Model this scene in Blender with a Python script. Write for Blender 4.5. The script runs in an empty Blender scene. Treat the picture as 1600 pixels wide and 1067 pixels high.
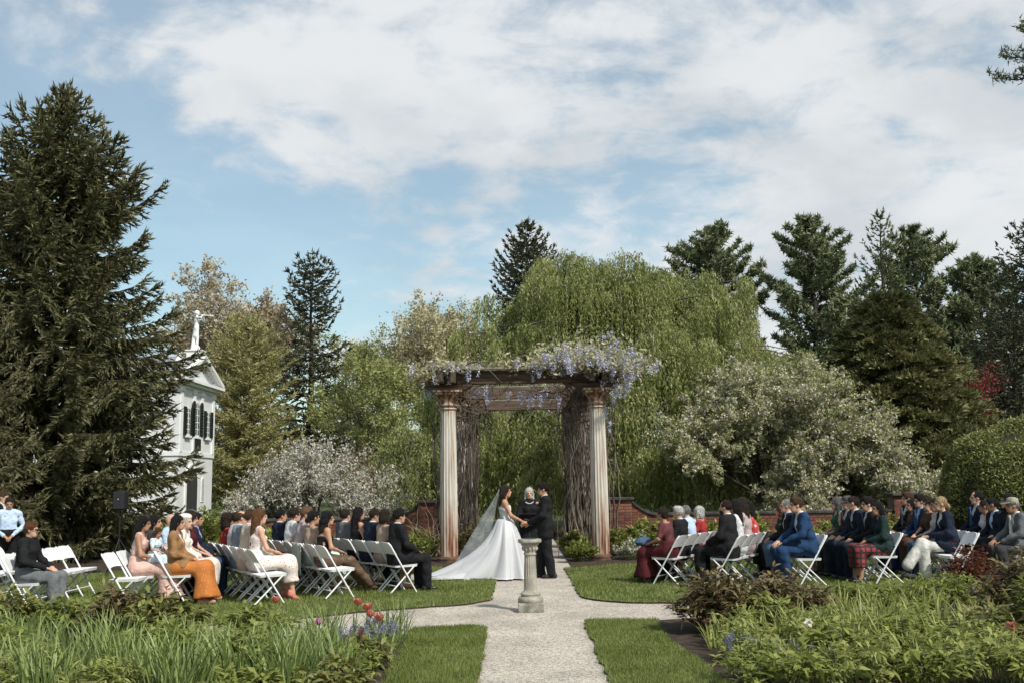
import bpy, bmesh, math, random
import numpy as np
from mathutils import Vector, Matrix, Euler

sc = bpy.context.scene
COL = sc.collection
PI = math.pi
R = math.radians

# ------------------------------------------------------------------ camera
cam_d = bpy.data.cameras.new('camera')
cam_d.lens = 35.0
cam_d.sensor_width = 36.0
cam_d.clip_start = 0.1
cam_d.clip_end = 3000
cam = bpy.data.objects.new('camera', cam_d)
COL.objects.link(cam)
cam.matrix_world = (Matrix.Translation((0, 0, 1.75)) @ Matrix.Rotation(R(98.0), 4, 'X')
                    @ Matrix.Rotation(R(-0.9), 4, 'Z'))
sc.camera = cam

# ------------------------------------------------------------------ sky, sun, exposure
SUN_EL, SUN_AZ = 46.0, 138.0       # azimuth measured clockwise from +Y: light comes from the right, a little behind the camera
world = bpy.data.worlds.new('World')
sc.world = world
world.use_nodes = True
wn, wl = world.node_tree.nodes, world.node_tree.links
wn.clear()
wout = wn.new('ShaderNodeOutputWorld')
wbg = wn.new('ShaderNodeBackground')
wbg.inputs['Strength'].default_value = 0.108
sky = wn.new('ShaderNodeTexSky')
sky.sky_type = 'NISHITA'
sky.sun_disc = False
sky.sun_elevation = R(SUN_EL)
sky.sun_rotation = R(SUN_AZ)
sky.air_density = 1.0
sky.dust_density = 1.5
sky.ozone_density = 0.6
tc = wn.new('ShaderNodeTexCoord')
sep = wn.new('ShaderNodeSeparateXYZ')
wl.new(tc.outputs['Generated'], sep.inputs[0])


def wmath(op, a, b=None, clamp=False):
    n = wn.new('ShaderNodeMath')
    n.operation = op
    n.use_clamp = clamp
    for i, v in enumerate((a, b)):
        if v is None:
            continue
        if isinstance(v, (int, float)):
            n.inputs[i].default_value = v
        else:
            wl.new(v, n.inputs[i])
    return n.outputs[0]


zc = wmath('ADD', wmath('MAXIMUM', sep.outputs['Z'], 0.0), 0.22)
cx = wmath('DIVIDE', sep.outputs['X'], zc)
cy = wmath('DIVIDE', sep.outputs['Y'], zc)
comb = wn.new('ShaderNodeCombineXYZ')
wl.new(cx, comb.inputs[0])
wl.new(cy, comb.inputs[1])


def wnoise(scale, detail, rough, dist, off, lac=2.0):
    mp = wn.new('ShaderNodeMapping')
    mp.inputs['Location'].default_value = off
    wl.new(comb.outputs[0], mp.inputs[0])
    n = wn.new('ShaderNodeTexNoise')
    n.inputs['Scale'].default_value = scale
    n.inputs['Detail'].default_value = detail
    n.inputs['Roughness'].default_value = rough
    n.inputs['Distortion'].default_value = dist
    n.inputs['Lacunarity'].default_value = lac
    wl.new(mp.outputs[0], n.inputs['Vector'])
    return n.outputs['Fac']


def wramp(v, lo, hi, olo=0.0, ohi=1.0):
    n = wn.new('ShaderNodeMapRange')
    n.interpolation_type = 'SMOOTHSTEP'
    wl.new(v, n.inputs['Value'])
    n.inputs['From Min'].default_value = lo
    n.inputs['From Max'].default_value = hi
    n.inputs['To Min'].default_value = olo
    n.inputs['To Max'].default_value = ohi
    return n.outputs['Result']


CLOUD_OFF = (30.55, 10.2, 0.0)
big = wnoise(0.62, 2.0, 0.5, 0.4, CLOUD_OFF)
mid = wnoise(2.1, 6.0, 0.55, 0.5, (CLOUD_OFF[0] + 4.0, CLOUD_OFF[1], 0.0))
det = wnoise(6.5, 8.0, 0.62, 0.3, (CLOUD_OFF[0], CLOUD_OFF[1] + 9.0, 0.0))
mixn = wmath('ADD', wmath('ADD', wmath('MULTIPLY', big, 0.42), wmath('MULTIPLY', mid, 0.36)), wmath('MULTIPLY', det, 0.22))
mask = wramp(mixn, 0.468, 0.56, 0.25, 0.96)
shade = wnoise(1.9, 6.0, 0.55, 0.3, (9.0, 2.0, 0.0))
ccol = wn.new('ShaderNodeMix')
ccol.data_type = 'RGBA'
wl.new(wramp(shade, 0.36, 0.62), ccol.inputs['Factor'])
ccol.inputs['A'].default_value = (4.5, 4.75, 4.95, 1)
ccol.inputs['B'].default_value = (5.7, 5.85, 5.95, 1)
tint = wn.new('ShaderNodeMix')
tint.data_type = 'RGBA'
tint.blend_type = 'MULTIPLY'
tint.inputs['Factor'].default_value = 1.0
wl.new(sky.outputs[0], tint.inputs['A'])
tint.inputs['B'].default_value = (1.02, 1.18, 1.06, 1)
skymix = wn.new('ShaderNodeMix')
skymix.data_type = 'RGBA'
wl.new(mask, skymix.inputs['Factor'])
wl.new(tint.outputs['Result'], skymix.inputs['A'])
wl.new(ccol.outputs['Result'], skymix.inputs['B'])
wl.new(skymix.outputs['Result'], wbg.inputs['Color'])
wl.new(wbg.outputs[0], wout.inputs['Surface'])

sun_d = bpy.data.lights.new('sun', 'SUN')
sun_d.energy = 3.7
sun_d.angle = R(3.5)
sun_d.color = (1.0, 0.965, 0.91)
sun = bpy.data.objects.new('sun', sun_d)
COL.objects.link(sun)
_sd = Vector((math.sin(R(SUN_AZ)) * math.cos(R(SUN_EL)), math.cos(R(SUN_AZ)) * math.cos(R(SUN_EL)), math.sin(R(SUN_EL))))
sun.rotation_euler = _sd.to_track_quat('Z', 'Y').to_euler()

sc.view_settings.view_transform = 'Standard'
sc.view_settings.look = 'None'
sc.view_settings.exposure = 0.42
sc.view_settings.gamma = 1.0
sc.view_settings.use_curve_mapping = False
sc.render.engine = 'CYCLES'
sc.cycles.max_bounces = 6
sc.cycles.diffuse_bounces = 3
sc.cycles.glossy_bounces = 2
sc.cycles.transmission_bounces = 4
sc.cycles.transparent_max_bounces = 8
sc.cycles.use_denoising = True

# ------------------------------------------------------------------ materials
MATS = {}


def _bsdf(name):
    m = bpy.data.materials.new(name)
    m.use_nodes = True
    nt = m.node_tree
    b = nt.nodes['Principled BSDF']
    return m, nt, nt.nodes, nt.links, b


def mat(name, base, rough=0.75, var=0.12, scale=6.0, bump=0.0, bscale=60.0, spec=0.3, metal=0.0,
        col2=None, stretch=(1, 1, 1), detail=4.0, contrast=(0.35, 0.65), sheen=0.0):
    """Plain surface: two tones of the base colour mixed by noise, optional fine relief."""
    if name in MATS:
        return MATS[name]
    m, nt, N, L, b = _bsdf(name)
    t = N.new('ShaderNodeTexCoord')
    mp = N.new('ShaderNodeMapping')
    mp.inputs['Scale'].default_value = stretch
    L.new(t.outputs['Object'], mp.inputs[0])
    n = N.new('ShaderNodeTexNoise')
    n.inputs['Scale'].default_value = scale
    n.inputs['Detail'].default_value = detail
    L.new(mp.outputs[0], n.inputs['Vector'])
    mr = N.new('ShaderNodeMapRange')
    mr.inputs['From Min'].default_value, mr.inputs['From Max'].default_value = contrast
    L.new(n.outputs['Fac'], mr.inputs['Value'])
    mx = N.new('ShaderNodeMix')
    mx.data_type = 'RGBA'
    L.new(mr.outputs[0], mx.inputs['Factor'])
    c2 = col2 if col2 else tuple(min(1, c * (1 + var)) for c in base)
    c1 = base if col2 else tuple(c * (1 - var) for c in base)
    mx.inputs['A'].default_value = (*c1, 1)
    mx.inputs['B'].default_value = (*c2, 1)
    L.new(mx.outputs['Result'], b.inputs['Base Color'])
    b.inputs['Roughness'].default_value = rough
    b.inputs['Specular IOR Level'].default_value = spec
    b.inputs['Metallic'].default_value = metal
    if sheen:
        b.inputs['Sheen Weight'].default_value = sheen
    if bump:
        n2 = N.new('ShaderNodeTexNoise')
        n2.inputs['Scale'].default_value = bscale
        n2.inputs['Detail'].default_value = 5
        L.new(mp.outputs[0], n2.inputs['Vector'])
        bp = N.new('ShaderNodeBump')
        bp.inputs['Strength'].default_value = bump
        bp.inputs['Distance'].default_value = 0.02
        L.new(n2.outputs['Fac'], bp.inputs['Height'])
        L.new(bp.outputs[0], b.inputs['Normal'])
    MATS[name] = m
    return m


def leaf(name, cols, transl=0.35, rough=0.55, spec=0.25, big=None):
    """Foliage: colour picked per leaf (random per island) from a list, plus some light through the leaf."""
    if name in MATS:
        return MATS[name]
    m, nt, N, L, b = _bsdf(name)
    g = N.new('ShaderNodeNewGeometry')
    cr = N.new('ShaderNodeValToRGB')
    el = cr.color_ramp.elements
    k = len(cols)
    for i, c in enumerate(cols):
        p = i / max(1, k - 1)
        if i < 2:
            e = el[i]
            e.position = p
        else:
            e = el.new(p)
        e.color = (*c, 1)
    # keep element order right when more than two colours
    for e, (i, c) in zip(sorted(el, key=lambda q: q.position), enumerate(cols)):
        e.color = (*c, 1)
    L.new(g.outputs['Random Per Island'], cr.inputs['Fac'])
    out = cr.outputs['Color']
    if big:
        t = N.new('ShaderNodeTexCoord')
        n = N.new('ShaderNodeTexNoise')
        n.inputs['Scale'].default_value = big[0]
        n.inputs['Detail'].default_value = 2
        L.new(t.outputs['Object'], n.inputs['Vector'])
        mr = N.new('ShaderNodeMapRange')
        mr.inputs['From Min'].default_value = 0.4
        mr.inputs['From Max'].default_value = 0.62
        L.new(n.outputs['Fac'], mr.inputs['Value'])
        mx = N.new('ShaderNodeMix')
        mx.data_type = 'RGBA'
        mx.blend_type = 'MULTIPLY'
        L.new(mr.outputs[0], mx.inputs['Factor'])
        L.new(out, mx.inputs['A'])
        mx.inputs['B'].default_value = (*big[1], 1)
        out = mx.outputs['Result']
    L.new(out, b.inputs['Base Color'])
    b.inputs['Roughness'].default_value = rough
    b.inputs['Specular IOR Level'].default_value = spec
    tr = N.new('ShaderNodeBsdfTranslucent')
    L.new(out, tr.inputs['Color'])
    ms = N.new('ShaderNodeMixShader')
    ms.inputs[0].default_value = transl
    L.new(b.outputs[0], ms.inputs[1])
    L.new(tr.outputs[0], ms.inputs[2])
    L.new(ms.outputs[0], N['Material Output'].inputs['Surface'])
    MATS[name] = m
    return m


# ------------------------------------------------------------------ objects
def link(o, parent=None):
    COL.objects.link(o)
    if parent is not None:
        o.parent = parent
    return o


def tag(o, label=None, cat=None, group=None, kind=None):
    if label:
        o['label'] = label
    if cat:
        o['category'] = cat
    if group:
        o['group'] = group
    if kind:
        o['kind'] = kind
    return o


def empty(name, loc=(0, 0, 0), rz=0.0, parent=None):
    o = bpy.data.objects.new(name, None)
    o.empty_display_size = 0.1
    link(o, parent)
    o.location = loc
    o.rotation_euler = (0, 0, rz)
    return o


def mesh_np(name, V, F, mats, mi=None, smooth=False):
    """Mesh from numpy arrays; F is an (n,3) or (n,4) array."""
    V = np.asarray(V, dtype=np.float32)
    F = np.asarray(F, dtype=np.int32)
    k = F.shape[1]
    me = bpy.data.meshes.new(name)
    me.vertices.add(len(V))
    me.vertices.foreach_set('co', V.ravel())
    me.loops.add(F.size)
    me.loops.foreach_set('vertex_index', F.ravel())
    me.polygons.add(len(F))
    me.polygons.foreach_set('loop_start', np.arange(0, F.size, k, dtype=np.int32))
    me.polygons.foreach_set('loop_total', np.full(len(F), k, dtype=np.int32))
    if smooth:
        me.polygons.foreach_set('use_smooth', np.ones(len(F), dtype=bool))
    for m in (mats if isinstance(mats, (list, tuple)) else [mats]):
        me.materials.append(m)
    if mi is not None:
        me.polygons.foreach_set('material_index', np.asarray(mi, dtype=np.int32))
    me.update(calc_edges=True)
    return me


def obj_me(name, me, parent=None, loc=(0, 0, 0), rot=(0, 0, 0)):
    o = bpy.data.objects.new(name, me)
    link(o, parent)
    o.location = loc
    o.rotation_euler = rot
    return o


class MB:
    """Collects polygons of one part and links them as one mesh object."""

    def __init__(s):
        s.v, s.f, s.m = [], [], []

    def add(s, vs, fs, mi=0):
        b = len(s.v)
        s.v += [tuple(v) for v in vs]
        s.f += [tuple(b + i for i in f) for f in fs]
        s.m += [mi] * len(fs)
        return s

    def box(s, c, d, rot=None, mi=0, taper=1.0):
        x, y, z = d[0] / 2, d[1] / 2, d[2] / 2
        vs = [Vector((sx * x * (taper if sz > 0 else 1), sy * y * (taper if sz > 0 else 1), sz * z))
              for sz in (-1, 1) for sy in (-1, 1) for sx in (-1, 1)]
        if rot is not None:
            M = rot if isinstance(rot, Matrix) else Euler(rot).to_matrix()
            vs = [M @ v for v in vs]
        vs = [v + Vector(c) for v in vs]
        return s.add(vs, [(0, 2, 3, 1), (4, 5, 7, 6), (0, 1, 5, 4), (2, 6, 7, 3), (0, 4, 6, 2), (1, 3, 7, 5)], mi)

    def span(s, lo, hi, mi=0):
        return s.box([(a + b) / 2 for a, b in zip(lo, hi)], [b - a for a, b in zip(lo, hi)], mi=mi)

    def tube(s, pts, r, n=8, mi=0, cap=True):
        pts = [Vector(p) for p in pts]
        rs = r if isinstance(r, (list, tuple)) else [r] * len(pts)
        vs, fs = [], []
        up = None
        for i, p in enumerate(pts):
            d = (pts[min(i + 1, len(pts) - 1)] - pts[max(i - 1, 0)]).normalized()
            if up is None:
                up = Vector((0, 0, 1)) if abs(d.z) < 0.9 else Vector((1, 0, 0))
            x = d.cross(up)
            if x.length < 1e-6:
                x = d.orthogonal()
            x.normalize()
            y = x.cross(d).normalized()
            up = y
            for k in range(n):
                a = 2 * PI * k / n
                vs.append(p + (x * math.cos(a) + y * math.sin(a)) * rs[i])
        for i in range(len(pts) - 1):
            for k in range(n):
                k2 = (k + 1) % n
                fs.append((i * n + k, i * n + k2, (i + 1) * n + k2, (i + 1) * n + k))
        if cap:
            fs.append(tuple(range(n - 1, -1, -1)))
            fs.append(tuple((len(pts) - 1) * n + k for k in range(n)))
        return s.add(vs, fs, mi)

    def lathe(s, prof, c=(0, 0, 0), n=24, mi=0, rf=None, cap=True):
        """prof: (radius, z) list; rf(angle, i) scales the radius."""
        vs, fs = [], []
        for i, (r, z) in enumerate(prof):
            for k in range(n):
                a = 2 * PI * k / n
                q = r * (rf(a, i) if rf else 1.0)
                vs.append((c[0] + q * math.cos(a), c[1] + q * math.sin(a), c[2] + z))
        for i in range(len(prof) - 1):
            for k in range(n):
                k2 = (k + 1) % n
                fs.append((i * n + k, i * n + k2, (i + 1) * n + k2, (i + 1) * n + k))
        if cap:
            fs.append(tuple(range(n - 1, -1, -1)))
            fs.append(tuple((len(prof) - 1) * n + k for k in range(n)))
        return s.add(vs, fs, mi)

    def prism(s, poly, lo, hi, axis='Y', mi=0):
        """Extrude a 2-D outline along an axis. For 'Y' the outline is (x, z), for 'X' (y, z), for 'Z' (x, y)."""
        def P(p, t):
            return {'Y': (p[0], t, p[1]), 'X': (t, p[0], p[1]), 'Z': (p[0], p[1], t)}[axis]
        n = len(poly)
        vs = [P(p, lo) for p in poly] + [P(p, hi) for p in poly]
        fs = [tuple(range(n)), tuple(range(2 * n - 1, n - 1, -1))]
        fs += [(i, i + n, (i + 1) % n + n, (i + 1) % n) for i in range(n)]
        return s.add(vs, fs, mi)

    def mesh(s, name, mats, smooth=False):
        me = bpy.data.meshes.new(name)
        me.from_pydata(s.v, [], s.f)
        for m in (mats if isinstance(mats, (list, tuple)) else [mats]):
            me.materials.append(m)
        if len(set(s.m)) > 1:
            me.polygons.foreach_set('material_index', np.array(s.m, dtype=np.int32))
        bm = bmesh.new()
        bm.from_mesh(me)
        bmesh.ops.recalc_face_normals(bm, faces=bm.faces)
        bm.to_mesh(me)
        bm.free()
        if smooth:
            me.polygons.foreach_set('use_smooth', np.ones(len(me.polygons), dtype=bool))
            if smooth != True:
                me.set_sharp_from_angle(angle=R(smooth))
        me.update()
        return me

    def build(s, name, mats, parent=None, smooth=False, loc=(0, 0, 0), rot=(0, 0, 0)):
        return obj_me(name, s.mesh(name, mats, smooth), parent, loc, rot)


def bevel(o, w=0.01, seg=2):
    b = o.modifiers.new('bevel', 'BEVEL')
    b.width = w
    b.segments = seg
    b.limit_method = 'ANGLE'
    return o


# ------------------------------------------------------------------ numpy foliage helpers
def norm(a):
    return a / np.maximum(np.linalg.norm(a, axis=-1, keepdims=True), 1e-9)


def rand_dirs(rng, n):
    return norm(rng.normal(size=(n, 3)))


def leaf_quads(C, D, S, ln, wd, fold=0.0):
    """Pointed leaves: C base points, D leaf directions, S side vectors; ln, wd arrays or scalars."""
    n = len(C)
    D = norm(D)
    S = S - D * np.sum(S * D, axis=1, keepdims=True)
    S = norm(S)
    ln = np.broadcast_to(np.asarray(ln, float), (n,))[:, None]
    wd = np.broadcast_to(np.asarray(wd, float), (n,))[:, None]
    U = np.cross(S, D)
    V = np.empty((n, 4, 3))
    V[:, 0] = C
    V[:, 1] = C + D * ln * 0.45 + S * wd * 0.5 + U * wd * fold
    V[:, 2] = C + D * ln
    V[:, 3] = C + D * ln * 0.45 - S * wd * 0.5 + U * wd * fold
    F = np.arange(n * 4).reshape(n, 4)
    return V.reshape(-1, 3), F


def leaf_tris(C, D, S, ln, wd, fold=0.0):
    """One-triangle leaves for far crowns."""
    n = len(C)
    D = norm(D)
    S = norm(S - D * np.sum(S * D, axis=1, keepdims=True))
    ln = np.broadcast_to(np.asarray(ln, float), (n,))[:, None]
    wd = np.broadcast_to(np.asarray(wd, float), (n,))[:, None]
    V = np.empty((n, 3, 3))
    V[:, 0] = C + S * wd * 0.5
    V[:, 1] = C + D * ln
    V[:, 2] = C - S * wd * 0.5
    return V.reshape(-1, 3), np.arange(n * 3).reshape(n, 3)


def leaf_lance(C, D, S, ln, wd, droop=0.25):
    """Near leaves: lance outline in two steps, bending down towards the tip."""
    n = len(C)
    D = norm(D)
    S = norm(S - D * np.sum(S * D, axis=1, keepdims=True))
    ln = np.broadcast_to(np.asarray(ln, float), (n,))[:, None]
    wd = np.broadcast_to(np.asarray(wd, float), (n,))[:, None]
    V = np.empty((n, 6, 3))
    dn = np.array([0, 0, -1.0])
    for i, (t, w) in enumerate(((0.0, 0.12), (0.48, 0.5), (1.0, 0.03))):
        c = C + D * ln * t + dn * ln * droop * t * t
        V[:, 2 * i] = c - S * wd * w
        V[:, 2 * i + 1] = c + S * wd * w
    b = (np.arange(n) * 6)[:, None]
    F = np.concatenate([b + np.array([[2 * i, 2 * i + 1, 2 * i + 3, 2 * i + 2]]) for i in range(2)])
    return V.reshape(-1, 3), F


def strap_leaves(C, A, ln, wd, bend, rng, nseg=5):
    """Strap leaves (iris, daffodil): C bases, A azimuths; each arches outwards by bend."""
    n = len(C)
    o = np.stack([np.cos(A), np.sin(A), np.zeros(n)], 1)
    s = np.stack([-np.sin(A), np.cos(A), np.zeros(n)], 1)
    tw = rng.normal(0, 0.6, n)[:, None]
    s = norm(s + o * tw)
    V = np.empty((n, 2 * (nseg + 1), 3))
    ang = np.full(n, 0.06) + rng.uniform(0, 0.22, n)
    p = C.copy()
    for i in range(nseg + 1):
        t = i / nseg
        w = wd * (0.75 + 0.9 * t - 1.55 * t * t) if i < nseg else wd * 0.06
        w = np.maximum(w, wd * 0.05)
        V[:, 2 * i] = p - s * (w / 2)[:, None]
        V[:, 2 * i + 1] = p + s * (w / 2)[:, None]
        ang = ang + bend * (0.4 + 1.2 * t) / nseg
        st = (ln / nseg)[:, None]
        p = p + (o * np.sin(ang)[:, None] + np.array([0, 0, 1.0]) * np.cos(ang)[:, None]) * st
    b = (np.arange(n) * 2 * (nseg + 1))[:, None]
    F = np.concatenate([b + np.array([[2 * i, 2 * i + 1, 2 * i + 3, 2 * i + 2]]) for i in range(nseg)])
    return V.reshape(-1, 3), F


def seg_tubes(A, B, ra, rb, n=4):
    """Separate tapered tubes for many branch segments."""
    A, B = np.asarray(A, float), np.asarray(B, float)
    m = len(A)
    D = norm(B - A)
    ref = np.where(np.abs(D[:, 2:3]) < 0.9, np.array([[0, 0, 1.0]]), np.array([[1.0, 0, 0]]))
    X = norm(np.cross(D, ref))
    Y = np.cross(D, X)
    ra = np.broadcast_to(np.asarray(ra, float), (m,))
    rb = np.broadcast_to(np.asarray(rb, float), (m,))
    V = np.empty((m, 2 * n, 3))
    for k in range(n):
        a = 2 * PI * k / n
        o = X * math.cos(a) + Y * math.sin(a)
        V[:, k] = A + o * ra[:, None]
        V[:, n + k] = B + o * rb[:, None]
    base = (np.arange(m) * 2 * n)[:, None]
    F = np.concatenate([np.stack([base[:, 0] + k, base[:, 0] + (k + 1) % n,
                                  base[:, 0] + n + (k + 1) % n, base[:, 0] + n + k], 1) for k in range(n)])
    return V.reshape(-1, 3), F


def join_np(parts):
    Vs, Fs, b = [], [], 0
    for V, F in parts:
        Vs.append(V)
        Fs.append(F + b)
        b += len(V)
    return np.concatenate(Vs), np.concatenate(Fs)


def poly_segs(polys):
    """polys: list of (points (k,3), radii (k)) -> segment arrays"""
    A = np.concatenate([p[:-1] for p, r in polys])
    B = np.concatenate([p[1:] for p, r in polys])
    ra = np.concatenate([r[:-1] for p, r in polys])
    rb = np.concatenate([r[1:] for p, r in polys])
    return A, B, ra, rb

# ------------------------------------------------------------------ ground, path, lawns, beds
def arc(cx, cy, r, a0, a1, n=8):
    return [(cx + r * math.cos(R(a0 + (a1 - a0) * i / n)), cy + r * math.sin(R(a0 + (a1 - a0) * i / n))) for i in range(n + 1)]


def gravel_mat():
    m, nt, N, L, b = _bsdf('pale_gravel')
    t = N.new('ShaderNodeTexCoord')
    vo = N.new('ShaderNodeTexVoronoi')
    vo.inputs['Scale'].default_value = 62
    vo.inputs['Randomness'].default_value = 1
    L.new(t.outputs['Object'], vo.inputs['Vector'])
    hs = N.new('ShaderNodeSeparateColor')
    L.new(vo.outputs['Color'], hs.inputs[0])
    cr = N.new('ShaderNodeValToRGB')
    cr.color_ramp.elements[0].color = (0.20, 0.17, 0.135, 1)
    cr.color_ramp.elements[1].color = (0.70, 0.63, 0.53, 1)
    e = cr.color_ramp.elements.new(0.3)
    e.color = (0.42, 0.365, 0.295, 1)
    L.new(hs.outputs[0], cr.inputs['Fac'])
    n = N.new('ShaderNodeTexNoise')
    n.inputs['Scale'].default_value = 1.3
    n.inputs['Detail'].default_value = 6
    L.new(t.outputs['Object'], n.inputs['Vector'])
    mr = N.new('ShaderNodeMapRange')
    mr.inputs['From Min'].default_value = 0.3
    mr.inputs['From Max'].default_value = 0.7
    mr.inputs['To Min'].default_value = 0.66
    mr.inputs['To Max'].default_value = 0.98
    L.new(n.outputs['Fac'], mr.inputs['Value'])
    mx = N.new('ShaderNodeMix')
    mx.data_type = 'RGBA'
    mx.blend_type = 'MULTIPLY'
    mx.inputs['Factor'].default_value = 1
    L.new(cr.outputs[0], mx.inputs['A'])
    L.new(mr.outputs[0], mx.inputs['B'])
    L.new(mx.outputs['Result'], b.inputs['Base Color'])
    bp = N.new('ShaderNodeBump')
    bp.invert = True
    bp.inputs['Strength'].default_value = 0.8
    bp.inputs['Distance'].default_value = 0.012
    L.new(vo.outputs['Distance'], bp.inputs['Height'])
    L.new(bp.outputs[0], b.inputs['Normal'])
    b.inputs['Roughness'].default_value = 0.9
    return m


M_GRAVEL = gravel_mat()
M_LAWN = mat('lawn_turf', (0.07, 0.088, 0.025), 0.95, scale=3.0, col2=(0.13, 0.145, 0.05), bump=0.6, bscale=120)
M_SOIL = mat('dark_soil', (0.028, 0.019, 0.012), 0.95, scale=9, col2=(0.06, 0.042, 0.028), bump=1.0, bscale=45)
M_FIELD = mat('rough_meadow', (0.04, 0.058, 0.018), 0.95, scale=0.6, col2=(0.07, 0.085, 0.03), bump=0.5, bscale=30)

g = MB()
nx = 24
g.add([(-900, -300, 0), (900, -300, 0), (900, 1200, 0), (-900, 1200, 0)], [(0, 1, 2, 3)])
tag(g.build('ground', M_FIELD, loc=(0, 0, -0.03)), kind='structure')


def flat(name, poly, z, m, thick=None, sides=None):
    mb = MB()
    n = len(poly)
    if thick:
        mb.add([(x, y, z) for x, y in poly] + [(x, y, z - thick) for x, y in poly],
               [tuple(range(n))])
        mb.f += [(i, i + n, (i + 1) % n + n, (i + 1) % n) for i in range(n)]
        mb.m += [1] * n
        return tag(mb.build(name, [m, sides]), kind='structure')
    mb.add([(x, y, z) for x, y in poly], [tuple(range(n))])
    return tag(mb.build(name, m), kind='structure')


flat('gravel_path', [(-0.55, 2), (1.05, 2), (1.05, 12.4), (9, 12.4), (9, 15.2), (1.2, 16.4), (1.15, 33), (-0.6, 33), (-0.6, 16.4),
                     (-1.2, 15), (-16, 15), (-16, 11.6), (-0.55, 11.6)], 0.0, M_GRAVEL)
LAWN_FL = [(-0.36, 20.2)] + [(-0.36, 16.2)] + arc(-1.42, 15.55, 1.06, 0, -78, 8)[1:] + \
          [(-2.2, 14.02), (-3.3, 13.05), (-4.6, 12.85), (-16, 12.7), (-16, 21.0), (-1.9, 21.0)]
LAWN_FR = [(0.98, 20.4), (2.5, 21.2), (16, 21.2), (16, 14.0), (4.2, 14.0), (2.9, 14.2)] + \
          [(2.1, 14.55)] + arc(2.02, 15.6, 1.04, -95, -180, 8) + [(0.98, 16.4)]
LAWN_NL = [(-0.34, 4), (-0.36, 12.1)] + arc(-0.62, 12.28, 0.25, 0, 85, 4) + [(-1.25, 12.3), (-1.18, 9.2), (-1.18, 4)]
LAWN_NR = [(0.78, 4), (1.9, 4), (1.8, 9.0), (1.66, 11.3), (1.74, 12.75)] + arc(1.1, 12.6, 0.26, 80, 180, 5) + [(0.83, 11.4)]
def rough_edge(poly, seed, amp=0.014, step=0.12):
    """Hand-cut turf: the edge wavers by a centimetre or two."""
    rr = random.Random(seed)
    out = []
    for (x1, y1), (x2, y2) in zip(poly, poly[1:] + poly[:1]):
        n_ = max(1, int(math.hypot(x2 - x1, y2 - y1) / step))
        n_ = min(n_, 90)
        for i in range(n_):
            t = i / n_
            out.append((x1 + (x2 - x1) * t + rr.gauss(0, amp), y1 + (y2 - y1) * t + rr.gauss(0, amp)))
    return out


LAWN_FL, LAWN_FR, LAWN_NL, LAWN_NR = [rough_edge(p, i) for i, p in enumerate((LAWN_FL, LAWN_FR, LAWN_NL, LAWN_NR))]
flat('left_lawn', LAWN_FL, 0.025, M_LAWN, 0.05, M_SOIL)
flat('right_lawn', LAWN_FR, 0.025, M_LAWN, 0.05, M_SOIL)
flat('left_grass_border', LAWN_NL, 0.025, M_LAWN, 0.05, M_SOIL)
flat('right_grass_border', LAWN_NR, 0.025, M_LAWN, 0.05, M_SOIL)
flat('left_flower_bed', [(-1.18, 4), (-1.18, 9.2), (-1.25, 11.9), (-4.0, 11.95), (-4.5, 12.78), (-16, 12.62), (-16, 4)], 0.02, M_SOIL)
flat('right_flower_bed', [(1.9, 4), (16, 4), (16, 13.3), (3.5, 13.3), (1.76, 12.75), (1.66, 11.3), (1.8, 9.0)], 0.02, M_SOIL)
flat('left_wall_bed', [(-0.6, 20.4), (-1.9, 21.0), (-16, 21.0), (-16, 26.9), (-0.6, 26.9)], 0.03, M_SOIL)
flat('right_wall_bed', [(1.15, 20.6), (2.5, 21.2), (16, 21.2), (16, 26.9), (1.15, 26.9)], 0.03, M_SOIL)


def in_poly(P, poly):
    x, y = P[:, 0], P[:, 1]
    ins = np.zeros(len(P), bool)
    n = len(poly)
    for i in range(n):
        x1, y1 = poly[i]
        x2, y2 = poly[(i + 1) % n]
        c = ((y1 > y) != (y2 > y)) & (x < (x2 - x1) * (y - y1) / (y2 - y1 + 1e-12) + x1)
        ins ^= c
    return ins


M_GRASS = leaf('lawn_grass', [(0.11, 0.142, 0.034), (0.17, 0.21, 0.052), (0.235, 0.27, 0.08), (0.325, 0.34, 0.135)], 0.35, 0.6, big=(1.1, (0.72, 0.76, 0.62)))


def lawn_grass(name, poly, box, dens, seed, ln, wd, label):
    rng = np.random.default_rng(seed)
    (x0, x1), (y0, y1) = box
    n = int((x1 - x0) * (y1 - y0) * dens)
    P = np.stack([rng.uniform(x0, x1, n), rng.uniform(y0, y1, n)], 1)
    P = P[in_poly(P, poly)]
    n = len(P)
    patch = 0.75 + 0.35 * np.sin(P[:, 0] * 2.1 + 1.3 * np.sin(P[:, 1] * 1.7)) * np.sin(P[:, 1] * 2.6 + P[:, 0])
    L_ = ln * patch * rng.uniform(0.55, 1.35, n)
    P = P + rng.normal(0, 0.018, P.shape)                   # blades straggle a little over the cut edge
    a = rng.uniform(0, 2 * PI, n)
    lean = rng.uniform(0.1, 0.8, n)
    D = np.stack([np.cos(a) * lean, np.sin(a) * lean, np.ones(n)], 1)
    D = norm(D)
    b = rng.uniform(0, 2 * PI, n)
    S = np.stack([np.cos(b), np.sin(b), np.zeros(n)], 1)
    C = np.column_stack([P, np.full(n, 0.022)])
    w = wd * rng.uniform(0.7, 1.4, n)
    V = np.empty((n, 3, 3))
    V[:, 0] = C - S * w[:, None] / 2
    V[:, 1] = C + S * w[:, None] / 2
    V[:, 2] = C + D * L_[:, None]
    me = mesh_np(name, V.reshape(-1, 3), np.arange(n * 3).reshape(n, 3), M_GRASS)
    o = obj_me(name, me)
    tag(o, label, 'grass', kind='stuff')


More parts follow.
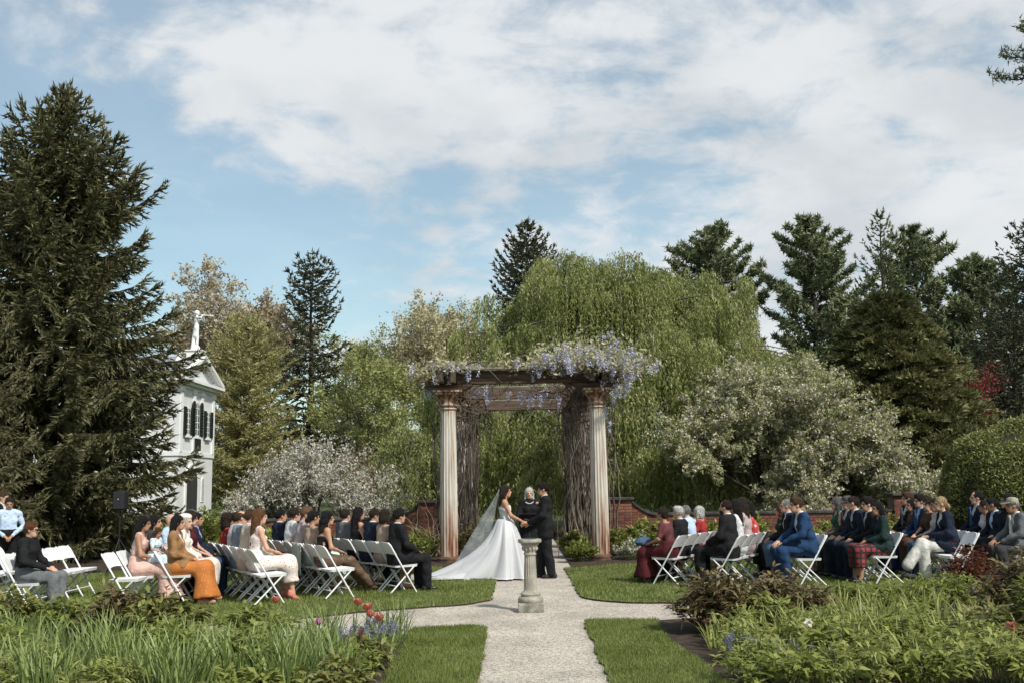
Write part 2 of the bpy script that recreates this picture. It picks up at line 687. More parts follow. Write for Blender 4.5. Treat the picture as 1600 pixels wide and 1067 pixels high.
lawn_grass('lawn_grass', LAWN_FL, ((-8.5, -0.3), (12.6, 21)), 1600, 1, 0.06, 0.014, 'mown green grass under the white chairs beside the bride')
lawn_grass('lawn_grass', LAWN_FR, ((0.9, 9.5), (13.9, 21.2)), 1300, 2, 0.06, 0.015, 'mown green grass under the white chairs beside the groom')
lawn_grass('lawn_grass', LAWN_NL, ((-1.26, -0.3), (8.3, 12.6)), 7500, 3, 0.05, 0.008, 'narrow strip of mown grass between gravel and tulips')
lawn_grass('lawn_grass', LAWN_NR, ((0.75, 1.9), (8.3, 13)), 7500, 4, 0.05, 0.008, 'narrow strip of mown grass between gravel and bronze peony')

# ------------------------------------------------------------------ pergola
def column_mat():
    m, nt, N, L, b = _bsdf('weathered_column_paint')
    t = N.new('ShaderNodeTexCoord')
    mp = N.new('ShaderNodeMapping')
    mp.inputs['Scale'].default_value = (9, 9, 0.55)
    L.new(t.outputs['Object'], mp.inputs[0])
    n = N.new('ShaderNodeTexNoise')
    n.inputs['Scale'].default_value = 1.6
    n.inputs['Detail'].default_value = 8
    n.inputs['Roughness'].default_value = 0.65
    L.new(mp.outputs[0], n.inputs['Vector'])
    sp = N.new('ShaderNodeSeparateXYZ')
    L.new(t.outputs['Object'], sp.inputs[0])
    lo = N.new('ShaderNodeMapRange')       # rust creeps up from the foot and down from the neck
    lo.inputs['From Min'].default_value, lo.inputs['From Max'].default_value = 0.15, 1.5
    lo.inputs['To Min'].default_value, lo.inputs['To Max'].default_value = 0.22, 0.0
    L.new(sp.outputs['Z'], lo.inputs['Value'])
    hi = N.new('ShaderNodeMapRange')
    hi.inputs['From Min'].default_value, hi.inputs['From Max'].default_value = 3.2, 3.55
    hi.inputs['To Min'].default_value, hi.inputs['To Max'].default_value = 0.0, 0.2
    L.new(sp.outputs['Z'], hi.inputs['Value'])
    ad = N.new('ShaderNodeMath')
    L.new(n.outputs['Fac'], ad.inputs[0])
    L.new(lo.outputs[0], ad.inputs[1])
    ad2 = N.new('ShaderNodeMath')
    L.new(ad.outputs[0], ad2.inputs[0])
    L.new(hi.outputs[0], ad2.inputs[1])
    cr = N.new('ShaderNodeValToRGB')
    el = cr.color_ramp.elements
    el[0].position, el[0].color = 0.42, (0.52, 0.48, 0.42, 1)
    el[1].position, el[1].color = 0.84, (0.055, 0.022, 0.012, 1)
    e = el.new(0.56); e.color = (0.41, 0.36, 0.30, 1)
    e = el.new(0.66); e.color = (0.30, 0.20, 0.135, 1)
    e = el.new(0.75); e.color = (0.17, 0.062, 0.028, 1)
    L.new(ad2.outputs[0], cr.inputs['Fac'])
    L.new(cr.outputs[0], b.inputs['Base Color'])
    bp = N.new('ShaderNodeBump')
    bp.inputs['Strength'].default_value = 0.4
    bp.inputs['Distance'].default_value = 0.02
    L.new(n.outputs['Fac'], bp.inputs['Height'])
    L.new(bp.outputs[0], b.inputs['Normal'])
    b.inputs['Roughness'].default_value = 0.8
    return m


M_COL = column_mat()
M_BASE = mat('dark_column_base', (0.05, 0.035, 0.028), 0.8, scale=7, col2=(0.14, 0.075, 0.045), bump=0.4)
M_WOOD = mat('weathered_beam_wood', (0.055, 0.038, 0.028), 0.85, scale=2.2, col2=(0.15, 0.10, 0.07), stretch=(1.0, 9, 9), bump=0.7, bscale=9)
M_WOOD_Y = mat('weathered_rafter_wood', (0.045, 0.032, 0.025), 0.85, scale=2.2, col2=(0.12, 0.085, 0.06), stretch=(9, 1.0, 9), bump=0.7, bscale=9)
M_GREYWOOD = mat('grey_lichen_board', (0.13, 0.115, 0.09), 0.9, scale=3, col2=(0.26, 0.24, 0.19), bump=0.5, bscale=30)

PX = (-1.46, 1.89)
PY = (22.4, 26.6, 30.8)
perg = empty('pergola', (0.215, 22.4, 0))
tag(perg, 'timber pergola on fluted rust-stained columns behind the bride and groom', 'pergola')


def make_column():
    shaft = MB()
    n = 96
    nf = 18

    def flute(a, i):
        if i in (0, 15):
            return 1.0
        q = abs(math.sin(a * nf / 2.0))
        return 1.0 - 0.10 * (q ** 0.7)
    prof = [(0.2, 0.14)]
    for i in range(15):
        t = i / 14
        prof.append((0.197 - 0.027 * t ** 1.5, 0.17 + t * (3.36 - 0.17)))
    shaft.lathe(prof, n=n, rf=flute)
    me_s = shaft.mesh('column_shaft', M_COL, 40)
    base = MB()
    base.lathe([(0.28, 0.0), (0.28, 0.055), (0.255, 0.06), (0.265, 0.08), (0.26, 0.11), (0.225, 0.125), (0.22, 0.14), (0.21, 0.15)], n=32)
    me_b = base.mesh('column_base', M_BASE, 40)
    cap = MB()
    cap.lathe([(0.172, 3.36), (0.192, 3.37), (0.20, 3.385), (0.192, 3.40), (0.175, 3.41), (0.173, 3.44), (0.205, 3.45), (0.215, 3.47),
               (0.205, 3.49), (0.185, 3.50), (0.19, 3.56), (0.235, 3.63), (0.275, 3.69), (0.29, 3.70)], n=32)
    cap.box((0, 0, 3.725), (0.58, 0.58, 0.05))
    cap.box((0, 0, 3.775), (0.66, 0.66, 0.045))
    for k in range(28):
        a = 2 * PI * k / 28
        cap.box((0.215 * math.cos(a), 0.215 * math.sin(a), 3.47), (0.028, 0.028, 0.028), rot=(0, 0, a))
    me_c = cap.mesh('capital', M_COL, 40)
    return me_s, me_b, me_c


_ms, _mb, _mc = make_column()
for yi, y in enumerate(PY):
    for x in PX:
        c = obj_me('column', _ms, perg, (x - 0.215, y - 22.4, 0))
        for nm, me in (('column_base', _mb), ('capital', _mc)):
            obj_me(nm, me, c)
ZB = 3.80


def perg_part(name, mb, m, bev=0.012):
    o = mb.build(name, m, perg, loc=(-0.215, -22.4, 0))
    return bevel(o, bev)


for x in PX:
    for dx in (-0.14, 0.14):                                  # long beams, a pair over each row of columns
        perg_part('rafter', MB().span((x + dx - 0.055, 21.85, ZB + 0.135), (x + dx + 0.055, 31.4, ZB + 0.43)), M_WOOD_Y)
for y in PY:
    for x in PX:                                              # chamfered bolster on each capital
        s = 0.55
        perg_part('corbel', MB().prism([(x - s, ZB + 0.13), (x - s, ZB + 0.10), (x - s + 0.16, ZB), (x + s - 0.16, ZB), (x + s, ZB + 0.10), (x + s, ZB + 0.13)],
                                       y - 0.15, y + 0.15), M_WOOD)
    perg_part('cross_beam', MB().span((PX[0] + 0.20, y - 0.10, ZB + 0.14), (PX[1] - 0.20, y + 0.08, ZB + 0.44)), M_WOOD)
    for x, sg in ((PX[0], 1), (PX[1], -1)):                   # raking bracket at each end of the cross beam
        xa, xb = x + sg * 0.56, x + sg * 0.78
        perg_part('bracket', MB().prism([(xa, ZB), (xa, ZB + 0.137), (xb, ZB + 0.137)], y - 0.08, y + 0.06), M_WOOD)
for i in range(9):
    y = 22.2 + i * 1.1
    perg_part('top_board', MB().span((PX[0] - 0.52, y - 0.09, ZB + 0.443), (PX[1] + 0.6, y + 0.09, ZB + 0.485)), M_GREYWOOD, 0.006)

# twisting wisteria stems on the columns and along the beams, then leaves and flower clusters
M_VINE = mat('wisteria_bark', (0.075, 0.058, 0.045), 0.9, scale=6, col2=(0.17, 0.14, 0.11), bump=0.5, bscale=40)
M_WLEAF = leaf('wisteria_young_leaf', [(0.28, 0.27, 0.12), (0.40, 0.38, 0.22), (0.52, 0.49, 0.34), (0.30, 0.23, 0.13)], 0.35)
M_WFLOW = leaf('wisteria_flower', [(0.36, 0.36, 0.52), (0.47, 0.47, 0.62), (0.58, 0.58, 0.69), (0.68, 0.68, 0.72)], 0.3)
vine = empty('wisteria_vine', (PX[1], 22.6, 0))
tag(vine, 'flowering wisteria vine with lilac clusters twisted over the pergola', 'vine')
rng = np.random.default_rng(11)
polys = []


def vine_column(x, y, n, rmax, spread, h=4.1, r0=(0.008, 0.028)):
    for i in range(n):
        a = rng.uniform(0, 2 * PI)
        w = rng.uniform(-2.2, 2.2)
        k = 14
        z = np.linspace(rng.uniform(0, 0.15), h * rng.uniform(0.75, 1.03), k)
        rr = 0.23 + spread * rng.uniform(0.05, 1) * (0.4 + 0.6 * z / h) + np.cumsum(rng.normal(0, 0.018, k))
        rr = np.clip(rr, 0.22, 0.23 + rmax)
        ang = a + w * z / h + np.cumsum(rng.normal(0, 0.10, k))
        P = np.stack([x + rr * np.cos(ang), y + rr * np.sin(ang), z], 1)
        r = np.linspace(rng.uniform(*r0), 0.006, k)
        polys.append((P, r))


for (x, y, n, sp) in ((PX[0], PY[1], 70, 0.22), (PX[1], PY[1], 95, 0.34), (PX[0], PY[2], 60, 0.2), (PX[1], PY[2], 70, 0.3)):
    vine_column(x, y, n, 0.55, sp)
for (x, y, sg) in ((PX[1], 24.6, 1), (PX[0], 24.8, -1)):            # free stems standing between the columns
    for i in range(34 if sg > 0 else 22):
        k = 12
        z = np.linspace(0, 4.0 * rng.uniform(0.8, 1.0), k)
        P = np.stack([x + rng.normal(0, 0.28) + np.cumsum(rng.normal(0, 0.05, k)), y + rng.normal(0, 0.55) + np.cumsum(rng.normal(0, 0.08, k)), z], 1)
        polys.append((P, np.linspace(rng.uniform(0.01, 0.035), 0.008, k)))
for i in range(110):                                            # tangle filling the upper inner corners behind the front beam
    k = 7
    rt = i % 5 < 3
    x0 = (PX[1] - rng.uniform(0.0, 0.9) ** 1.5) if rt else (PX[0] + rng.uniform(0.1, 0.8) ** 1.5)
    p0 = np.array([x0, rng.uniform(22.6, 26.2), rng.uniform(3.0, 4.2)])
    d = rng.normal(size=3) * np.array([0.5, 0.6, 0.7])
    P = p0 + np.linspace(0, 1, k)[:, None] * d + np.cumsum(rng.normal(0, 0.05, (k, 3)), 0)
    P[:, 2] = np.minimum(P[:, 2], 4.3)
    polys.append((P, np.linspace(rng.uniform(0.008, 0.02), 0.005, k)))
for i in range(130):                                            # stems over the roof, some hanging below the beams
    k = 9
    x0 = rng.uniform(-1.9, 2.6) if i % 3 else rng.uniform(1.0, 2.7)
    y0 = rng.uniform(22.0, 29.5)
    d = rng.normal(size=2)
    d = d / np.linalg.norm(d) * rng.uniform(0.8, 1.8)
    t = np.linspace(0, 1, k)
    z = 4.32 + 0.12 * np.sin(t * PI) + np.cumsum(rng.normal(0, 0.03, k)) - (rng.uniform(0, 0.75) * t ** 2 if i % 2 else 0)
    P = np.stack([np.clip(x0 + d[0] * t, -2.1, 2.9) + np.cumsum(rng.normal(0, 0.04, k)), y0 + d[1] * t, z], 1)
    polys.append((P, np.linspace(0.016, 0.005, k)))
V, F = seg_tubes(*poly_segs(polys), n=4)
o = obj_me('stems', mesh_np('stems', V - np.array([PX[1], 22.6, 0]), F, M_VINE), vine)
o['kind'] = 'stuff'


def wist_mound(n, cx, sx, cy, sy, cz, sz):
    P = rng.normal(size=(n, 3)) * np.array([sx, sy, sz]) * 0.5
    P[:, 2] = np.abs(P[:, 2])
    return P + np.array([cx, cy, cz])


tops = np.concatenate([
    wist_mound(520, 1.7, 1.1, 22.5, 0.85, 4.2, 0.5),
    wist_mound(180, 1.0, 0.7, 22.5, 0.8, 4.25, 0.26),
    wist_mound(100, 2.4, 0.4, 22.4, 0.8, 4.1, 0.25),
    wist_mound(150, -1.4, 0.65, 22.6, 0.8, 4.26, 0.07),
    wist_mound(24, -0.2, 1.0, 23.0, 0.8, 4.26, 0.04),
    wist_mound(70, -1.95, 0.35, 22.4, 0.6, 4.05, 0.2),
    wist_mound(150, 1.5, 1.6, 26.5, 5.0, 4.26, 0.12)])
k = 9
C = np.repeat(tops, k, 0) + rng.normal(0, 0.07, (len(tops) * k, 3))
D = rand_dirs(rng, len(C)) + np.array([0, 0, 0.25])
V, F = leaf_quads(C, D, rand_dirs(rng, len(C)), rng.uniform(0.08, 0.15, len(C)), rng.uniform(0.035, 0.06, len(C)), 0.15)
obj_me('leaves', mesh_np('leaves', V - np.array([PX[1], 22.6, 0]), F, M_WLEAF), vine)['kind'] = 'stuff'
# hanging flower clusters: each a tapering bunch of petals
bases = np.concatenate([
    tops[rng.integers(0, 780, 300)] - np.array([0, 0.22, -0.08]),
    tops[rng.integers(830, 980, 34)] - np.array([0, 0.2, -0.06]),
    np.stack([rng.uniform(1.9, 2.6, 20), rng.uniform(21.9, 22.9, 20), rng.uniform(3.8, 4.2, 20)], 1),
    np.stack([rng.uniform(-2.1, -1.75, 8), rng.uniform(22.0, 23.0, 8), rng.uniform(3.8, 4.15, 8)], 1),
    np.stack([rng.uniform(-0.9, 1.2, 22), rng.uniform(22.6, 25.5, 22), rng.uniform(3.75, 4.05, 22)], 1),
    np.stack([rng.uniform(0.15, 0.35, 2), rng.uniform(22.3, 22.4, 2), rng.uniform(3.72, 3.82, 2)], 1),
    np.stack([rng.uniform(1.95, 2.4, 9), rng.uniform(22.0, 23.5, 9), rng.uniform(2.9, 3.8, 9)], 1)])
Cs = []
for bpt in bases:
    ln = rng.uniform(0.14, 0.34)
    m = int(40 * ln / 0.25)
    t = rng.uniform(0, 1, m)
    rad = 0.055 * (1 - t) ** 0.6 + 0.008
    a = rng.uniform(0, 2 * PI, m)
    Cs.append(np.stack([bpt[0] + rad * np.cos(a), bpt[1] + rad * np.sin(a), bpt[2] - t * ln], 1))
C = np.concatenate(Cs)
V, F = leaf_quads(C, rand_dirs(rng, len(C)), rand_dirs(rng, len(C)), 0.043, 0.034, 0.2)
obj_me('flower_clusters', mesh_np('flower_clusters', V - np.array([PX[1], 22.6, 0]), F, M_WFLOW), vine)['kind'] = 'stuff'

# ------------------------------------------------------------------ brick garden walls
M_MORTAR = mat('wall_mortar', (0.16, 0.12, 0.10), 0.95, scale=20, var=0.2)
M_BRICKS = [mat('red_brick_%s' % nm, c, 0.88, var=0.3, scale=14, bump=0.4, bscale=80) for nm, c in
            (('plain', (0.15, 0.055, 0.035)), ('dark', (0.095, 0.037, 0.027)), ('pale', (0.19, 0.08, 0.05)), ('brown', (0.12, 0.057, 0.04)))]
M_COPING = mat('dark_stone_coping', (0.035, 0.03, 0.027), 0.85, scale=5, col2=(0.08, 0.07, 0.06), bump=0.4)
BRICK_ME = []
for bi, bm_ in enumerate(M_BRICKS):
    BRICK_ME.append(MB().box((0, 0, 0), (0.2, 0.1, 0.064), taper=0.985).mesh('brick', bm_))


def garden_wall(x0, x1, pier_x, label, vis, seed, pier_far=None):
    """Low wall along x at y=27 with a raised sweep beside its pier."""
    rnd = random.Random(seed)
    sg = 1 if x1 > x0 else -1
    Y0, Y1, top = 26.93, 27.25, 0.80
    w = empty('brick_wall', (pier_x, 27.1, 0))
    tag(w, label, 'wall')
    off = (-pier_x, -27.1, 0)
    core = MB()
    lo, hi = min(x0, x1), max(x0, x1)
    core.span((lo, Y0 + 0.012, 0), (hi, Y1, top))
    # sweep up to the pier
    sw = [(x0 + sg * 0.75 * i / 8, top + 0.36 * (1 - i / 8) ** 2) for i in range(9)]
    core.prism([(x0, top - 0.01)] + sw, Y0 + 0.012, Y1)
    core.build('wall_core', M_MORTAR, w, loc=off)
    piers = [(pier_x, 1.22)] + ([(pier_far, 1.22)] if pier_far else [])
    for px, ph in piers:
        MB().span((px - 0.29, 26.84, 0), (px + 0.29, 27.36, ph)).build('pier_core', M_MORTAR, w, loc=off)
        bevel(MB().span((px - 0.36, 26.76, ph + 0.002), (px + 0.36, 27.44, ph + 0.075)).build('pier_cap', M_COPING, w, loc=off), 0.015)
        for zc_ in range(16):
            for k in range(3):
                xx = px - 0.29 + 0.1 + k * 0.2 - (0.05 if zc_ % 2 else 0) + 0.015
                xx = min(xx, px + 0.19)
                b = obj_me('brick', BRICK_ME[rnd.choice((0, 0, 1, 2, 3))], w, (xx + off[0], 26.84 + 0.04 + off[1] + rnd.uniform(-.003, .003), 0.04 + zc_ * 0.075))
                b.scale = (0.94, 1, 1)
    # coping stones along the top, and along the sweep
    xs = x0 + sg * 0.75
    n = int(abs(x1 - xs) / 0.6)
    for i in range(n):
        a, b = xs + sg * 0.6 * i, xs + sg * (0.6 * i + 0.592)
        bevel(MB().span((min(a, b), Y0 - 0.05, top + 0.002), (max(a, b), Y1 + 0.05, top + 0.07)).build('coping_stone', M_COPING, w, loc=off), 0.012)
    sp_ = MB()
    up = [(p[0], p[1] + 0.07) for p in sw]
    sp_.prism([(p[0], p[1] + 0.003) for p in sw] + up[::-1], Y0 - 0.05, Y1 + 0.05)
    sp_.build('coping_sweep', M_COPING, w, loc=off)
    rest = []
    cnt = 0
    cells = []
    for zc_ in range(15):
        z = 0.04 + zc_ * 0.075
        k = 0
        while True:
            x = x0 + sg * (0.105 + 0.21 * k - (0.105 if zc_ % 2 else 0))
            k += 1
            if sg * (x - x0) < 0.09:
                x = x0 + sg * 0.1
            if sg * (x1 - x) < 0.1:
                break
            u = sg * (x - x0)
            lim = top if u > 0.75 else top + 0.36 * (1 - u / 0.75) ** 2
            if z + 0.03 > lim:
                if u > 0.75:
                    break
                continue
            cells.append((x, z))
    # the bricks that show most (upper courses in the open stretches) are single pieces
    cells.sort(key=lambda c: (not (vis[0] < c[0] < vis[1]), -round(c[1] * 6), abs(c[0] - x0)))
    for (x, z) in cells:
        if cnt < 200:
            obj_me('brick', BRICK_ME[rnd.choice((0, 0, 0, 1, 2, 3))], w, (x + off[0], Y0 + 0.05 + rnd.uniform(-.004, .004) + off[1], z))
            cnt += 1
        else:
            rest.append((x, z))
    rm = MB()
    for (x, z) in rest:
        rm.box((x, Y0 + 0.05 + rnd.uniform(-.004, .004), z), (0.2, 0.1, 0.064), mi=rnd.choice((0, 0, 0, 1, 2, 3)))
    o = rm.build('brick_courses', M_BRICKS, w, loc=off)
    o['kind'] = 'stuff'


garden_wall(-2.56, -15.5, -2.25, 'low brick garden wall sweeping up to a pier beside the bride', (-9.0, -2.5), 5)
garden_wall(3.12, 15.5, 2.82, 'low brick garden wall sweeping up to a pier beyond the groom', (3.0, 9.0), 6, pier_far=10.4)

# ------------------------------------------------------------------ white summer house
M_WHITE = mat('white_house_paint', (0.62, 0.62, 0.61), 0.6, var=0.05, scale=3, bump=0.1, bscale=30)
M_TRIM = mat('white_house_trim', (0.70, 0.70, 0.68), 0.55, var=0.03, scale=5)
M_SLATE = mat('grey_roof_shingle', (0.17, 0.17, 0.17), 0.85, scale=4, col2=(0.27, 0.265, 0.25), bump=0.5, bscale=25)
M_SHUT = mat('black_green_shutter', (0.012, 0.018, 0.016), 0.5, var=0.2)
M_PANE = mat('dark_window_glass', (0.08, 0.09, 0.10), 0.1, var=0.2, spec=0.8)
M_DARK = mat('dark_passage', (0.03, 0.03, 0.028), 0.9)
HX, HY0, HY1, HXB = -13.42, 40.0, 44.6, -19.2
HYC = (HY0 + HY1) / 2
house = empty('summer_house', (HX, HYC, 0))
tag(house, 'white two-storey summer house with pediment and black shutters behind the spruce', 'house')
HO = (-HX, -HYC, 0)


def hp(name, mb, m, smooth=False, par=None):
    return mb.build(name, m, par or house, smooth, loc=HO if par is None else (0, 0, 0))


def arch_poly(c, hw, z0, zs, n=10):
    return [(c - hw, z0), (c + hw, z0), (c + hw, zs)] + \
           [(c + hw * math.cos(PI * i / n), zs + hw * math.sin(PI * i / n)) for i in range(1, n)] + [(c - hw, zs)]


w = MB()
w.span((HXB, HY0, 0), (HX, HY1, 5.9))
hp('wall', w, M_WHITE)
hp('belt_course', MB().span((HXB - 0.05, HY0 - 0.05, 3.0), (HX + 0.05, HY1 + 0.05, 3.16)), M_TRIM)
hp('cornice', MB().span((HXB - 0.25, HY0 - 0.25, 5.902), (HX + 0.25, HY1 + 0.25, 6.0)).span((HXB - 0.38, HY0 - 0.38, 6.002), (HX + 0.38, HY1 + 0.38, 6.12)), M_TRIM)
rfm = MB()
ap = 7.12
rfm.prism([(HY0 - 0.36, 6.124), (HYC, ap), (HY1 + 0.36, 6.124)], HXB + 0.02, HX + 0.02, axis='X')
hp('pediment', rfm, M_WHITE)
for s in (-1, 1):
    ye = HYC + s * (HYC - HY0 + 0.42)
    rk = MB().prism([(ye, 6.13), (HYC, ap + 0.03), (HYC, ap + 0.17), (ye - s * 0.03, 6.25)], HXB - 0.3, HX + 0.12, axis='X')
    ro = hp('roof', rk, M_SLATE)
    rt = MB().prism([(ye, 6.128), (HYC, ap + 0.028), (HYC, ap + 0.18), (ye - s * 0.03, 6.26)], HX + 0.122, HX + 0.34, axis='X')
    hp('raking_cornice', rt, M_TRIM)
    for k in range(14):
        t = (k + 0.5) / 14
        yy, zz = ye + (HYC - ye) * t, 6.10 + (ap - 6.11) * t
        hp('dentil', MB().box((HX + 0.09, yy, zz), (0.14, 0.1, 0.09)), M_TRIM)
# pilasters, windows and arch on the gable face (plane x = HX)
for y in (HY0 + 0.17, HY0 + 1.78, HY1 - 1.78, HY1 - 0.17):
    hp('pilaster', MB().span((HX + 0.003, y - 0.14, 3.163), (HX + 0.07, y + 0.14, 5.6)).span((HX + 0.002, y - 0.19, 5.6), (HX + 0.11, y + 0.19, 5.75)), M_TRIM)
hp('frieze', MB().span((HX + 0.003, HY0, 5.76), (HX + 0.05, HY1, 5.9)), M_TRIM)


def house_window(c, hw, z0, z1, arched):
    fr = MB()
    if arched:
        fr.prism(arch_poly(c, hw, z0, z1 - hw), HX + 0.003, HX + 0.05, axis='X')
    else:
        fr.span((HX + 0.003, c - hw, z0), (HX + 0.05, c + hw, z1))
    f = hp('window', fr, M_TRIM)
    q = MB()
    if arched:
        q.prism(arch_poly(c, hw - 0.06, z0 + 0.06, z1 - hw), HX + 0.04, HX + 0.058, axis='X')
    else:
        q.span((HX + 0.04, c - hw + 0.06, z0 + 0.06), (HX + 0.058, c + hw - 0.06, z1 - 0.06))
    q.build('pane', M_PANE, f)
    mt = MB()
    mt.span((HX + 0.05, c - 0.018, z0 + 0.06), (HX + 0.072, c + 0.018, z1 - 0.08))
    for k in range(1, 5):
        z = z0 + (z1 - z0) * k / 5
        mt.span((HX + 0.05, c - hw + 0.06, z - 0.015), (HX + 0.07, c + hw - 0.06, z + 0.015))
    mt.build('muntin', M_TRIM, f)
    MB().span((HX + 0.003, c - hw - 0.05, z0 - 0.09), (HX + 0.12, c + hw + 0.05, z0 - 0.01)).build('sill', M_TRIM, f)
    for s in (-1, 1):
        sh = MB()
        sc_ = c + s * (hw + 0.19)
        if arched:
            sh.prism(arch_poly(sc_, 0.17, z0, z1 - 0.17), HX + 0.06, HX + 0.10, axis='X')
        else:
            sh.span((HX + 0.06, sc_ - 0.17, z0), (HX + 0.10, sc_ + 0.17, z1))
        s_o = hp('shutter', sh, M_SHUT)
        for k in range(9):
            z = z0 + 0.1 + (z1 - z0 - 0.3) * k / 9
            MB().box((HX + 0.105, sc_, z), (0.02, 0.27, 0.05), rot=(0, 0.5, 0)).build('slat', M_SHUT, s_o)


house_window(HYC - 0.15, 0.33, 3.85, 5.32, True)
house_window(HY0 + 0.97, 0.27, 3.85, 5.0, False)
house_window(HY1 - 0.97, 0.27, 3.85, 5.0, False)
hp('balcony_panel', MB().span((HX + 0.02, HYC - 0.5, 3.25), (HX + 0.13, HYC + 0.2, 3.74)), M_SHUT)
hp('archway', MB().prism(arch_poly(HYC - 0.6, 0.85, 0.0, 1.85, 16), HX + 0.003, HX + 0.06, axis='X'), M_TRIM)
hp('arch_opening', MB().prism(arch_poly(HYC - 0.6, 0.68, 0.0, 1.85, 16), HX + 0.04, HX + 0.066, axis='X'), M_DARK)
hp('niche', MB().prism(arch_poly(HYC + 0.95, 0.22, 1.1, 1.95, 10), HX + 0.003, HX + 0.03, axis='X'), M_TRIM)
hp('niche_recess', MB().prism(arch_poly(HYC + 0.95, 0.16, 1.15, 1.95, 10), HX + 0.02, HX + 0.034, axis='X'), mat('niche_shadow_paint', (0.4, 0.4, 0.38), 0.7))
for y in (HY0 + 0.1, HY1 - 0.1):                             # urns on the corners
    u = MB()
    u.box((0, 0, 0.1), (0.42, 0.42, 0.2))
    u.lathe([(0.12, 0.2), (0.07, 0.28), (0.08, 0.32), (0.2, 0.45), (0.23, 0.58), (0.2, 0.64), (0.22, 0.67), (0.14, 0.74), (0.1, 0.84), (0.04, 0.88), (0.05, 0.94), (0.01, 1.0)], n=16)
    obj_me('urn', u.mesh('urn', M_TRIM, 40), house, (-0.1, y - HYC, 6.13))
hp('statue_plinth', MB().span((HX - 0.45, HYC - 0.3, ap + 0.05), (HX + 0.15, HYC + 0.3, ap + 0.36)).span((HX - 0.5, HYC - 0.35, ap + 0.361), (HX + 0.2, HYC + 0.35, ap + 0.41)), M_TRIM)
# camera-side wall: two windows and an arch so the house stays whole from other positions
for xx in (-15.0, -17.6):
    fr = hp('window', MB().span((xx - 0.35, HY0 - 0.05, 3.9), (xx + 0.35, HY0 - 0.003, 5.3)), M_TRIM)
    MB().span((xx - 0.28, HY0 - 0.06, 3.97), (xx + 0.28, HY0 - 0.04, 5.23)).build('pane', M_PANE, fr)

# ------------------------------------------------------------------ sundial pedestal on the path
M_STONE = mat('lichen_stone', (0.22, 0.205, 0.165), 0.9, scale=7, col2=(0.36, 0.335, 0.275), bump=0.5, bscale=70)
M_STONE_D = mat('mossy_plinth_stone', (0.15, 0.14, 0.115), 0.92, scale=9, col2=(0.33, 0.31, 0.26), bump=0.7, bscale=50)
M_BRONZE = mat('bronze_dial', (0.06, 0.085, 0.075), 0.5, var=0.3, metal=0.6)
ped = empty('sundial_pedestal', (0.20, 13.95, 0))
ped.scale = (0.87, 0.87, 1.0)
tag(ped, 'weathered stone sundial pedestal standing on the gravel crossing', 'sundial')
bevel(MB().box((0, 0, 0.06), (0.40, 0.40, 0.125)).build('plinth', M_STONE_D, ped), 0.012)
bs = MB().lathe([(0.185, 0.124), (0.197, 0.14), (0.2, 0.16), (0.195, 0.18), (0.175, 0.195), (0.155, 0.20), (0.15, 0.215), (0.16, 0.225), (0.158, 0.24), (0.135, 0.255), (0.112, 0.27), (0.105, 0.29)], n=36)
bs.build('base', M_STONE, ped, 40)


def ped_fl(a, i):
    return 1.0 if i < 2 or i > 9 else 1 - 0.09 * abs(math.sin(a * 8)) ** 0.7


sh = MB().lathe([(0.102, 0.285), (0.101, 0.46)] + [(0.1 - 0.012 * k / 7, 0.475 + 0.036 * k * 1.06) for k in range(8)] + [(0.088, 0.745), (0.088, 0.76)], n=64, rf=ped_fl)
sh.build('shaft', M_STONE, ped, 40)
cp = MB().lathe([(0.088, 0.75), (0.1, 0.758), (0.1, 0.775), (0.09, 0.78), (0.094, 0.82), (0.112, 0.86), (0.135, 0.885), (0.145, 0.9), (0.14, 0.905), (0.17, 0.915), (0.186, 0.93), (0.186, 0.955), (0.176, 0.968)], n=36)
for k in range(12):
    a = 2 * PI * k / 12
    cp.lathe([(0.004, -0.02), (0.02, 0.0), (0.016, 0.03), (0.004, 0.045)], c=(0.11 * math.cos(a), 0.11 * math.sin(a), 0.83), n=6)
cp.build('capital', M_STONE, ped, 40)
dial = MB().lathe([(0.1, 0.969), (0.1, 0.976), (0.095, 0.979)], n=28).build('dial', M_BRONZE, ped, 40)
MB().prism([(-0.005, 0.98), (0.075, 0.98), (0.005, 1.06), (-0.005, 1.06)], -0.003, 0.003, axis='X').build('gnomon', M_BRONZE, dial)

# ------------------------------------------------------------------ loudspeaker on a stand, stake in the bed
M_BLACKP = mat('black_plastic', (0.012, 0.012, 0.013), 0.55, var=0.2, scale=30)
M_GRILLE = mat('black_grille', (0.02, 0.02, 0.021), 0.6, var=0.3, scale=200)
spk = empty('loudspeaker', (-7.9, 20.2, 0))
tag(spk, 'black loudspeaker on a tripod stand in front of the dark spruce', 'loudspeaker')
bevel(MB().box((0, 0.0, 1.5), (0.24, 0.24, 0.36)).build('cabinet', M_BLACKP, spk), 0.02)
bevel(MB().box((0, -0.122, 1.5), (0.20, 0.012, 0.32)).build('grille', M_GRILLE, spk), 0.004)
MB().box((0, -0.130, 1.53), (0.016, 0.004, 0.016)).build('badge', M_TRIM, spk)
MB().tube([(0, 0, 0.35), (0, 0, 1.33)], 0.017).build('pole', M_BLACKP, spk)
for k in range(3):
    a = 2 * PI * k / 3 + 0.4
    MB().tube([(0, 0, 0.75), (0.42 * math.cos(a), 0.42 * math.sin(a), 0.05)], 0.012).build('leg', M_BLACKP, spk)
M_RUST = mat('rusty_iron', (0.09, 0.04, 0.025), 0.85, var=0.4, scale=20, bump=0.4)
stk = MB()
stk.tube([(0, 0, 0), (0.006, 0, 0.20), (0.0, 0, 0.38)], 0.014, n=7)
stk.box((0, 0, 0.385), (0.045, 0.02, 0.05))
tag(stk.build('plant_stake', M_RUST, loc=(-1.45, 9.55, 0.0)), 'short rusty iron stake standing among the tulip leaves', 'stake')

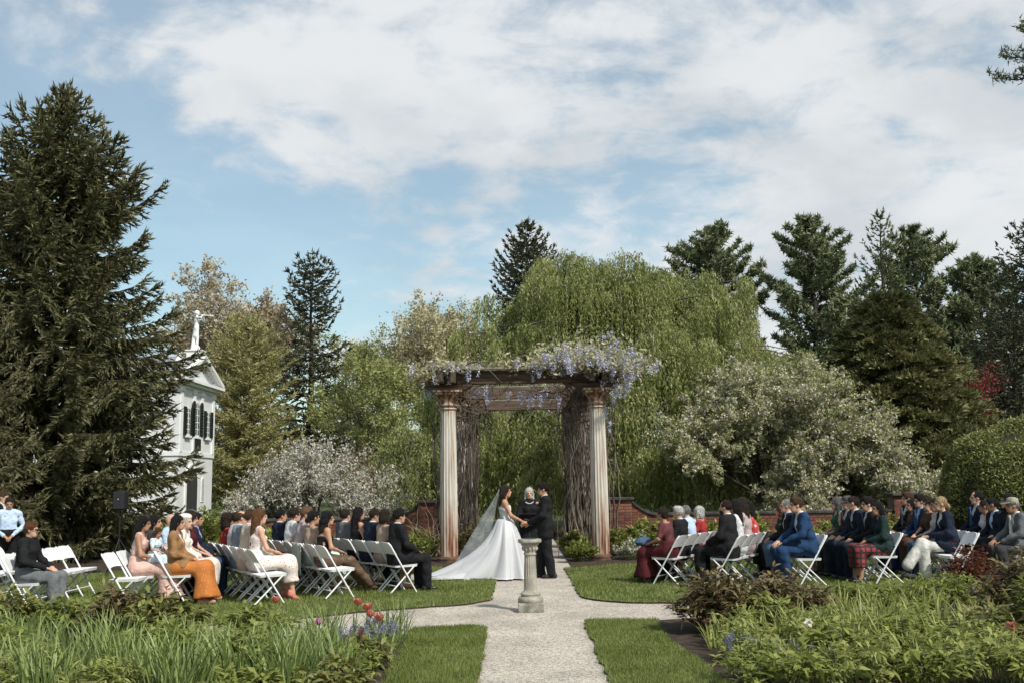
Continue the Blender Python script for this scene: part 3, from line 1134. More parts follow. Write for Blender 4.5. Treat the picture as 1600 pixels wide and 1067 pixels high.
# ------------------------------------------------------------------ trees
M_BARK_D = mat('dark_bark', (0.035, 0.027, 0.021), 0.95, scale=5, col2=(0.085, 0.07, 0.056), stretch=(4, 4, 0.8), bump=0.8, bscale=20)
M_BARK_G = mat('grey_bark', (0.085, 0.075, 0.062), 0.95, scale=6, col2=(0.17, 0.155, 0.13), stretch=(4, 4, 0.8), bump=0.6, bscale=25)


def curve_pts(p, d, L_, n, rng, wander, trop):
    """A wandering polyline; trop is added to the direction at each step."""
    pts = [np.array(p, float)]
    d = np.array(d, float)
    for i in range(n):
        d = d + rng.normal(0, wander, 3) + np.array(trop)
        d /= np.linalg.norm(d)
        pts.append(pts[-1] + d * L_ / n)
    return np.array(pts), d


def side_dir(d, ang, rng, az=None):
    """Direction leaving d at the given angle."""
    ref = np.array([0, 0, 1.0]) if abs(d[2]) < 0.95 else np.array([1.0, 0, 0])
    x = np.cross(d, ref)
    x /= np.linalg.norm(x)
    y = np.cross(x, d)
    a = rng.uniform(0, 2 * PI) if az is None else az
    return d * math.cos(ang) + (x * math.cos(a) + y * math.sin(a)) * math.sin(ang)


def grow(rng, base, spec, stems=None):
    """Branching skeleton. spec: list of levels (n, length, angle, n_seg, wander, tropism z, start fraction). Returns polylines per level."""
    levels = [[] for _ in spec]
    for (p, d, L0, r0) in (stems or [(base, (0, 0, 1), spec[0][1], spec[0][7])]):
        pts, dn = curve_pts(p, d, L0, spec[0][3], rng, spec[0][4], (0, 0, spec[0][5]))
        levels[0].append((pts, np.linspace(r0, r0 * 0.35, len(pts))))
    for li in range(1, len(spec)):
        n, L_, ang, ns, wan, tro, st = spec[li][:7]
        for (pts, rad) in levels[li - 1]:
            k = max(1, int(round(n * rng.uniform(0.75, 1.25))))
            for c in range(k):
                t = st + (1 - st) * (c + rng.uniform(0.1, 0.95)) / k
                f = t * (len(pts) - 1)
                i = min(int(f), len(pts) - 2)
                p = pts[i] + (pts[i + 1] - pts[i]) * (f - i)
                d = pts[i + 1] - pts[i]
                d = d / np.linalg.norm(d)
                nd = side_dir(d, ang * rng.uniform(0.6, 1.3), rng, az=c * 2.4 + rng.uniform(0, 1.2))
                r0 = (rad[i] + (rad[i + 1] - rad[i]) * (f - i)) * 0.62
                q, _ = curve_pts(p, nd, L_ * rng.uniform(0.65, 1.25) * (1.15 - 0.45 * t), ns, rng, wan, (0, 0, tro))
                levels[li].append((q, np.linspace(r0, max(r0 * 0.3, 0.004), len(q))))
    return levels


def tree_obj(name, loc, label, cat='tree', group=None):
    t = empty(name, loc)
    tag(t, label, cat, group)
    return t


def put(name, V, F, m, root, smooth=False):
    o = obj_me(name, mesh_np(name, V - np.array(root.location), F, m, smooth=smooth), root)
    if name in ('twigs', 'cones', 'crown', 'blossom'):
        o['kind'] = 'stuff'                                   # thousands of leaves, twigs or cones too small to pick apart
    return o


def along(polys, per_m, rng, t0=0.0):
    """Random points and directions along polylines, per_m points per metre."""
    A, B, _, _ = poly_segs(polys)
    Ls = np.linalg.norm(B - A, axis=1)
    n = max(1, int(Ls.sum() * per_m))
    i = rng.choice(len(A), n, p=Ls / Ls.sum())
    t = rng.uniform(0, 1, n)[:, None]
    return A[i] + (B[i] - A[i]) * t, norm(B[i] - A[i])


def decid(name, label, base, seed, spec, leaf_m, leaf_per_m, leaf_size, spread=0.08, bark=None, stems=None, thin=0.0, group=None, leaf_levels=1, up=0.1, squash=None, nside=4, second=None, minz=0.0):
    rng = np.random.default_rng(seed)
    root = tree_obj(name, base, label, 'tree', group)
    lv = grow(rng, base, spec, stems)
    if squash:
        for L_ in lv:
            for i, (p, r) in enumerate(L_):
                q = p.copy()
                squash(q)
                L_[i] = (q, r)
    bark = bark or M_BARK_G
    V, F = join_np([seg_tubes(*poly_segs(L_), n=(7 if li == 0 else nside if li < len(lv) - 1 else 3)) for li, L_ in enumerate(lv)])
    put('trunk', V, F, bark, root, smooth=True)
    tw = sum(lv[-leaf_levels:], [])
    P, D = along(tw, leaf_per_m, rng)
    P = P + rng.normal(0, spread, P.shape)
    if minz:
        ok_ = P[:, 2] > minz
        P, D = P[ok_], D[ok_]
    n = len(P)
    dd = rand_dirs(rng, n) + D * 0.4 + np.array([0, 0, up])
    ln = leaf_size[0] * rng.uniform(0.6, 1.3, n)
    V, F = leaf_tris(P, dd, rand_dirs(rng, n), ln, leaf_size[1] * rng.uniform(0.7, 1.3, n), 0.1)
    put('crown', V, F, leaf_m, root)
    if second:
        m2, per2, size2, sp2 = second
        P, D = along(tw, per2 / 4, rng)                      # blossoms sit in little bunches on the twigs
        P = np.repeat(P + rng.normal(0, sp2 * 0.8, P.shape), 4, 0)
        P = P + rng.normal(0, 0.028, P.shape)
        n = len(P)
        V, F = leaf_tris(P, rand_dirs(rng, n) + np.array([0, 0, up]), rand_dirs(rng, n), size2[0] * rng.uniform(0.6, 1.3, n), size2[1] * rng.uniform(0.7, 1.3, n), 0.15)
        put('blossom', V, F, m2, root)
    return root


def spruce(name, label, base, H, rad, seed, leaf_m, whorl=0.33, per=7, z0=0.5, sprig=(0.13, 0.05), bl_step=0.10, droop=0.30, tip=0.35, hang=0.55, n_sprig=8, cones=None, density=None,
           rise=0.25, group=None, bark=None, bl_len=0.55, planes=2, jit=0.75, tip_m=None):
    """Conifer: whorls of branches with hanging side twigs, each twig clad in narrow needle sprays."""
    rng = np.random.default_rng(seed)
    base = np.array(base, float)
    root = tree_obj(name, tuple(base), label, 'tree', group)
    polys = [(np.array([base + np.array([0.05 * math.sin(z), 0.04 * math.cos(z * 1.3), z]) for z in np.linspace(0, H, 14)]), np.linspace(0.018 * H + 0.03, 0.012, 14))]
    BL_A, BL_D, BL_L = [], [], []
    z = z0
    wi = 0
    while z < H - 0.1:
        d = H - z
        Lw = rad(d, H)
        k = max(3, int(per * (0.6 + 0.4 * min(1, d / 3))))
        for b in range(k):
            if density is not None and rng.uniform() > density(z / H):
                continue
            a = 2 * PI * b / k + wi * 0.9 + rng.uniform(-0.35, 0.35)
            if math.sin(a) > 0.45 and rng.uniform() < 0.45:            # the side away from the garden grows thinner
                continue
            L_ = Lw * rng.uniform(0.72, 1.15)
            o = np.array([math.cos(a), math.sin(a), 0])
            s = np.linspace(0, 1, 8)
            up = min(1.0, d / (H * 0.6))
            zz = L_ * ((rise + 0.45 * (1 - up)) * s - droop * up * 1.6 * s ** 2 + tip * s ** 3.5)
            side = np.array([-o[1], o[0], 0]) * rng.normal(0, 0.10)
            pts = base + np.outer(s * L_, o) + np.outer(s ** 2 * L_, side) + np.column_stack([np.zeros(8), np.zeros(8), z + rng.uniform(-0.1, 0.1) + zz])
            polys.append((pts, np.linspace(0.012 + 0.008 * L_, 0.005, 8)))
            m = max(3, int(L_ / bl_step))
            t = np.linspace(0.16, 1.0, m)
            f = t * 7
            i = np.minimum(f.astype(int), 6)
            P = pts[i] + (pts[i + 1] - pts[i]) * (f - i)[:, None]
            T = norm(pts[i + 1] - pts[i])
            for sg in (-1, 1):
                sd = np.cross(T, [0, 0, 1.0]) * sg
                D = T * rng.uniform(0.35, 0.9, (m, 1)) + sd * rng.uniform(0.35, 0.9, (m, 1)) + np.array([0, 0, -1.0]) * (hang * rng.uniform(0.2, 1.5, (m, 1)) * (1 - 0.65 * t[:, None] ** 3))
                BL_A.append(P)
                BL_D.append(norm(D))
                BL_L.append(bl_len * np.clip(1.15 - 0.75 * t, 0.3, 1) * rng.uniform(0.5, 1.25, m) * min(1, 0.22 + L_ / 2.4))
            BL_A.append(pts[-1:] - T[-1:] * 0.1)
            BL_D.append(T[-1:] + np.array([[0, 0, 0.5]]))
            BL_L.append(np.array([0.3]))
        z += whorl * rng.uniform(0.8, 1.2) * (0.55 + 0.45 * min(1, d / 4))
        wi += 1
    A, D, L_ = np.concatenate(BL_A), norm(np.concatenate(BL_D)), np.concatenate(BL_L)
    V, F = seg_tubes(*poly_segs(polys), n=4)
    put('trunk', V, F, bark or M_BARK_D, root, smooth=True)
    Cs, Ds = [], []
    if tip_m is not None:                                     # paler twig ends: the stronger light on the tips is put into their colour
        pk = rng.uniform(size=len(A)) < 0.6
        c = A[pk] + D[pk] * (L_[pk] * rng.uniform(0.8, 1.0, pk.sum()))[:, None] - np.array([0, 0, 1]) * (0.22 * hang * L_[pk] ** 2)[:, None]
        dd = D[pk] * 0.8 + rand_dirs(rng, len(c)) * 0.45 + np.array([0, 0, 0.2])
        put('lit_tips', *leaf_tris(c, dd, rand_dirs(rng, len(c)), 0.17 * rng.uniform(0.6, 1.3, len(c)), 0.05), tip_m, root)['kind'] = 'stuff'
    for q in range(n_sprig):
        t = (q + rng.uniform(0, 1, len(A))) / n_sprig
        keep = rng.uniform(size=len(A)) < np.clip(L_ / (bl_len * 0.7), 0.35, 1)
        c = A + D * (t * L_)[:, None] - np.array([0, 0, 1]) * (0.25 * hang * (t * L_) ** 2)[:, None]
        sp = rand_dirs(rng, len(A)) * jit
        Cs.append(c[keep])
        Ds.append((D + sp + np.array([0, 0, 0.12]))[keep])
    C, Dv = np.concatenate(Cs), norm(np.concatenate(Ds))
    n = len(C)
    ln = sprig[0] * rng.uniform(0.6, 1.35, n)
    S = rand_dirs(rng, n)
    parts = [leaf_tris(C, Dv, S, ln, sprig[1] * rng.uniform(0.7, 1.3, n), 0.1)]
    if planes > 1:
        parts.append(leaf_tris(C, Dv, np.cross(Dv, S), ln, sprig[1], 0.1))
    V, F = join_np(parts)
    put('crown', V, F, leaf_m, root)
    if cones:
        i = rng.choice(len(A), cones)
        c = A[i] + D[i] * L_[i][:, None] * 0.8
        ok = c[:, 2] > H * 0.35
        c = c[ok]
        V, F = seg_tubes(c, c - np.array([0, 0, 0.13]), 0.022, 0.012, n=5)
        put('cones', V, F, mat('spruce_cone', (0.085, 0.045, 0.024), 0.8, var=0.3), root)
    return root


# --- foliage colours (leaf tones; the spruce tips carry painted light)
M_SPRUCE = leaf('spruce_needles', [(0.047, 0.050, 0.023), (0.085, 0.086, 0.038), (0.14, 0.137, 0.062), (0.23, 0.215, 0.108)], 0.12, 0.6)
M_SPRUCETIP = leaf('spruce_lit_tips', [(0.13, 0.125, 0.055), (0.21, 0.20, 0.09), (0.32, 0.29, 0.15)], 0.15, 0.6)  # lighter copy of the spruce needles, light on the tips painted in
M_SPRUCE2 = leaf('young_spruce_needles', [(0.07, 0.07, 0.032), (0.135, 0.125, 0.06), (0.20, 0.175, 0.095)], 0.15, 0.6)
M_DARKCON = leaf('dark_conifer_needles', [(0.05, 0.055, 0.03), (0.082, 0.088, 0.048), (0.13, 0.135, 0.075)], 0.1, 0.6)
M_PINE = leaf('white_pine_needles', [(0.095, 0.112, 0.055), (0.155, 0.175, 0.085), (0.22, 0.24, 0.12)], 0.15, 0.55)
M_WEEP = leaf('weeping_tree_leaf', [(0.16, 0.185, 0.052), (0.26, 0.285, 0.09), (0.36, 0.37, 0.14), (0.47, 0.465, 0.225)], 0.45, 0.5, big=(0.7, (0.62, 0.68, 0.55)))
M_BEIGE = leaf('beige_bud', [(0.30, 0.25, 0.15), (0.42, 0.36, 0.24), (0.52, 0.46, 0.33), (0.36, 0.24, 0.15)], 0.3)
M_BEIGE2 = leaf('pale_new_leaf', [(0.34, 0.31, 0.17), (0.46, 0.41, 0.25), (0.55, 0.49, 0.33), (0.30, 0.29, 0.12)], 0.3)
M_PALEG = leaf('pale_green_leaf', [(0.20, 0.225, 0.07), (0.28, 0.30, 0.105), (0.37, 0.37, 0.16)], 0.35)
M_OLIVE = leaf('feathery_olive', [(0.24, 0.23, 0.085), (0.34, 0.32, 0.135), (0.44, 0.41, 0.20)], 0.3)
M_BROWNLF = leaf('bronze_new_leaf', [(0.16, 0.105, 0.065), (0.23, 0.16, 0.10), (0.30, 0.22, 0.14)], 0.3)
M_CRABL = leaf('crabapple_leaf', [(0.18, 0.20, 0.07), (0.27, 0.29, 0.115), (0.37, 0.37, 0.18)], 0.3)
M_CRABB = leaf('crabapple_blossom', [(0.40, 0.34, 0.24), (0.53, 0.47, 0.36), (0.63, 0.58, 0.48), (0.72, 0.69, 0.60)], 0.3)
M_WHITEB = leaf('white_blossom', [(0.46, 0.42, 0.34), (0.56, 0.53, 0.46), (0.68, 0.66, 0.60)], 0.3)
M_HINOKI = leaf('cypress_spray', [(0.08, 0.09, 0.034), (0.135, 0.145, 0.055), (0.22, 0.212, 0.09), (0.34, 0.295, 0.15)], 0.12, 0.6)
M_HEDGE = leaf('clipped_yew_leaf', [(0.11, 0.125, 0.038), (0.19, 0.205, 0.066), (0.29, 0.295, 0.11)], 0.2, 0.55)
M_RED = leaf('red_maple_leaf', [(0.16, 0.02, 0.02), (0.26, 0.04, 0.035)], 0.35)
M_WOODS = leaf('far_wood_leaf', [(0.11, 0.115, 0.05), (0.18, 0.175, 0.08), (0.24, 0.215, 0.12), (0.09, 0.10, 0.05)], 0.2)


def sp_rad(d, H):
    return min(3.08, 4.5 * (1 - math.exp(-d / 6.3)) * min(1.0, 0.6 + 0.16 * d)) * (1 + 0.07 * math.sin(d * 2.1)) + 0.04


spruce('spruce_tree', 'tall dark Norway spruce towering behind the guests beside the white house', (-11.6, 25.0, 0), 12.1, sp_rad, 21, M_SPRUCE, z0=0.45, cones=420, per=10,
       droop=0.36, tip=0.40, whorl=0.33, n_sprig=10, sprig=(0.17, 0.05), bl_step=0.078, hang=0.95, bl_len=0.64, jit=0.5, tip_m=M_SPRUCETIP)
spruce('spruce_tree', 'brownish young spruce cut off by the left edge of the photo', (-11.35, 20.6, 0), 5.6, lambda d, H: 1.55 * (1 - math.exp(-d / 1.6)) + 0.05, 22, M_SPRUCE2, z0=0.2, whorl=0.3,
       n_sprig=6, sprig=(0.13, 0.045), bl_len=0.4)


# --- the broad weeping tree behind the pergola
def weeping(name, label, c, rx, ry, ztop, seed, n_casc, n_str, leaf_m, leaf_sz=(0.10, 0.05), minz=0.25, zmin_f=0.30, step=0.085, lenr=(1.2, 3.0), bumps=0.5):
    rng = np.random.default_rng(seed)
    root = tree_obj(name, (c[0], c[1], 0), label)
    limbs = []
    top = np.array([c[0], c[1], 0.0])
    trunk = np.array([top, top + [0.1, 0, ztop * 0.2], top + [-0.15, 0.1, ztop * 0.45], top + [0, 0, ztop * 0.7]])
    limbs.append((trunk, np.array([0.5, 0.42, 0.33, 0.2]) * ztop / 10))
    P0, D0, LN = [], [], []

    def surf(x, y):
        u = math.hypot((x - c[0]) / rx, (y - c[1]) / ry)
        return ztop * max(0.0, 1 - u ** 3.0) ** 0.6, u
    for i in range(n_casc):
        for _ in range(30):
            a, u = rng.uniform(0, 2 * PI), math.sqrt(rng.uniform(0.0, 1.0))
            x, y = c[0] + rx * u * math.cos(a), c[1] + ry * u * math.sin(a)
            if y < c[1] + 0.25 * ry:
                break
        zt, uu = surf(x * 0.97 + c[0] * 0.03, y * 0.97 + c[1] * 0.03)
        f = rng.uniform(zmin_f, 1.0) ** 0.8 if uu > 0.45 else rng.uniform(0.84, 1.0)
        z = max(1.4, zt * f + min(0.5, rng.normal(0, bumps)))
        h = np.array([x, y, z])
        o = np.array([x - c[0], y - c[1], 0.0])
        o = o / (np.linalg.norm(o) + 1e-6)
        # an arching limb carries the cascade
        s0 = trunk[2] + (trunk[3] - trunk[2]) * rng.uniform(0, 1)
        t = np.linspace(0, 1, 7)[:, None]
        lp = s0 * (1 - t) + h * t + np.array([0, 0, 1]) * (np.sin(t * PI) * 0.12 * np.linalg.norm(h - s0)) + rng.normal(0, 0.07, (7, 3)) * np.sin(t * PI)
        limbs.append((lp, np.linspace(0.06, 0.014, 7) * ztop / 10))
        k = int(n_str * rng.uniform(0.6, 1.3))
        tg = np.array([-o[1], o[0], 0.0]) * math.cos(0.5) + o * rng.normal(0, 0.45)   # the curtain hangs from a side limb
        w = rng.uniform(0.5, 1.25)
        q = rng.uniform(-1, 1, k)
        sag = 0.55 * w * np.abs(q) ** 1.6
        off = q[:, None] * tg * w + rng.normal(0, 0.13, (k, 3)) - np.array([0, 0, 1.0]) * sag[:, None]
        P0.append(h + off + o * 0.2)
        D0.append(rng.normal(0, 0.25, (k, 3)) * np.array([1, 1, 0]) + o * 0.45)
        LN.append(lenr[0] * 0.6 + (lenr[1] * 1.15 - lenr[0] * 0.6) * rng.uniform(0, 1, k) ** 1.3)
        sl = np.linspace(-1, 1, 7)
        limbs.append((h + sl[:, None] * tg * w - np.array([0, 0, 1.0]) * (0.55 * w * np.abs(sl) ** 1.6)[:, None], np.full(7, 0.012) * ztop / 10))
    A, D, L_ = np.concatenate(P0), np.concatenate(D0), np.concatenate(LN)
    L_ = np.minimum(L_, np.maximum(0.3, A[:, 2] - minz - rng.uniform(0, 0.5, len(A))))
    put('limbs', *seg_tubes(*poly_segs(limbs), n=5), M_BARK_G, root, smooth=True)
    Cs, Ls = [], []
    ns = int(lenr[1] * 1.2 / step)
    for i in range(ns):
        s = (i + rng.uniform(0, 1, len(A))) * step
        ok = s < L_
        sv = s[ok][:, None]
        c_ = A[ok] + D[ok] * (0.42 * (1 - np.exp(-sv / 0.42))) + np.array([0, 0, -1.0]) * (sv - 0.28 * (1 - np.exp(-sv / 0.28))) + rng.normal(0, 0.03, (ok.sum(), 3))
        Cs.append(c_)
    C = np.concatenate(Cs)
    n = len(C)
    dv = rand_dirs(rng, n) * 0.55 + np.array([0, -0.08, -0.9])
    V, F = leaf_tris(C, dv, rand_dirs(rng, n), leaf_sz[0] * rng.uniform(0.65, 1.3, n), leaf_sz[1] * rng.uniform(0.7, 1.3, n), 0.1)
    put('crown', V, F, leaf_m, root)
    # some bare hanging and arching twigs
    tw = []
    for i in rng.choice(len(A), 160):
        s = np.linspace(0, L_[i], 6)[:, None]
        p = A[i] + D[i] * (0.42 * (1 - np.exp(-s / 0.42))) * 1.2 + np.array([0, -0.12, -1.0]) * (s - 0.28 * (1 - np.exp(-s / 0.28)))
        tw.append((p + np.array([0, -0.1, 0.1]), np.linspace(0.014, 0.006, 6)))
    put('twigs', *seg_tubes(*poly_segs(tw), n=3), M_BARK_G, root)
    return root


weeping('weeping_tree', 'huge weeping tree with hanging yellow-green foliage behind the pergola', (4.2, 38.0), 7.8, 6.4, 10.1, 33, 290, 66, M_WEEP, leaf_sz=(0.135, 0.046), lenr=(0.8, 3.4), bumps=0.5, zmin_f=0.2)
weeping('weeping_tree', 'small weeping green tree just left of the pergola columns', (-3.1, 36.0), 2.1, 1.8, 3.9, 32, 34, 40, M_WEEP, leaf_sz=(0.10, 0.055), lenr=(0.7, 1.8), bumps=0.2)

# --- broadleaf trees behind
decid('budding_tree', 'tall tree with beige buds rising behind the white house', (-16.4, 60, 0), 41,
      [(1, 8.2, 0, 6, 0.05, 0.02, 0, 0.30), (10, 6.6, 0.72, 6, 0.10, 0.07, 0.35), (7, 3.2, 0.7, 5, 0.13, 0.05, 0.3), (5, 1.4, 0.7, 3, 0.16, 0.04, 0.25), (4, 0.7, 0.7, 2, 0.2, 0.02, 0.2)],
      M_BEIGE, 36, (0.22, 0.13), 0.16, group=None)
decid('budding_tree', 'pale beige tree in new leaf left of the pergola top', (-4.9, 60, 0), 42,
      [(1, 7.6, 0, 6, 0.05, 0.02, 0, 0.26), (10, 5.2, 0.7, 6, 0.10, 0.08, 0.35), (7, 2.7, 0.7, 5, 0.13, 0.05, 0.3), (5, 1.25, 0.7, 3, 0.16, 0.04, 0.25), (4, 0.65, 0.7, 2, 0.2, 0.02, 0.2)],
      M_BEIGE2, 28, (0.21, 0.12), 0.13)
decid('green_tree', 'light green tree between the dark conifer and the pergola', (-7.2, 50, 0), 43,
      [(1, 5.2, 0, 5, 0.05, 0.02, 0, 0.22), (9, 3.9, 0.75, 5, 0.10, 0.08, 0.2), (6, 2.0, 0.7, 5, 0.13, 0.05, 0.25), (5, 1.05, 0.7, 4, 0.16, 0.04, 0.2), (3, 0.6, 0.7, 3, 0.2, 0.02, 0.2)],
      M_PALEG, 60, (0.17, 0.09), 0.14)
decid('green_tree', 'slender pale green tree behind the light green one', (-9.4, 58, 0), 44,
      [(1, 7.4, 0, 5, 0.05, 0.02, 0, 0.22), (9, 4.2, 0.6, 5, 0.10, 0.08, 0.25), (5, 2.0, 0.7, 5, 0.13, 0.05, 0.25), (5, 1.05, 0.7, 4, 0.16, 0.04, 0.2), (3, 0.6, 0.7, 3, 0.2, 0.02, 0.2)],
      M_PALEG, 44, (0.17, 0.09), 0.14)


decid('green_tree', 'olive green tree closing the gap right of the weeping tree', (12.9, 50, 0), 48,
      [(1, 5.0, 0, 5, 0.05, 0.02, 0, 0.22), (9, 3.6, 0.7, 5, 0.10, 0.08, 0.2), (6, 2.0, 0.7, 5, 0.13, 0.05, 0.25), (5, 1.05, 0.7, 3, 0.16, 0.04, 0.2), (3, 0.6, 0.7, 2, 0.2, 0.02, 0.2)],
      M_PALEG, 55, (0.18, 0.10), 0.14)


spruce('larch_tree', 'feathery golden olive larch right of the white house', (-13.4, 50, 0), 10.2, lambda d, H: 3.1 * (1 - math.exp(-d / 4.0)) + 0.1, 45, M_OLIVE, z0=0.5, whorl=0.42, per=9,
       sprig=(0.24, 0.075), bl_step=0.13, droop=0.12, tip=0.1, hang=0.15, n_sprig=8, rise=0.5, bl_len=0.75, planes=1, bark=M_BARK_G)


def con5_rad(d, H):
    return (1.5 * (1 - math.exp(-d / 1.0)) if d < 4.2 else 1.0 if d < 5.0 else 1.2 + 1.0 * (1 - math.exp(-(d - 5.0) / 1.2)))


spruce('dark_conifer', 'narrow dark conifer with bare gap below its spire', (-11.2, 55, 0), 14.4, con5_rad, 46, M_DARKCON, z0=2.0, whorl=0.42, per=6, sprig=(0.26, 0.10), bl_step=0.2, droop=0.15, tip=0.2,
       hang=0.35, n_sprig=5, bl_len=0.6, density=lambda f: 0.12 if 0.645 < f < 0.69 else 0.95)
spruce('dark_conifer', 'dark conifer tip showing above the weeping tree', (1.0, 60, 0), 17.4, lambda d, H: 2.6 * (1 - math.exp(-d / 3.0)) + 0.05, 47, M_DARKCON, z0=9.0, whorl=0.36, per=7, sprig=(0.26, 0.10), bl_step=0.2,
       droop=0.12, tip=0.3, hang=0.3, n_sprig=5, bl_len=0.6)


# --- white pines
def pine(name, label, base, H, rad, seed, leaf_m, z0=2.0, whorl=0.75, per=6, tuft=0.24, group=None, upsweep=0.35, n_t=8):
    rng = np.random.default_rng(seed)
    base = np.array(base, float)
    root = tree_obj(name, tuple(base), label, 'tree', group)
    polys = [(np.array([base + np.array([0.12 * math.sin(z * .7), 0.1 * math.cos(z), z]) for z in np.linspace(0, H, 14)]), np.linspace(0.02 * H, 0.02, 14))]
    T = []
    z = z0
    wi = 0
    while z < H - 0.15:
        Lw = rad(H - z, H)
        for b in range(per):
            if rng.uniform() < 0.12:
                continue
            a = 2 * PI * b / per + wi * 1.1 + rng.uniform(-0.4, 0.4)
            L_ = Lw * rng.uniform(0.55, 1.2)
            o = np.array([math.cos(a), math.sin(a), 0])
            s = np.linspace(0, 1, 6)
            pts = base + np.outer(s * L_, o) + np.column_stack([np.zeros(6), np.zeros(6), z + rng.uniform(-.15, .15) + L_ * (0.12 * s + upsweep * s ** 2.2)]) + rng.normal(0, 0.03, (6, 3)) * s[:, None]
            polys.append((pts, np.linspace(0.018 + 0.012 * L_, 0.008, 6)))
            m = max(2, int(L_ / 0.28))
            for t in np.linspace(0.3, 1.0, m):
                f = t * 5
                i = min(int(f), 4)
                p = pts[i] + (pts[i + 1] - pts[i]) * (f - i)
                d = norm((pts[i + 1] - pts[i])[None])[0]
                for sg in (-1, 1):
                    sd = np.cross(d, [0, 0, 1.0]) * sg
                    e = p + (d * 0.55 + sd * rng.uniform(0.4, 1.0) + np.array([0, 0, rng.uniform(0.1, 0.45)])) * L_ * 0.28 * (1.15 - 0.5 * t)
                    polys.append((np.array([p, e]), np.array([0.012, 0.006])))
                    for q in (0.45, 0.75, 1.0):
                        T.append(p + (e - p) * q)
            T.append(pts[-1])
        z += whorl * rng.uniform(0.75, 1.2) * (0.5 + 0.5 * min(1, (H - z) / 4))
        wi += 1
    for q in np.linspace(0, 1, 5):
        T.append(base + np.array([0, 0, H - 0.4 + 0.4 * q]))
    put('trunk', *seg_tubes(*poly_segs(polys), n=4), M_BARK_D, root)
    T = np.array(T)
    C = np.repeat(T, n_t, 0) + rng.normal(0, 0.05, (len(T) * n_t, 3))
    n = len(C)
    D = rand_dirs(rng, n) + np.array([0, 0, 0.45])
    V, F = leaf_tris(C, D, rand_dirs(rng, n), tuft * 1.4 * rng.uniform(0.7, 1.25, n), tuft * 0.42, 0.1)
    put('crown', V, F, leaf_m, root)
    return root


pr = lambda w, e: (lambda d, H: w * (1 - math.exp(-d / e)) + 0.1)
pine('pine_tree', 'tallest white pine standing alone right of the weeping tree', (16.9, 55, 0), 16.1, pr(3.1, 2.6), 51, M_PINE, z0=3.0)
pine('pine_tree', 'white pine peeking over the right of the weeping tree', (12.4, 60, 0), 17.0, pr(3.2, 2.2), 52, M_PINE, z0=7.0)
pine('pine_tree', 'white pine behind the thin conifer spire', (24.0, 58, 0), 16.4, pr(3.0, 2.6), 53, M_PINE, z0=4.0)
pine('pine_tree', 'broad lower pine between the spire and the right edge', (27.6, 58, 0), 14.6, pr(3.2, 3.2), 54, M_PINE, z0=3.0)
spruce('dark_conifer', 'dark blue-green spruce at the right edge of the photo', (24.6, 46, 0), 13.4, lambda d, H: 3.6 * (1 - math.exp(-d / 4.0)) + 0.05, 55, M_DARKCON, z0=0.5, whorl=0.45, per=7, sprig=(0.24, 0.09),
       bl_step=0.2, droop=0.2, tip=0.3, hang=0.35, n_sprig=4, bl_len=0.7)
spruce('dark_conifer', 'thin conifer spire rising above the rounded cypress', (16.0, 42, 0), 12.9, lambda d, H: 1.25 * (1 - math.exp(-d / 2.5)) + 0.05, 56, M_PINE, z0=5.5, whorl=0.34, per=5, sprig=(0.17, 0.06), bl_step=0.14,
       droop=0.0, tip=0.3, hang=0.2, n_sprig=5, bl_len=0.35, rise=0.3)
spruce('dark_conifer', 'dark evergreen filling the gap behind the clipped hedge', (20.3, 40, 0), 8.6, lambda d, H: 3.0 * (1 - math.exp(-d / 2.5)) + 0.05, 57, M_DARKCON, z0=0.3, whorl=0.45, per=7, sprig=(0.24, 0.09),
       bl_step=0.2, droop=0.2, tip=0.3, hang=0.35, n_sprig=4, bl_len=0.7)


# --- rounded cypress: layered sprays in heavy scalloped clumps
def cypress(label, base, H, rmax, seed, n_cl=300):
    rng = np.random.default_rng(seed)
    base = np.array(base, float)
    root = tree_obj('cypress_tree', tuple(base), label)
    put('trunk', *seg_tubes(np.array([base]), np.array([base + [0, 0, H * 0.9]]), 0.22, 0.04, n=7), M_BARK_D, root)
    Cs, Ds, Ls = [], [], []
    for i in range(n_cl):
        f = (i + rng.uniform(0, 1)) / n_cl
        f = f ** 1.45
        z = 0.35 + f * (H - 0.8)
        rr = rmax * (1 - (z / H) ** 1.35) ** 0.9 * rng.uniform(0.78, 1.08) + 0.15
        a = i * 2.39996 + rng.uniform(-0.3, 0.3)
        if math.sin(a) > 0.35 and rng.uniform() < 0.5:
            continue
        c = base + np.array([rr * math.cos(a), rr * math.sin(a), z])
        o = np.array([math.cos(a), math.sin(a), 0])
        cl = rng.uniform(0.45, 0.85) * (0.6 + 0.4 * (1 - f))
        n = int(520 * cl)
        # scalloped cap: an outward, slightly drooping fan
        u = rng.normal(size=(n, 3))
        u = norm(u)
        u[:, 2] = np.abs(u[:, 2]) * 0.75 - 0.12
        p = c + u * np.array([cl, cl, cl * 0.62]) * rng.uniform(0.75, 1.0, (n, 1))
        Cs.append(p)
        Ds.append(u * 0.8 + o * 0.5 + np.array([0, 0, 0.15]) + rng.normal(0, 0.35, (n, 3)))
    C, D = np.concatenate(Cs), np.concatenate(Ds)
    n = len(C)
    V, F = leaf_tris(C, D, rand_dirs(rng, n), 0.20 * rng.uniform(0.6, 1.3, n), 0.115 * rng.uniform(0.7, 1.3, n), 0.15)
    put('crown', V, F, M_HINOKI, root)
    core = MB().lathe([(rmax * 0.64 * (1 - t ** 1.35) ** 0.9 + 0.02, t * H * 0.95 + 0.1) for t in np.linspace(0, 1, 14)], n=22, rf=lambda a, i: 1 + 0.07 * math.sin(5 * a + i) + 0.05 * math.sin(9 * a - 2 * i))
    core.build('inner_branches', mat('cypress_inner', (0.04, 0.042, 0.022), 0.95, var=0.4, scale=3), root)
    return root


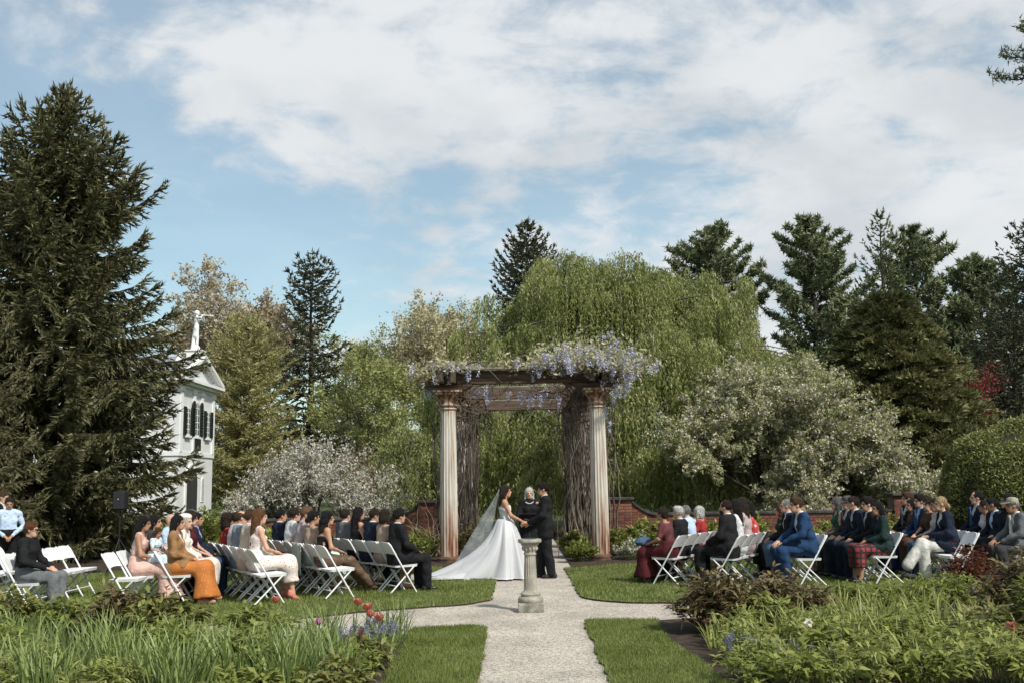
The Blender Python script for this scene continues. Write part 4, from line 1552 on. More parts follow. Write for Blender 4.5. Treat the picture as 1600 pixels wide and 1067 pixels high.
cypress('broad bronze-tipped cypress with scalloped foliage behind the groom-side guests', (13.9, 36.5, 0), 8.7, 3.8, 61, 500)
cypress('lower bronze cypress shoulder right of the broad cypress', (17.0, 39.0, 0), 6.6, 2.4, 62, 190)

# --- flowering trees in front of the dark ones
CRAB_SPEC = [(1, 2.0, 0, 5, 0.12, 0.02, 0, 0.11), (6, 2.6, 0.55, 5, 0.16, 0.05, 0.3), (6, 1.35, 0.75, 5, 0.18, 0.03, 0.25), (6, 0.85, 0.7, 3, 0.18, 0.02, 0.2), (4, 0.45, 0.6, 2, 0.2, 0.02, 0.15)]
decid('crabapple_tree', 'tall greyish flowering crabapple in front of the weeping tree', (7.9, 30.5, 0), 71, CRAB_SPEC, M_CRABL, 48, (0.11, 0.062), 0.06, bark=M_BARK_D,
      stems=[((7.9, 30.5, 0), (-0.42, -0.1, 0.95), 2.5, 0.12), ((7.9, 30.5, 0), (-0.08, 0.3, 1), 3.3, 0.12), ((8.0, 30.4, 0), (0.4, -0.1, 0.9), 2.6, 0.11)], second=(M_CRABB, 60, (0.066, 0.058), 0.06), minz=0.75)
decid('crabapple_tree', 'low spreading white crabapple behind the brick wall on the groom side', (10.0, 29.6, 0), 72,
      [(1, 1.2, 0, 4, 0.12, 0.0, 0, 0.09), (6, 1.5, 0.7, 5, 0.16, 0.02, 0.3), (6, 1.05, 0.75, 5, 0.18, 0.02, 0.25), (6, 0.7, 0.7, 3, 0.18, 0.02, 0.2), (4, 0.4, 0.6, 2, 0.2, 0.02, 0.15)],
      M_CRABL, 44, (0.105, 0.06), 0.055, bark=M_BARK_D,
      stems=[((10, 29.6, 0), (-0.8, -0.1, 0.7), 1.5, 0.09), ((10, 29.6, 0), (0.15, 0.2, 1), 1.6, 0.09), ((10.1, 29.6, 0), (0.9, 0, 0.55), 1.7, 0.09)], second=(M_CRABB, 60, (0.07, 0.065), 0.05), minz=0.7)
decid('flowering_tree', 'white blossoming tree with dark spreading branches behind the bride-side guests', (-6.2, 31.0, 0), 73,
      [(1, 1.0, 0, 4, 0.12, 0.0, 0, 0.11), (5, 1.45, 0.7, 6, 0.17, 0.04, 0.25), (6, 1.05, 0.7, 5, 0.18, 0.07, 0.25), (5, 0.8, 0.6, 4, 0.15, 0.09, 0.2), (4, 0.55, 0.5, 3, 0.12, 0.1, 0.15)],
      M_CRABL, 9, (0.05, 0.03), 0.04, bark=M_BARK_D,
      stems=[((-6.2, 31, 0), (-0.8, -0.2, 0.6), 1.3, 0.11), ((-6.2, 31, 0), (0.0, 0.2, 0.9), 1.6, 0.11), ((-6.1, 31, 0), (0.9, -0.1, 0.5), 1.5, 0.10), ((-6.2, 31.1, 0), (-0.25, -0.5, 0.8), 1.3, 0.09)],
      second=(M_WHITEB, 34, (0.06, 0.05), 0.05), up=0.35, minz=0.9)
decid('bronze_shrub', 'rounded shrub in bronze new leaf left of the pergola', (-5.7, 41.0, 0), 74,
      [(1, 0.8, 0, 4, 0.1, 0.0, 0, 0.09), (7, 1.8, 0.6, 5, 0.14, 0.05, 0.1), (6, 1.1, 0.7, 4, 0.16, 0.03, 0.25), (5, 0.6, 0.7, 4, 0.18, 0.02, 0.2)], M_BROWNLF, 55, (0.09, 0.05), 0.09,
      stems=[((-5.7, 41, 0), (-0.5, 0, 1), 1.0, 0.08), ((-5.7, 41, 0), (0.4, 0, 1), 1.1, 0.08), ((-5.7, 41, 0), (0, -.3, 1), 1.0, 0.08)])
decid('maple_tree', 'red-leaved maple glimpsed between the cypress and the dark spruce', (17.0, 36.6, 0), 75,
      [(1, 4.3, 0, 4, 0.08, 0.0, 0, 0.12), (7, 2.2, 0.7, 5, 0.14, 0.06, 0.3), (6, 1.2, 0.7, 4, 0.16, 0.03, 0.25), (5, 0.6, 0.7, 4, 0.18, 0.02, 0.2)], M_RED, 20, (0.10, 0.06), 0.08, bark=M_BARK_D)

# --- clipped round hedge
hd_ = empty('clipped_hedge', (12.7, 24.6, 0))
tag(hd_, 'large clipped rounded hedge at the right edge behind the guests', 'hedge')
rng = np.random.default_rng(81)
n = 48000
u = norm(rng.normal(size=(n, 3)))
u[:, 2] = np.abs(u[:, 2]) * 1.0 - 0.25 * (rng.uniform(size=n) < 0.3)
bmp = 1 + 0.03 * np.sin(u[:, 0] * 9 + 2 * u[:, 2]) + 0.025 * np.sin(u[:, 1] * 13 + 4) + rng.normal(0, 0.012, n)
P = np.stack([np.sign(u[:, 0]) * np.abs(u[:, 0]) ** 0.97 * 2.2, np.sign(u[:, 1]) * np.abs(u[:, 1]) ** 0.97 * 1.6, 1.15 + u[:, 2] * 1.85], 1) * bmp[:, None]
V, F = leaf_tris(P, u * 0.6 + rand_dirs(rng, n) + np.array([0, 0, 0.2]), rand_dirs(rng, n), 0.085 * rng.uniform(0.6, 1.3, n), 0.045, 0.1)
obj_me('foliage', mesh_np('foliage', V, F, M_HEDGE), hd_)
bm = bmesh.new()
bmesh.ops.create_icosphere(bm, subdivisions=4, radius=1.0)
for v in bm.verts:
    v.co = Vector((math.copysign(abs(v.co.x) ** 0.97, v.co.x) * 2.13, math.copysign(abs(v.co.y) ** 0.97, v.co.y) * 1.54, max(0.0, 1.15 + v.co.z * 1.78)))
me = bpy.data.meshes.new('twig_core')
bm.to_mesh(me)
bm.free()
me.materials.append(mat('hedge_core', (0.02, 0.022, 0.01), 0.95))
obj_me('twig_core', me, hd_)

# --- pine out of the frame, its branch reaching into the top right corner
pine('pine_tree', 'near pine whose branch reaches in at the top right corner', (18.12, 30, 0), 16.6, pr(2.6, 1.2), 91, M_PINE, z0=14.2, whorl=0.6, tuft=0.13, upsweep=0.1)

# --- the wood that closes the view behind everything
rng = np.random.default_rng(95)
n = 60000
x = rng.uniform(-75, 80, n)
y = rng.uniform(78, 95, n)
ht = 6.3 + 1.3 * np.sin(x * 0.31) + 0.9 * np.sin(x * 0.83 + 1) + 0.6 * np.sin(x * 1.9)
z = ht * rng.uniform(0, 1, n) ** 0.75
P = np.stack([x, y, z], 1)
V, F = leaf_tris(P, rand_dirs(rng, n), rand_dirs(rng, n), 0.55 * rng.uniform(0.6, 1.3, n), 0.34, 0.1)
o = obj_me('distant_woods', mesh_np('distant_woods', V, F, M_WOODS))
tag(o, 'far-off wood closing the view behind the garden', 'woods', kind='stuff')

# ------------------------------------------------------------------ garden plants
M_STRAP = leaf('strap_leaf', [(0.112, 0.156, 0.043), (0.173, 0.229, 0.066), (0.245, 0.307, 0.098), (0.326, 0.369, 0.14)], 0.35, 0.45, spec=0.35)
M_DAYLILY = leaf('daylily_leaf', [(0.163, 0.192, 0.047), (0.255, 0.281, 0.074), (0.347, 0.364, 0.117), (0.428, 0.426, 0.164)], 0.4, 0.45, spec=0.35)
M_PEONY = leaf('peony_leaf', [(0.102, 0.12, 0.027), (0.163, 0.182, 0.043), (0.235, 0.244, 0.07), (0.204, 0.151, 0.055)], 0.3, 0.45, spec=0.35)
M_PEONYB = leaf('bronze_peony_leaf', [(0.085, 0.065, 0.032), (0.13, 0.11, 0.046), (0.19, 0.16, 0.07), (0.21, 0.13, 0.075)], 0.25, 0.45, spec=0.35)
M_FRESH = leaf('fresh_leaf', [(0.149, 0.179, 0.04), (0.228, 0.26, 0.06), (0.307, 0.331, 0.094)], 0.4, 0.5)
M_FEATHER = leaf('feathery_leaf', [(0.184, 0.208, 0.051), (0.275, 0.302, 0.082), (0.377, 0.39, 0.133)], 0.4, 0.5)
M_REDLEAF = leaf('red_bronze_leaf', [(0.09, 0.028, 0.018), (0.16, 0.05, 0.03), (0.20, 0.09, 0.05)], 0.35, 0.5)
M_STEM = mat('green_stem', (0.10, 0.13, 0.045), 0.7, var=0.2)
M_STEMR = mat('red_stem', (0.13, 0.06, 0.035), 0.7, var=0.2)
M_TULIP = leaf('coral_tulip_petal', [(0.42, 0.07, 0.045), (0.52, 0.13, 0.085), (0.58, 0.24, 0.17)], 0.4, 0.5)
M_TULIPP = leaf('mauve_tulip_petal', [(0.38, 0.13, 0.24), (0.48, 0.22, 0.33)], 0.4, 0.5)
M_MUSC = leaf('grape_hyacinth', [(0.12, 0.12, 0.22), (0.18, 0.18, 0.30), (0.27, 0.27, 0.38)], 0.2, 0.6)
M_WHITEP = leaf('white_petal', [(0.72, 0.70, 0.60), (0.80, 0.78, 0.70)], 0.3, 0.5)
BED_Z = 0.02


ORDN = ['first', 'second', 'third', 'fourth', 'fifth', 'sixth', 'seventh', 'eighth', 'ninth', 'tenth', 'eleventh', 'twelfth']


def by_place(spots, what, frm, bands=('near', 'middle', 'far')):
    """Labels that tell alike clumps apart: depth band, then order counted from the path."""
    ys = sorted(p[1] for p in spots)
    cut = [ys[len(ys) * i // len(bands)] for i in range(1, len(bands))]
    out = {}
    for bi, bn in enumerate(bands):
        lo = -1e9 if bi == 0 else cut[bi - 1]
        hi = 1e9 if bi == len(bands) - 1 else cut[bi]
        for i, p in enumerate(sorted((p for p in spots if lo <= p[1] < hi), key=lambda p: abs(p[0]))):
            out[p] = '%s, %s from the %s in the %s row' % (what, ORDN[i], frm, bn)
    return out


def plant(name, label, x, y, group=None, cat='plant', z=BED_Z):
    o = empty(name, (x, y, z))
    tag(o, label, cat, group)
    return o


def strap_clump(name, label, x, y, n, h, rad, m, seed, bend=0.7, wd=0.02, group=None, z=BED_Z):
    rng = np.random.default_rng(seed)
    o = plant(name, label, x, y, group, z=z)
    r = rad * np.sqrt(rng.uniform(0, 1, n))
    a = rng.uniform(0, 2 * PI, n)
    C = np.stack([r * np.cos(a), r * np.sin(a), np.zeros(n)], 1)
    az = a + rng.normal(0, 0.8, n)
    V, F = strap_leaves(C, az, h * rng.uniform(0.55, 1.15, n), wd * rng.uniform(0.7, 1.25, n), bend * rng.uniform(0.2, 1.5, n), rng)
    obj_me('leaves', mesh_np('leaves', V, F, m), o)['kind'] = 'stuff'
    return o


def leafy_clump(name, label, x, y, h, rad, seed, m, n_stem=26, per=34, lf=(0.10, 0.04), stem_m=None, group=None, z=BED_Z, cat='plant', droop=0.3, whorl=3, dome=0.55):
    """Bushy perennial: leaning stems, leaves in small sprays along their upper part."""
    rng = np.random.default_rng(seed)
    o = plant(name, label, x, y, group, cat, z)
    polys, Cs, Ds = [], [], []
    for i in range(n_stem):
        a = rng.uniform(0, 2 * PI)
        q = math.sqrt(rng.uniform(0, 1))
        b = np.array([math.cos(a), math.sin(a), 0]) * rad * 0.45 * q
        hh = h * (1 - dome * q * q) * rng.uniform(0.8, 1.12)
        e = np.array([math.cos(a), math.sin(a), 0]) * rad * q * 0.95 + np.array([0, 0, hh])
        t = np.linspace(0, 1, 5)[:, None]
        p = b * (1 - t) + e * t + np.array([0, 0, 1]) * (np.sin(t * PI) * 0.06 * hh)
        polys.append((p, np.linspace(0.007, 0.003, 5)))
        for k in range(per):
            s = rng.uniform(0.25, 1.0) ** 0.7
            f = s * 4
            j = min(int(f), 3)
            c = p[j] + (p[j + 1] - p[j]) * (f - j)
            aa = rng.uniform(0, 2 * PI)
            d0 = np.array([math.cos(aa), math.sin(aa), rng.uniform(0.0, 0.7)])
            st = c + d0 * rng.uniform(0.0, 0.09)
            for w in range(whorl):
                Cs.append(st + rng.normal(0, 0.006, 3))
                Ds.append(d0 + rng.normal(0, 0.42, 3))
    C, D = np.array(Cs), np.array(Ds)
    n = len(C)
    up = np.cross(D, np.array([0, 0, 1.0])) + rng.normal(0, 0.3, (n, 3))
    V, F = (leaf_lance if z < 0.03 else (lambda a, b, c, d, e, f: leaf_quads(a, b, c, d, e, 0.15)))(C, D, up, lf[0] * rng.uniform(0.6, 1.25, n), lf[1] * rng.uniform(0.7, 1.2, n), droop)
    obj_me('leaves', mesh_np('leaves', V, F, m), o)['kind'] = 'stuff'
    obj_me('stems', mesh_np('stems', *seg_tubes(*poly_segs(polys), n=4), stem_m or M_STEM), o)['kind'] = 'stuff'
    return o


def tulip(label, x, y, h, m, seed, open_=1.0, lean=(0, 0)):
    rng = np.random.default_rng(seed)
    o = plant('tulip', label, x, y, 'tulips', 'flower')
    top = np.array([lean[0], lean[1], h])
    t = np.linspace(0, 1, 6)[:, None]
    sp = top * t + np.array([lean[0], lean[1], 0]) * (t ** 2 - t) * 0.6
    obj_me('stem', mesh_np('stem', *seg_tubes(*poly_segs([(sp, np.full(6, 0.006))]), n=5), M_STEM), o)
    Vs = []
    for k in range(9):
        a = 2 * PI * k / 6 + 0.3 + (0.5 if k > 5 else 0)
        sh_ = 0.55 if k > 5 else 1.0
        outw = np.array([math.cos(a), math.sin(a), 0])
        s = np.array([-outw[1], outw[0], 0])
        vs = []
        for (tt, w, r) in ((0, 0.012, 0.006), (0.25, 0.052, 0.034), (0.55, 0.066, 0.042 * open_), (0.85, 0.046, 0.045 * open_ ** 1.6), (1.0, 0.008, 0.044 * open_ ** 2)):
            c = top + outw * r * 0.85 * sh_ + np.array([0, 0, tt * 0.078])
            vs += [c - s * w * 0.5 - outw * 0.006, c + s * w * 0.5 - outw * 0.006]
        Vs.append(np.array(vs))
    V = np.concatenate(Vs)
    F = np.array([[k * 10 + 2 * i, k * 10 + 2 * i + 1, k * 10 + 2 * i + 3, k * 10 + 2 * i + 2] for k in range(9) for i in range(4)])
    obj_me('petals', mesh_np('petals', V, F, m, smooth=True), o)
    V, F = strap_leaves(np.zeros((4, 3)), rng.uniform(0, 2 * PI, 4), np.full(4, 0.28), np.full(4, 0.045), np.full(4, 0.6), rng)
    obj_me('leaves', mesh_np('leaves', V, F, M_STRAP), o)


def muscari(label, x, y, n, rad, seed):
    rng = np.random.default_rng(seed)
    o = plant('grape_hyacinth', label, x, y, 'grape hyacinths', 'flower')
    polys, Cs = [], []
    for i in range(n):
        a, r = rng.uniform(0, 2 * PI), rad * math.sqrt(rng.uniform())
        b = np.array([r * math.cos(a), r * math.sin(a), 0])
        h = rng.uniform(0.14, 0.24)
        e = b + np.array([rng.normal(0, 0.02), rng.normal(0, 0.02), h])
        polys.append((np.array([b, e]), np.array([0.003, 0.003])))
        m = 26
        t = rng.uniform(0, 1, m)
        aa = rng.uniform(0, 2 * PI, m)
        rr = 0.014 * (1 - 0.6 * t)
        Cs.append(e + np.stack([rr * np.cos(aa), rr * np.sin(aa), -0.005 + t * 0.06], 1))
    C = np.concatenate(Cs)
    V, F = leaf_quads(C, rand_dirs(rng, len(C)), rand_dirs(rng, len(C)), 0.015, 0.013, 0.2)
    obj_me('flowers', mesh_np('flowers', V, F, M_MUSC), o)['kind'] = 'stuff'
    obj_me('stems', mesh_np('stems', *seg_tubes(*poly_segs(polys), n=3), M_STEM), o)
    V, F = strap_leaves(np.column_stack([rng.uniform(-rad, rad, (60, 2)), np.zeros(60)]), rng.uniform(0, 2 * PI, 60), rng.uniform(0.12, 0.24, 60), np.full(60, 0.008), np.full(60, 1.2), rng, 4)
    obj_me('leaves', mesh_np('leaves', V, F, M_STRAP), o)


# ---- left bed, near to far. Repeats nothing in the picture tells apart share a label and group
SL = 'upright strap-leaf clump'
SLg = 'strap-leaved clumps in the left bed'
SPOTS = ((-1.55, 8.9, 70, 0.42, 0.18), (-1.95, 8.7, 90, 0.5, 0.24), (-2.4, 8.9, 90, 0.52, 0.26), (-2.85, 8.7, 90, 0.52, 0.26), (-3.3, 9.0, 80, 0.50, 0.25), (-2.1, 9.5, 80, 0.46, 0.22),
                          (-2.6, 9.8, 80, 0.45, 0.24), (-3.1, 9.9, 70, 0.42, 0.22), (-3.7, 9.5, 80, 0.48, 0.24), (-1.75, 9.9, 60, 0.40, 0.18), (-4.2, 10.1, 70, 0.45, 0.24), (-2.2, 10.4, 60, 0.40, 0.2),
                          (-4.0, 8.8, 70, 0.46, 0.24), (-4.6, 9.3, 70, 0.46, 0.24), (-5.2, 9.9, 90, 0.52, 0.26), (-5.0, 10.7, 80, 0.46, 0.25), (-5.7, 10.4, 100, 0.55, 0.28), (-6.3, 10.9, 90, 0.5, 0.28),
                          (-4.4, 11.2, 70, 0.42, 0.22), (-3.6, 11.0, 50, 0.36, 0.2), (-6.8, 11.3, 80, 0.45, 0.28), (-5.6, 11.5, 60, 0.40, 0.22))
LB = by_place(SPOTS, SL, 'left grass strip')
for k, p in enumerate(SPOTS):
    x, y, n, h, rad = p
    strap_clump('strap_leaf_plant', LB[p], x, y, int(n * 1.5), h * 1.05, rad * 1.15, M_STRAP, 100 + k, group=SLg)
strap_clump('strap_leaf_plant', 'fountain of narrow leaves at the corner of the tulip bed', -1.42, 11.55, 120, 0.5, 0.2, M_STRAP, 140, bend=0.8, wd=0.013)
strap_clump('strap_leaf_plant', 'dark narrow-leaved tuft behind the mauve tulip', -2.15, 11.5, 100, 0.46, 0.2, M_STRAP, 141, bend=0.7, wd=0.014)
strap_clump('strap_leaf_plant', 'wispy tall tuft below the nearest coral tulip', -2.75, 11.6, 60, 0.42, 0.16, M_STRAP, 142, bend=0.5, wd=0.01)
strap_clump('strap_leaf_plant', 'low tuft of narrow leaves along the edge of the grass strip', -1.4, 10.7, 80, 0.36, 0.2, M_STRAP, 143, bend=0.9, wd=0.014)
strap_clump('strap_leaf_plant', 'dark leaf tuft at the foot of the rusty stake', -1.42, 10.1, 90, 0.32, 0.2, M_STRAP, 144, bend=0.9, wd=0.018)
leafy_clump('peony_plant', 'leafy green peony in front of the orange floral skirt', -4.05, 11.75, 0.50, 0.52, 151, M_PEONY, n_stem=40, per=12, lf=(0.15, 0.05))
leafy_clump('peony_plant', 'bronze peony in front of the blush pink dress', -4.65, 12.0, 0.56, 0.45, 152, M_PEONYB, n_stem=34, per=11, lf=(0.14, 0.045), stem_m=M_STEMR)
leafy_clump('peony_plant', 'leafy peony with red stems in front of the black sweater', -6.15, 12.1, 0.60, 0.55, 153, M_PEONY, n_stem=40, per=11, lf=(0.14, 0.045), stem_m=M_STEMR)
leafy_clump('peony_plant', 'leafy peony at the left edge of the photo', -7.1, 12.2, 0.55, 0.5, 154, M_PEONY, n_stem=34, per=11, lf=(0.14, 0.045), stem_m=M_STEMR)
SPOTS = ((-4.6, 8.6), (-4.3, 9.25), (-5.2, 9.1), (-4.9, 9.8), (-5.6, 9.6), (-3.75, 10.4), (-3.2, 10.7), (-4.9, 8.9), (-3.4, 8.55), (-2.7, 11.2), (-5.9, 10.0))
LB = by_place(SPOTS, 'low feathery light green plant', 'left grass strip')
for i, (x, y) in enumerate(SPOTS):
    leafy_clump('feathery_plant', LB[(x, y)], x, y, 0.34, 0.42, 160 + i, M_FEATHER, n_stem=24, per=9, lf=(0.105, 0.024), group='feathery plants in the left bed', whorl=3)
tulip('coral tulip nearest the coral heels', -2.74, 11.65, 0.40, M_TULIP, 171, 1.25)
tulip('coral tulip standing tallest below the second-row empty chair', -1.85, 11.75, 0.35, M_TULIP, 172, 1.3, (0.03, 0))
tulip('wide open coral tulip above the grape hyacinths', -1.66, 11.25, 0.35, M_TULIP, 173, 1.45, (0.02, 0.02))
tulip('small coral tulip between the two open ones', -1.62, 11.1, 0.30, M_TULIP, 174, 1.0, (0.04, 0))
tulip('lowest coral tulip leaning to the grass strip', -1.52, 11.0, 0.27, M_TULIP, 175, 1.3, (0.05, -0.02))
tulip('single mauve tulip bud among dark leaves', -2.12, 11.0, 0.24, M_TULIPP, 176, 0.8)
for i, (x, y) in enumerate(((-1.45, 11.2), (-1.35, 10.8), (-1.7, 10.75), (-1.6, 10.4))):
    muscari('clump of blue grape hyacinths beside the left grass strip, %s from the far end' % ORDN[i], x, y, 26, 0.2, 180 + i)

# ---- right bed
leafy_clump('peony_plant', 'big bronze peony at the corner of the right grass strip', 2.35, 11.7, 0.66, 0.62, 201, M_PEONYB, n_stem=70, per=14, lf=(0.13, 0.04), stem_m=M_STEMR)
leafy_clump('peony_plant', 'second bronze peony in front of the bearded man', 3.15, 12.0, 0.62, 0.60, 202, M_PEONYB, n_stem=64, per=14, lf=(0.13, 0.04), stem_m=M_STEMR)
leafy_clump('peony_plant', 'dark peony at the right edge before the camouflage cap', 5.95, 11.6, 0.86, 0.75, 203, M_PEONYB, n_stem=80, per=14, lf=(0.13, 0.042), stem_m=M_STEMR)
leafy_clump('peony_plant', 'dark green peony in the near right corner', 5.35, 10.2, 0.66, 0.6, 204, M_PEONY, n_stem=60, per=14, lf=(0.13, 0.042), stem_m=M_STEMR)
leafy_clump('red_leaf_shrub', 'red bronze shrub in front of the wide white trousers', 6.1, 13.6, 0.78, 0.42, 205, M_REDLEAF, n_stem=40, per=14, lf=(0.08, 0.035), stem_m=M_STEMR, cat='shrub')
leafy_clump('leafy_plant', 'fresh green bushy plant below the red checked skirt', 4.85, 12.6, 0.5, 0.6, 206, M_FRESH, n_stem=50, per=14, lf=(0.085, 0.03))
leafy_clump('leafy_plant', 'fresh green bushy plant before the white trousers', 5.5, 12.9, 0.5, 0.55, 207, M_FRESH, n_stem=50, per=14, lf=(0.085, 0.03))
leafy_clump('leafy_plant', 'fresh green plant between the bronze peony and the blue suit', 4.1, 12.6, 0.42, 0.5, 208, M_FRESH, n_stem=40, per=14, lf=(0.08, 0.028))
DL = 'arching light green daylily clump'
DLg = 'daylily clumps in the right bed'
SPOTS = ((2.15, 10.6, 60, 0.42, 0.2), (2.5, 10.2, 80, 0.55, 0.24), (2.9, 10.7, 90, 0.6, 0.26), (3.3, 10.2, 90, 0.62, 0.26), (3.7, 10.8, 90, 0.62, 0.28), (3.1, 9.5, 80, 0.52, 0.25), (3.6, 9.5, 90, 0.55, 0.26),
                          (2.6, 9.4, 70, 0.46, 0.22), (4.1, 9.9, 90, 0.58, 0.26), (4.4, 10.7, 90, 0.6, 0.26), (4.1, 11.4, 80, 0.6, 0.26), (3.5, 11.5, 80, 0.58, 0.26), (4.6, 11.6, 80, 0.58, 0.26), (4.5, 9.3, 70, 0.5, 0.25),
                          (3.9, 12.1, 60, 0.62, 0.24), (4.7, 12.3, 60, 0.62, 0.24), (5.0, 11.0, 80, 0.52, 0.26), (4.9, 9.9, 70, 0.5, 0.25), (2.3, 9.0, 60, 0.4, 0.2), (2.9, 8.8, 70, 0.45, 0.24), (3.5, 8.8, 70, 0.45, 0.24), (4.2, 8.8, 70, 0.45, 0.24))
LB = by_place(SPOTS, DL, 'right grass strip')
for k, p in enumerate(SPOTS):
    x, y, n, h, rad = p
    strap_clump('daylily', LB[p], x, y, int(n * (0.55 if k % 2 else 1.0)), h * 0.86, rad, M_DAYLILY, 220 + k, bend=1.15, wd=0.022, group=DLg)
SPOTS = ((2.2, 9.9), (2.75, 9.95), (3.4, 9.95), (4.0, 10.35), (4.8, 10.4), (3.0, 9.05), (3.9, 9.15), (4.7, 8.9), (5.3, 9.4), (2.45, 10.9), (5.4, 8.9), (3.6, 10.35), (2.1, 8.8), (3.3, 11.0), (4.3, 11.0), (4.4, 12.0), (3.1, 10.3), (4.3, 9.5))
LB = by_place(SPOTS, 'low feathery plant between daylilies', 'right grass strip')
for i, (x, y) in enumerate(SPOTS):
    leafy_clump('feathery_plant', LB[(x, y)], x, y, 0.36, 0.4, 250 + i, M_FEATHER, n_stem=24, per=9, lf=(0.10, 0.026), group='feathery plants in the right bed', whorl=3)
for i, (x, y) in enumerate(((2.1, 9.6), (2.35, 9.2), (2.7, 9.1))):
    muscari('clump of blue grape hyacinths before the daylilies, %s from the far end' % ORDN[i], x, y, 20, 0.18, 270 + i)
for i, (x, y, m_, lb) in enumerate(((2.75, 11.2, M_FRESH, 'leafy green perennial between the bronze peony and the daylilies'), (3.75, 9.9, M_FRESH, 'leafy green perennial in the middle of the daylilies'),
                                   (4.6, 10.05, M_PEONY, 'broad-leaved dark perennial at the right end of the daylilies'), (2.95, 9.3, M_FRESH, 'leafy perennial beside the white narcissus'),
                                   (-3.5, 10.0, M_FRESH, 'leafy green perennial in the middle of the left bed'), (-2.4, 9.3, M_FEATHER, 'soft green perennial near the rusty stake'),
                                   (-5.3, 10.3, M_FRESH, 'leafy green perennial at the far left of the left bed'), (-2.9, 11.3, M_FRESH, 'low leafy perennial below the nearest coral tulip'))):
    leafy_clump('leafy_plant', lb, x, y, 0.42, 0.45, 380 + i, m_, n_stem=30, per=10, lf=(0.12, 0.045))
for i, (x, y, m_, lb) in enumerate(((2.15, 8.35, M_FRESH, 'leafy clump at the bottom edge next to the right grass strip'), (2.75, 8.4, M_FEATHER, 'soft clump at the bottom edge below the narcissus'),
                                   (3.35, 8.35, M_FRESH, 'leafy clump at the bottom edge in the middle of the right bed'), (3.95, 8.4, M_FEATHER, 'soft clump at the bottom edge below the daylilies'),
                                   (4.55, 8.4, M_FRESH, 'leafy clump at the bottom edge below the coral bloom'), (5.1, 8.6, M_PEONY, 'dark leafy clump in the bottom right corner'),
                                   (-1.5, 8.45, M_PEONY, 'dark leafy clump at the bottom edge next to the left grass strip'), (-1.45, 9.15, M_FRESH, 'low leafy clump beside the foot of the rusty stake'),
                                   (-2.2, 8.3, M_FRESH, 'leafy clump at the bottom edge of the left bed'), (-1.5, 9.75, M_PEONY, 'low dark clump between stake and grape hyacinths'))):
    leafy_clump('leafy_plant', lb, x, y, 0.30 if x < 0 else 0.40, 0.30 if x < 0 else 0.42, 410 + i, m_, n_stem=22, per=9, lf=(0.11, 0.04))
for i, (x, y, lb) in enumerate(((-5.0, 12.35, 'leafy plant filling the bed edge before the empty fifth-row chair'), (-5.5, 12.3, 'leafy plant filling the bed edge left of the bronze peony'))):
    leafy_clump('leafy_plant', lb, x, y, 0.42, 0.42, 395 + i, M_FRESH, n_stem=26, per=10, lf=(0.12, 0.045))
# white narcissus and a coral azalea-like bloom
nar = plant('narcissus', 'single white narcissus among the daylily leaves', 2.72, 9.6, None, 'flower')
rng = np.random.default_rng(281)
obj_me('stem', mesh_np('stem', *seg_tubes(*poly_segs([(np.array([[0, 0, 0], [0, -0.01, 0.2], [0.0, -0.04, 0.38]]), np.full(3, 0.005))]), n=5), M_STEM), nar)
aa = np.arange(6) * PI / 3
D = np.stack([np.cos(aa), np.full(6, -0.25), np.sin(aa)], 1)
V, F = leaf_quads(np.tile([[0, -0.045, 0.39]], (6, 1)), D, np.cross(D, [0, 1.0, 0]), 0.055, 0.036, 0.1)
obj_me('petals', mesh_np('petals', V, F, M_WHITEP), nar)
MB().lathe([(0.008, 0), (0.016, 0.02), (0.018, 0.026)], n=10, cap=False).build('trumpet', mat('narcissus_cup', (0.75, 0.62, 0.3), 0.6), nar, True, loc=(0, -0.045, 0.39), rot=(PI / 2, 0, 0))
cor = plant('coral_flower', 'faded coral bloom low in the near right corner', 4.55, 9.45, None, 'flower')
V, F = leaf_quads(np.tile([[0, 0, 0.34]], (26, 1)), rand_dirs(rng, 26) + np.array([0, 0, 0.5]), rand_dirs(rng, 26), 0.06, 0.04, 0.2)
obj_me('petals', mesh_np('petals', V, F, leaf('faded_coral_petal', [(0.45, 0.15, 0.10), (0.52, 0.25, 0.18)], 0.3)), cor)
obj_me('stem', mesh_np('stem', *seg_tubes(np.array([[0, 0, 0.0]]), np.array([[0, 0, 0.35]]), 0.006, 0.005, n=5), M_STEM), cor)

# ---- beds along the brick walls and round the column feet
WL = 'leafy perennial at the left wall foot, %s counted from the pergola'
WR = 'leafy perennial at the right wall foot, %s counted from the pergola'
rnd = random.Random(7)
for i, (x, h, w) in enumerate(((-2.3, 0.6, 0.55), (-3.1, 0.75, 0.6), (-3.9, 0.65, 0.6), (-4.8, 0.6, 0.55), (-5.6, 0.7, 0.6), (-6.5, 0.6, 0.6), (-7.4, 0.95, 0.7), (-8.2, 0.8, 0.65))):
    leafy_clump('leafy_plant', WL % ORDN[i], x, 24.6 + rnd.uniform(-0.8, 0.8), h * rnd.uniform(1.0, 1.3), w * 1.1, 300 + i, M_FRESH, n_stem=34, per=13, lf=(0.15, 0.07), group='perennials along the left wall', z=0.03)
for i, (x, h, w) in enumerate(((3.2, 0.6, 0.65), (4.0, 0.7, 0.6), (4.8, 0.6, 0.6), (5.7, 0.9, 0.6), (6.6, 0.7, 0.6), (7.6, 0.65, 0.6), (8.6, 0.7, 0.6), (9.6, 0.6, 0.6))):
    leafy_clump('leafy_plant', WR % ORDN[i], x, 24.2 + rnd.uniform(-1, 0.8), h * rnd.uniform(1.0, 1.3), w * 1.1, 320 + i, M_FRESH, n_stem=34, per=13, lf=(0.15, 0.07), group='perennials along the right wall', z=0.03)
